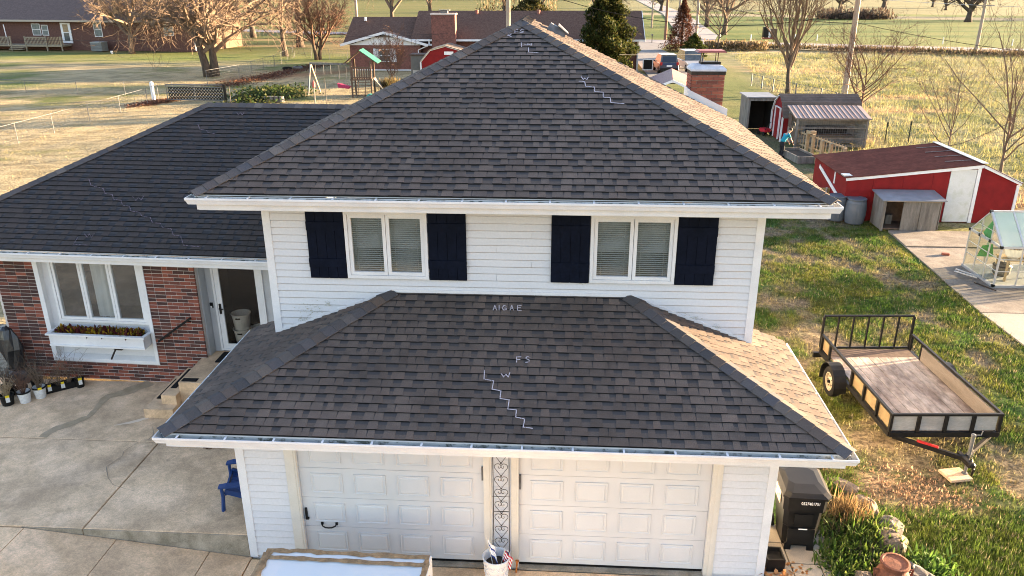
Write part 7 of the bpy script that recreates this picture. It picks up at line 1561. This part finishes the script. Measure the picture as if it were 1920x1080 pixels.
for k in range(30): b.tube([(.06 + k * .12, -.04, .05), (.06 + k * .12, -.04, 1.5)], .006, 3, cap=False)
for k in range(12): b.tube([(.05, -.04, .1 + k * .12), (3.55, -.04, .1 + k * .12)], .006, 3, cap=False)
stuff(b.build('wire_mesh', steel, run))
for z0, z1, y0_, y1_ in ((.2, 1.0, .1, .9), (.9, 1.6, 1.0, 1.6)): b = MB(); b.box(-.04, -.01, y0_, y1_, z0, z1); b.build('side_panel', wood_dark, run)
b = MB(); b.tube([(-.06, .45 + .32 * math.cos(a), 1.0 + .32 * math.sin(a)) for a in np.linspace(0, math.pi, 10)], .03, 5); b.build('wreath_arch', wood_grey, run)
ls = thing('lean_to', 'grey open fronted lean-to shed beside the red gambrel shed', 'shed', (15.3, 37.2, 0))
b = MB(); b.box(0, .06, 0, 2.0, 0, 2.05); b.build('side_wall', wood_grey, ls); b = MB(); b.box(.06, 1.5, 1.94, 2.0, 0, 2.05); b.build('back_wall', dark_in, ls); b = MB(); b.box(1.44, 1.5, 0, 1.94, 0, 2.05); b.build('side_wall', dark_in, ls); b = MB(); b.box(-.1, 1.6, -.1, 2.1, 2.06, 2.13); b.build('tin_roof', MATS['tin_grey'], ls); b = MB(); b.box(0, .12, -.05, -.001, 0, 2.05); b.build('front_post', wood_grey, ls); b = MB(); b.box(.12, 1.5, -.05, -.001, 1.9, 2.05); b.build('fascia', wood_grey, ls)
rm_ = thing('red_mower', 'red garden mower parked in the dark mouth of the lean-to', 'mower', (16.35, 37.0, 0), R(20)); b = MB(); b.boxm(Matrix.Translation((0, 0, .28)), .45, .6, .22, .04); b.build('deck', fr_, rm_); 
for x in (-.22, .22):
    for y in (-.25, .25): b = MB(); b.tube([(x, y, .12), (x * 1.2, y, .12)], .12, 10); b.build('wheel', rubber, rm_)
b = MB(); b.tube([(-.18, -.25, .3), (-.18, -.75, .85), (.18, -.75, .85), (.18, -.25, .3)], .018, 6); b.build('handle', iron, rm_)
hr = thing('post_box', 'small rusty brown box on two dark legs left of the lean-to', 'box', (15.9, 39.6, 0)); b = MB(); b.boxm(Matrix.Translation((0.25, 0, 1.25)), .5, .35, .65); b.build('box', wood_dark, hr)
for x in (-.1, .15, .35): b = MB(); b.tube([(x, 0, 0), (x, 0, 1.0)], .03, 5); b.build('leg', black_metal, hr)
bed = thing('raised_bed', 'grey wooden raised bed of dark soil beside the person', 'raised bed', (16.45, 30.3, 0), R(8))
for x in (-.48, .48): b = MB(); b.box(x - .03, x + .03, -1.1, 1.1, 0, .34); b.build('side_board', wood_grey, bed)
for y in (-1.1, 1.1): b = MB(); b.box(-.51, .51, y - .03, y + .03, 0, .34); b.build('end_board', wood_grey, bed)
b = MB(); b.box(-.45, .45, -1.07, 1.07, 0, .24); b.build('soil', MATS['soil'], bed)
bed2 = thing('raised_bed', 'smaller pale raised bed near the barn corner', 'raised bed', (17.5, 28.6, 0), R(8))
for x in (-.45, .45): b = MB(); b.box(x - .03, x + .03, -.9, .9, 0, .32); b.build('side_board', wood_pale, bed2)
for y in (-.9, .9): b = MB(); b.box(-.48, .48, y - .03, y + .03, 0, .32); b.build('end_board', wood_pale, bed2)
b = MB(); b.box(-.42, .42, -.87, .87, 0, .22); b.build('soil', MATS['soil'], bed2)
pfence = thing('lumber_fence', 'pale lumber fence with chunky posts and wire panels behind the raised bed', 'fence', (17.1, 33.2, 0), math.atan2(-4.8, 1.1))
for k, x in enumerate((0, 1.1, 1.7, 2.6, 3.4, 4.6)):
    b = MB(); b.box(x - .07, x + .07, -.07, .07, 0, 1.0 if k in (0, 1, 2) else .85); b.build('post', wood_pale, pfence)
for x in (0, 1.4): b = MB(); b.box(x - .22, x + .22, -.16, .16, 1.0, 1.14); b.build('planter_top', wood_pale, pfence); b = MB(); b.box(x - .15, x + .15, -.1, .1, 1.141, 1.15); b.build('soil', dark_in, pfence)
for z in (.2, .8): b = MB(); b.box(.07, 4.6, .075, .11, z, z + .08); b.build('rail', wood_pale, pfence)
for k in range(16): b = MB(); b.box(.2 + k * .28, .2 + k * .28 + .05, .111, .13, .05, .95); b.build('slat', wood_pale, pfence)
# person
def skin_obj(name, V, E_, Rr, m, parent, root=0, lv=2):
    me = bpy.data.meshes.new(name); me.from_pydata(V, E_, []); o = link(name, me, parent); me.materials.append(m)
    md = o.modifiers.new('Skin', 'SKIN'); md.use_smooth_shade = True
    sd = me.skin_vertices[0].data if me.skin_vertices else None
    if sd is None: return o
    for i, r_ in enumerate(Rr): sd[i].radius = r_ if isinstance(r_, tuple) else (r_, r_); sd[i].use_root = (i == root)
    s_ = o.modifiers.new('Sub', 'SUBSURF'); s_.levels = lv; s_.render_levels = lv
    return o
def bake_skin(o):
    dg = bpy.context.evaluated_depsgraph_get(); me = bpy.data.meshes.new_from_object(o.evaluated_get(dg)); o.modifiers.clear(); old = o.data; o.data = me; me.name = o.name
def with_skin(name, V, E_, Rr, m, parent, root=0, lv=2):
    me = bpy.data.meshes.new(name); me.from_pydata(V, E_, []); o = link(name, me, parent); me.materials.append(m)
    o.modifiers.new('Skin', 'SKIN')      # adding the modifier creates the skin layer
    if not me.skin_vertices:
        bpy.context.view_layer.objects.active = o; bpy.ops.object.select_all(action='DESELECT'); o.select_set(True); bpy.ops.mesh.customdata_skin_add()
    sd = me.skin_vertices[0].data
    for i, r_ in enumerate(Rr): sd[i].radius = r_ if isinstance(r_, tuple) else (r_, r_); sd[i].use_root = (i == root)
    s_ = o.modifiers.new('Sub', 'SUBSURF'); s_.levels = lv; s_.render_levels = lv
    bpy.context.view_layer.update(); bake_skin(o); o.data.polygons.foreach_set('use_smooth', [True] * len(o.data.polygons)); return o
skin_m = mat('skin', (.45, .26, .18), (.42, .24, .165), 5, .6); hair_m = mat('dark_hair', (.02, .014, .01), (.035, .024, .016), 20, .7); teal = mat('teal_shirt', (.01, .23, .30), (.012, .20, .27), 4, .8); pants = mat('black_trousers', (.012, .012, .014), (.02, .02, .022), 5, .9)
pe = thing('person', 'person in a teal shirt and black trousers bending over the raised bed', 'person', (15.72, 30.75, 0), R(-68)); pe.scale = (.88, .88, .88)
# local: +y is where the person faces
body_v = [(0, 0, .80), (0, .05, .95), (0, .16, 1.13), (0, .26, 1.27), (0, .33, 1.35), (0, .40, 1.42), (0, .44, 1.50),
          (-.18, .25, 1.26), (-.22, .36, 1.02), (-.16, .50, .82), (-.14, .55, .74), (.18, .25, 1.26), (.22, .38, 1.02), (.17, .54, .84), (.15, .60, .76),
          (-.10, -.01, .74), (-.11, .06, .44), (-.11, -.03, .09), (-.11, .10, .035), (.10, -.01, .74), (.11, .03, .44), (.11, -.08, .09), (.11, .05, .035)]
body_e = [(0, 1), (1, 2), (2, 3), (3, 4), (4, 5), (5, 6), (3, 7), (7, 8), (8, 9), (9, 10), (3, 11), (11, 12), (12, 13), (13, 14), (0, 15), (15, 16), (16, 17), (17, 18), (0, 19), (19, 20), (20, 21), (21, 22)]
body_r = [(.14, .11), (.13, .10), (.14, .10), (.13, .09), .055, .075, .085, .055, .042, .033, .028, .055, .042, .033, .028, .085, .06, .045, .04, .085, .06, .045, .04]
with_skin('body', body_v, body_e, body_r, skin_m, pe)
with_skin('shirt', [(0, -.02, .82), (0, .04, .95), (0, .15, 1.13), (0, .25, 1.27), (0, .30, 1.33), (-.19, .25, 1.26), (-.225, .33, 1.09), (.19, .25, 1.26), (.225, .34, 1.09)], [(0, 1), (1, 2), (2, 3), (3, 4), (3, 5), (5, 6), (3, 7), (7, 8)], [(.17, .14), (.165, .135), (.17, .13), (.15, .11), .07, .075, .065, .075, .065], teal, pe)
with_skin('trousers', [(0, .03, .94), (0, 0, .80), (-.10, -.01, .72), (-.11, .05, .44), (-.11, -.03, .08), (.10, -.01, .72), (.11, .02, .44), (.11, -.08, .08)], [(0, 1), (1, 2), (2, 3), (3, 4), (1, 5), (5, 6), (6, 7)], [(.15, .12), (.15, .12), .10, .078, .068, .10, .078, .068], pants, pe)
b = MB(); Mh = Matrix.Translation((0, .455, 1.515)) @ Matrix.Rotation(R(-42), 4, 'X')
b.loft([[Mh @ Vector((rr_ * .098 * math.cos(a), -.012 + rr_ * .118 * math.sin(a), z * .125)) for a in [2 * math.pi * k / 14 for k in range(14)]] for z, rr_ in ((-.45, .55), (-.1, .95), (.35, 1.02), (.75, .78), (1.0, .3))]); b.build('hair', hair_m, pe, smooth=True)
b = MB(); b.loft([[Mh @ Vector((rr_ * .088 * math.cos(a), .012 + rr_ * .108 * math.sin(a), z * .12)) for a in [2 * math.pi * k / 14 for k in range(14)]] for z, rr_ in ((-1.0, .35), (-.75, .68), (-.2, .95), (.3, .96), (.7, .7))]); b.hexa([Mh @ Vector(p) for p in ((-.012, .11, -.04), (.012, .11, -.04), (.006, .118, .02), (-.006, .118, .02), (-.012, .138, -.04), (.012, .138, -.04), (.005, .122, .025), (-.005, .122, .025))]); hd_ = b.build('head', skin_m, pe, smooth=True)
for s in (-1, 1): b = MB(); b.lathe([(.002, -.008), (.012, 0), (.002, .008)], 8); o = b.build('eye', dark_in, pe); o.location = Mh @ Vector((s * .034, .11, .0)); b = MB(); b.tube([Mh @ Vector((s * .09, .01, -.03)), Mh @ Vector((s * .1, .0, .01)), Mh @ Vector((s * .09, .0, .035))], .012, 5); b.build('ear', skin_m, pe)
for s, wx, wy, wz in ((-1, -.14, .55, .74), (1, .15, .60, .76)):
    for k in range(4): b = MB(); a = Vector((wx + (k - 1.5) * .02, wy + .01, wz - .02)); b.tube([a, a + Vector((0, .03, -.045)), a + Vector((0, .025, -.085 + .008 * abs(k - 1.5)))], [.011, .010, .007], 5); b.build('finger', skin_m, pe)
    b = MB(); a = Vector((wx - s * .03, wy + .01, wz)); b.tube([a, a + Vector((-s * .025, .03, -.03)), a + Vector((-s * .02, .045, -.055))], [.013, .011, .008], 5); b.build('thumb', skin_m, pe)
for s, y in ((-.11, .05), (.11, .0)): b = MB(); b.loft([rrect(.05, .13, 0, .04, 0), rrect(.052, .135, .03, .04, 0), rrect(.045, .11, .07, .04, -.01), rrect(.035, .05, .10, .03, -.06)]); o = b.build('shoe', rubber, pe); o.location = (s, y, 0)
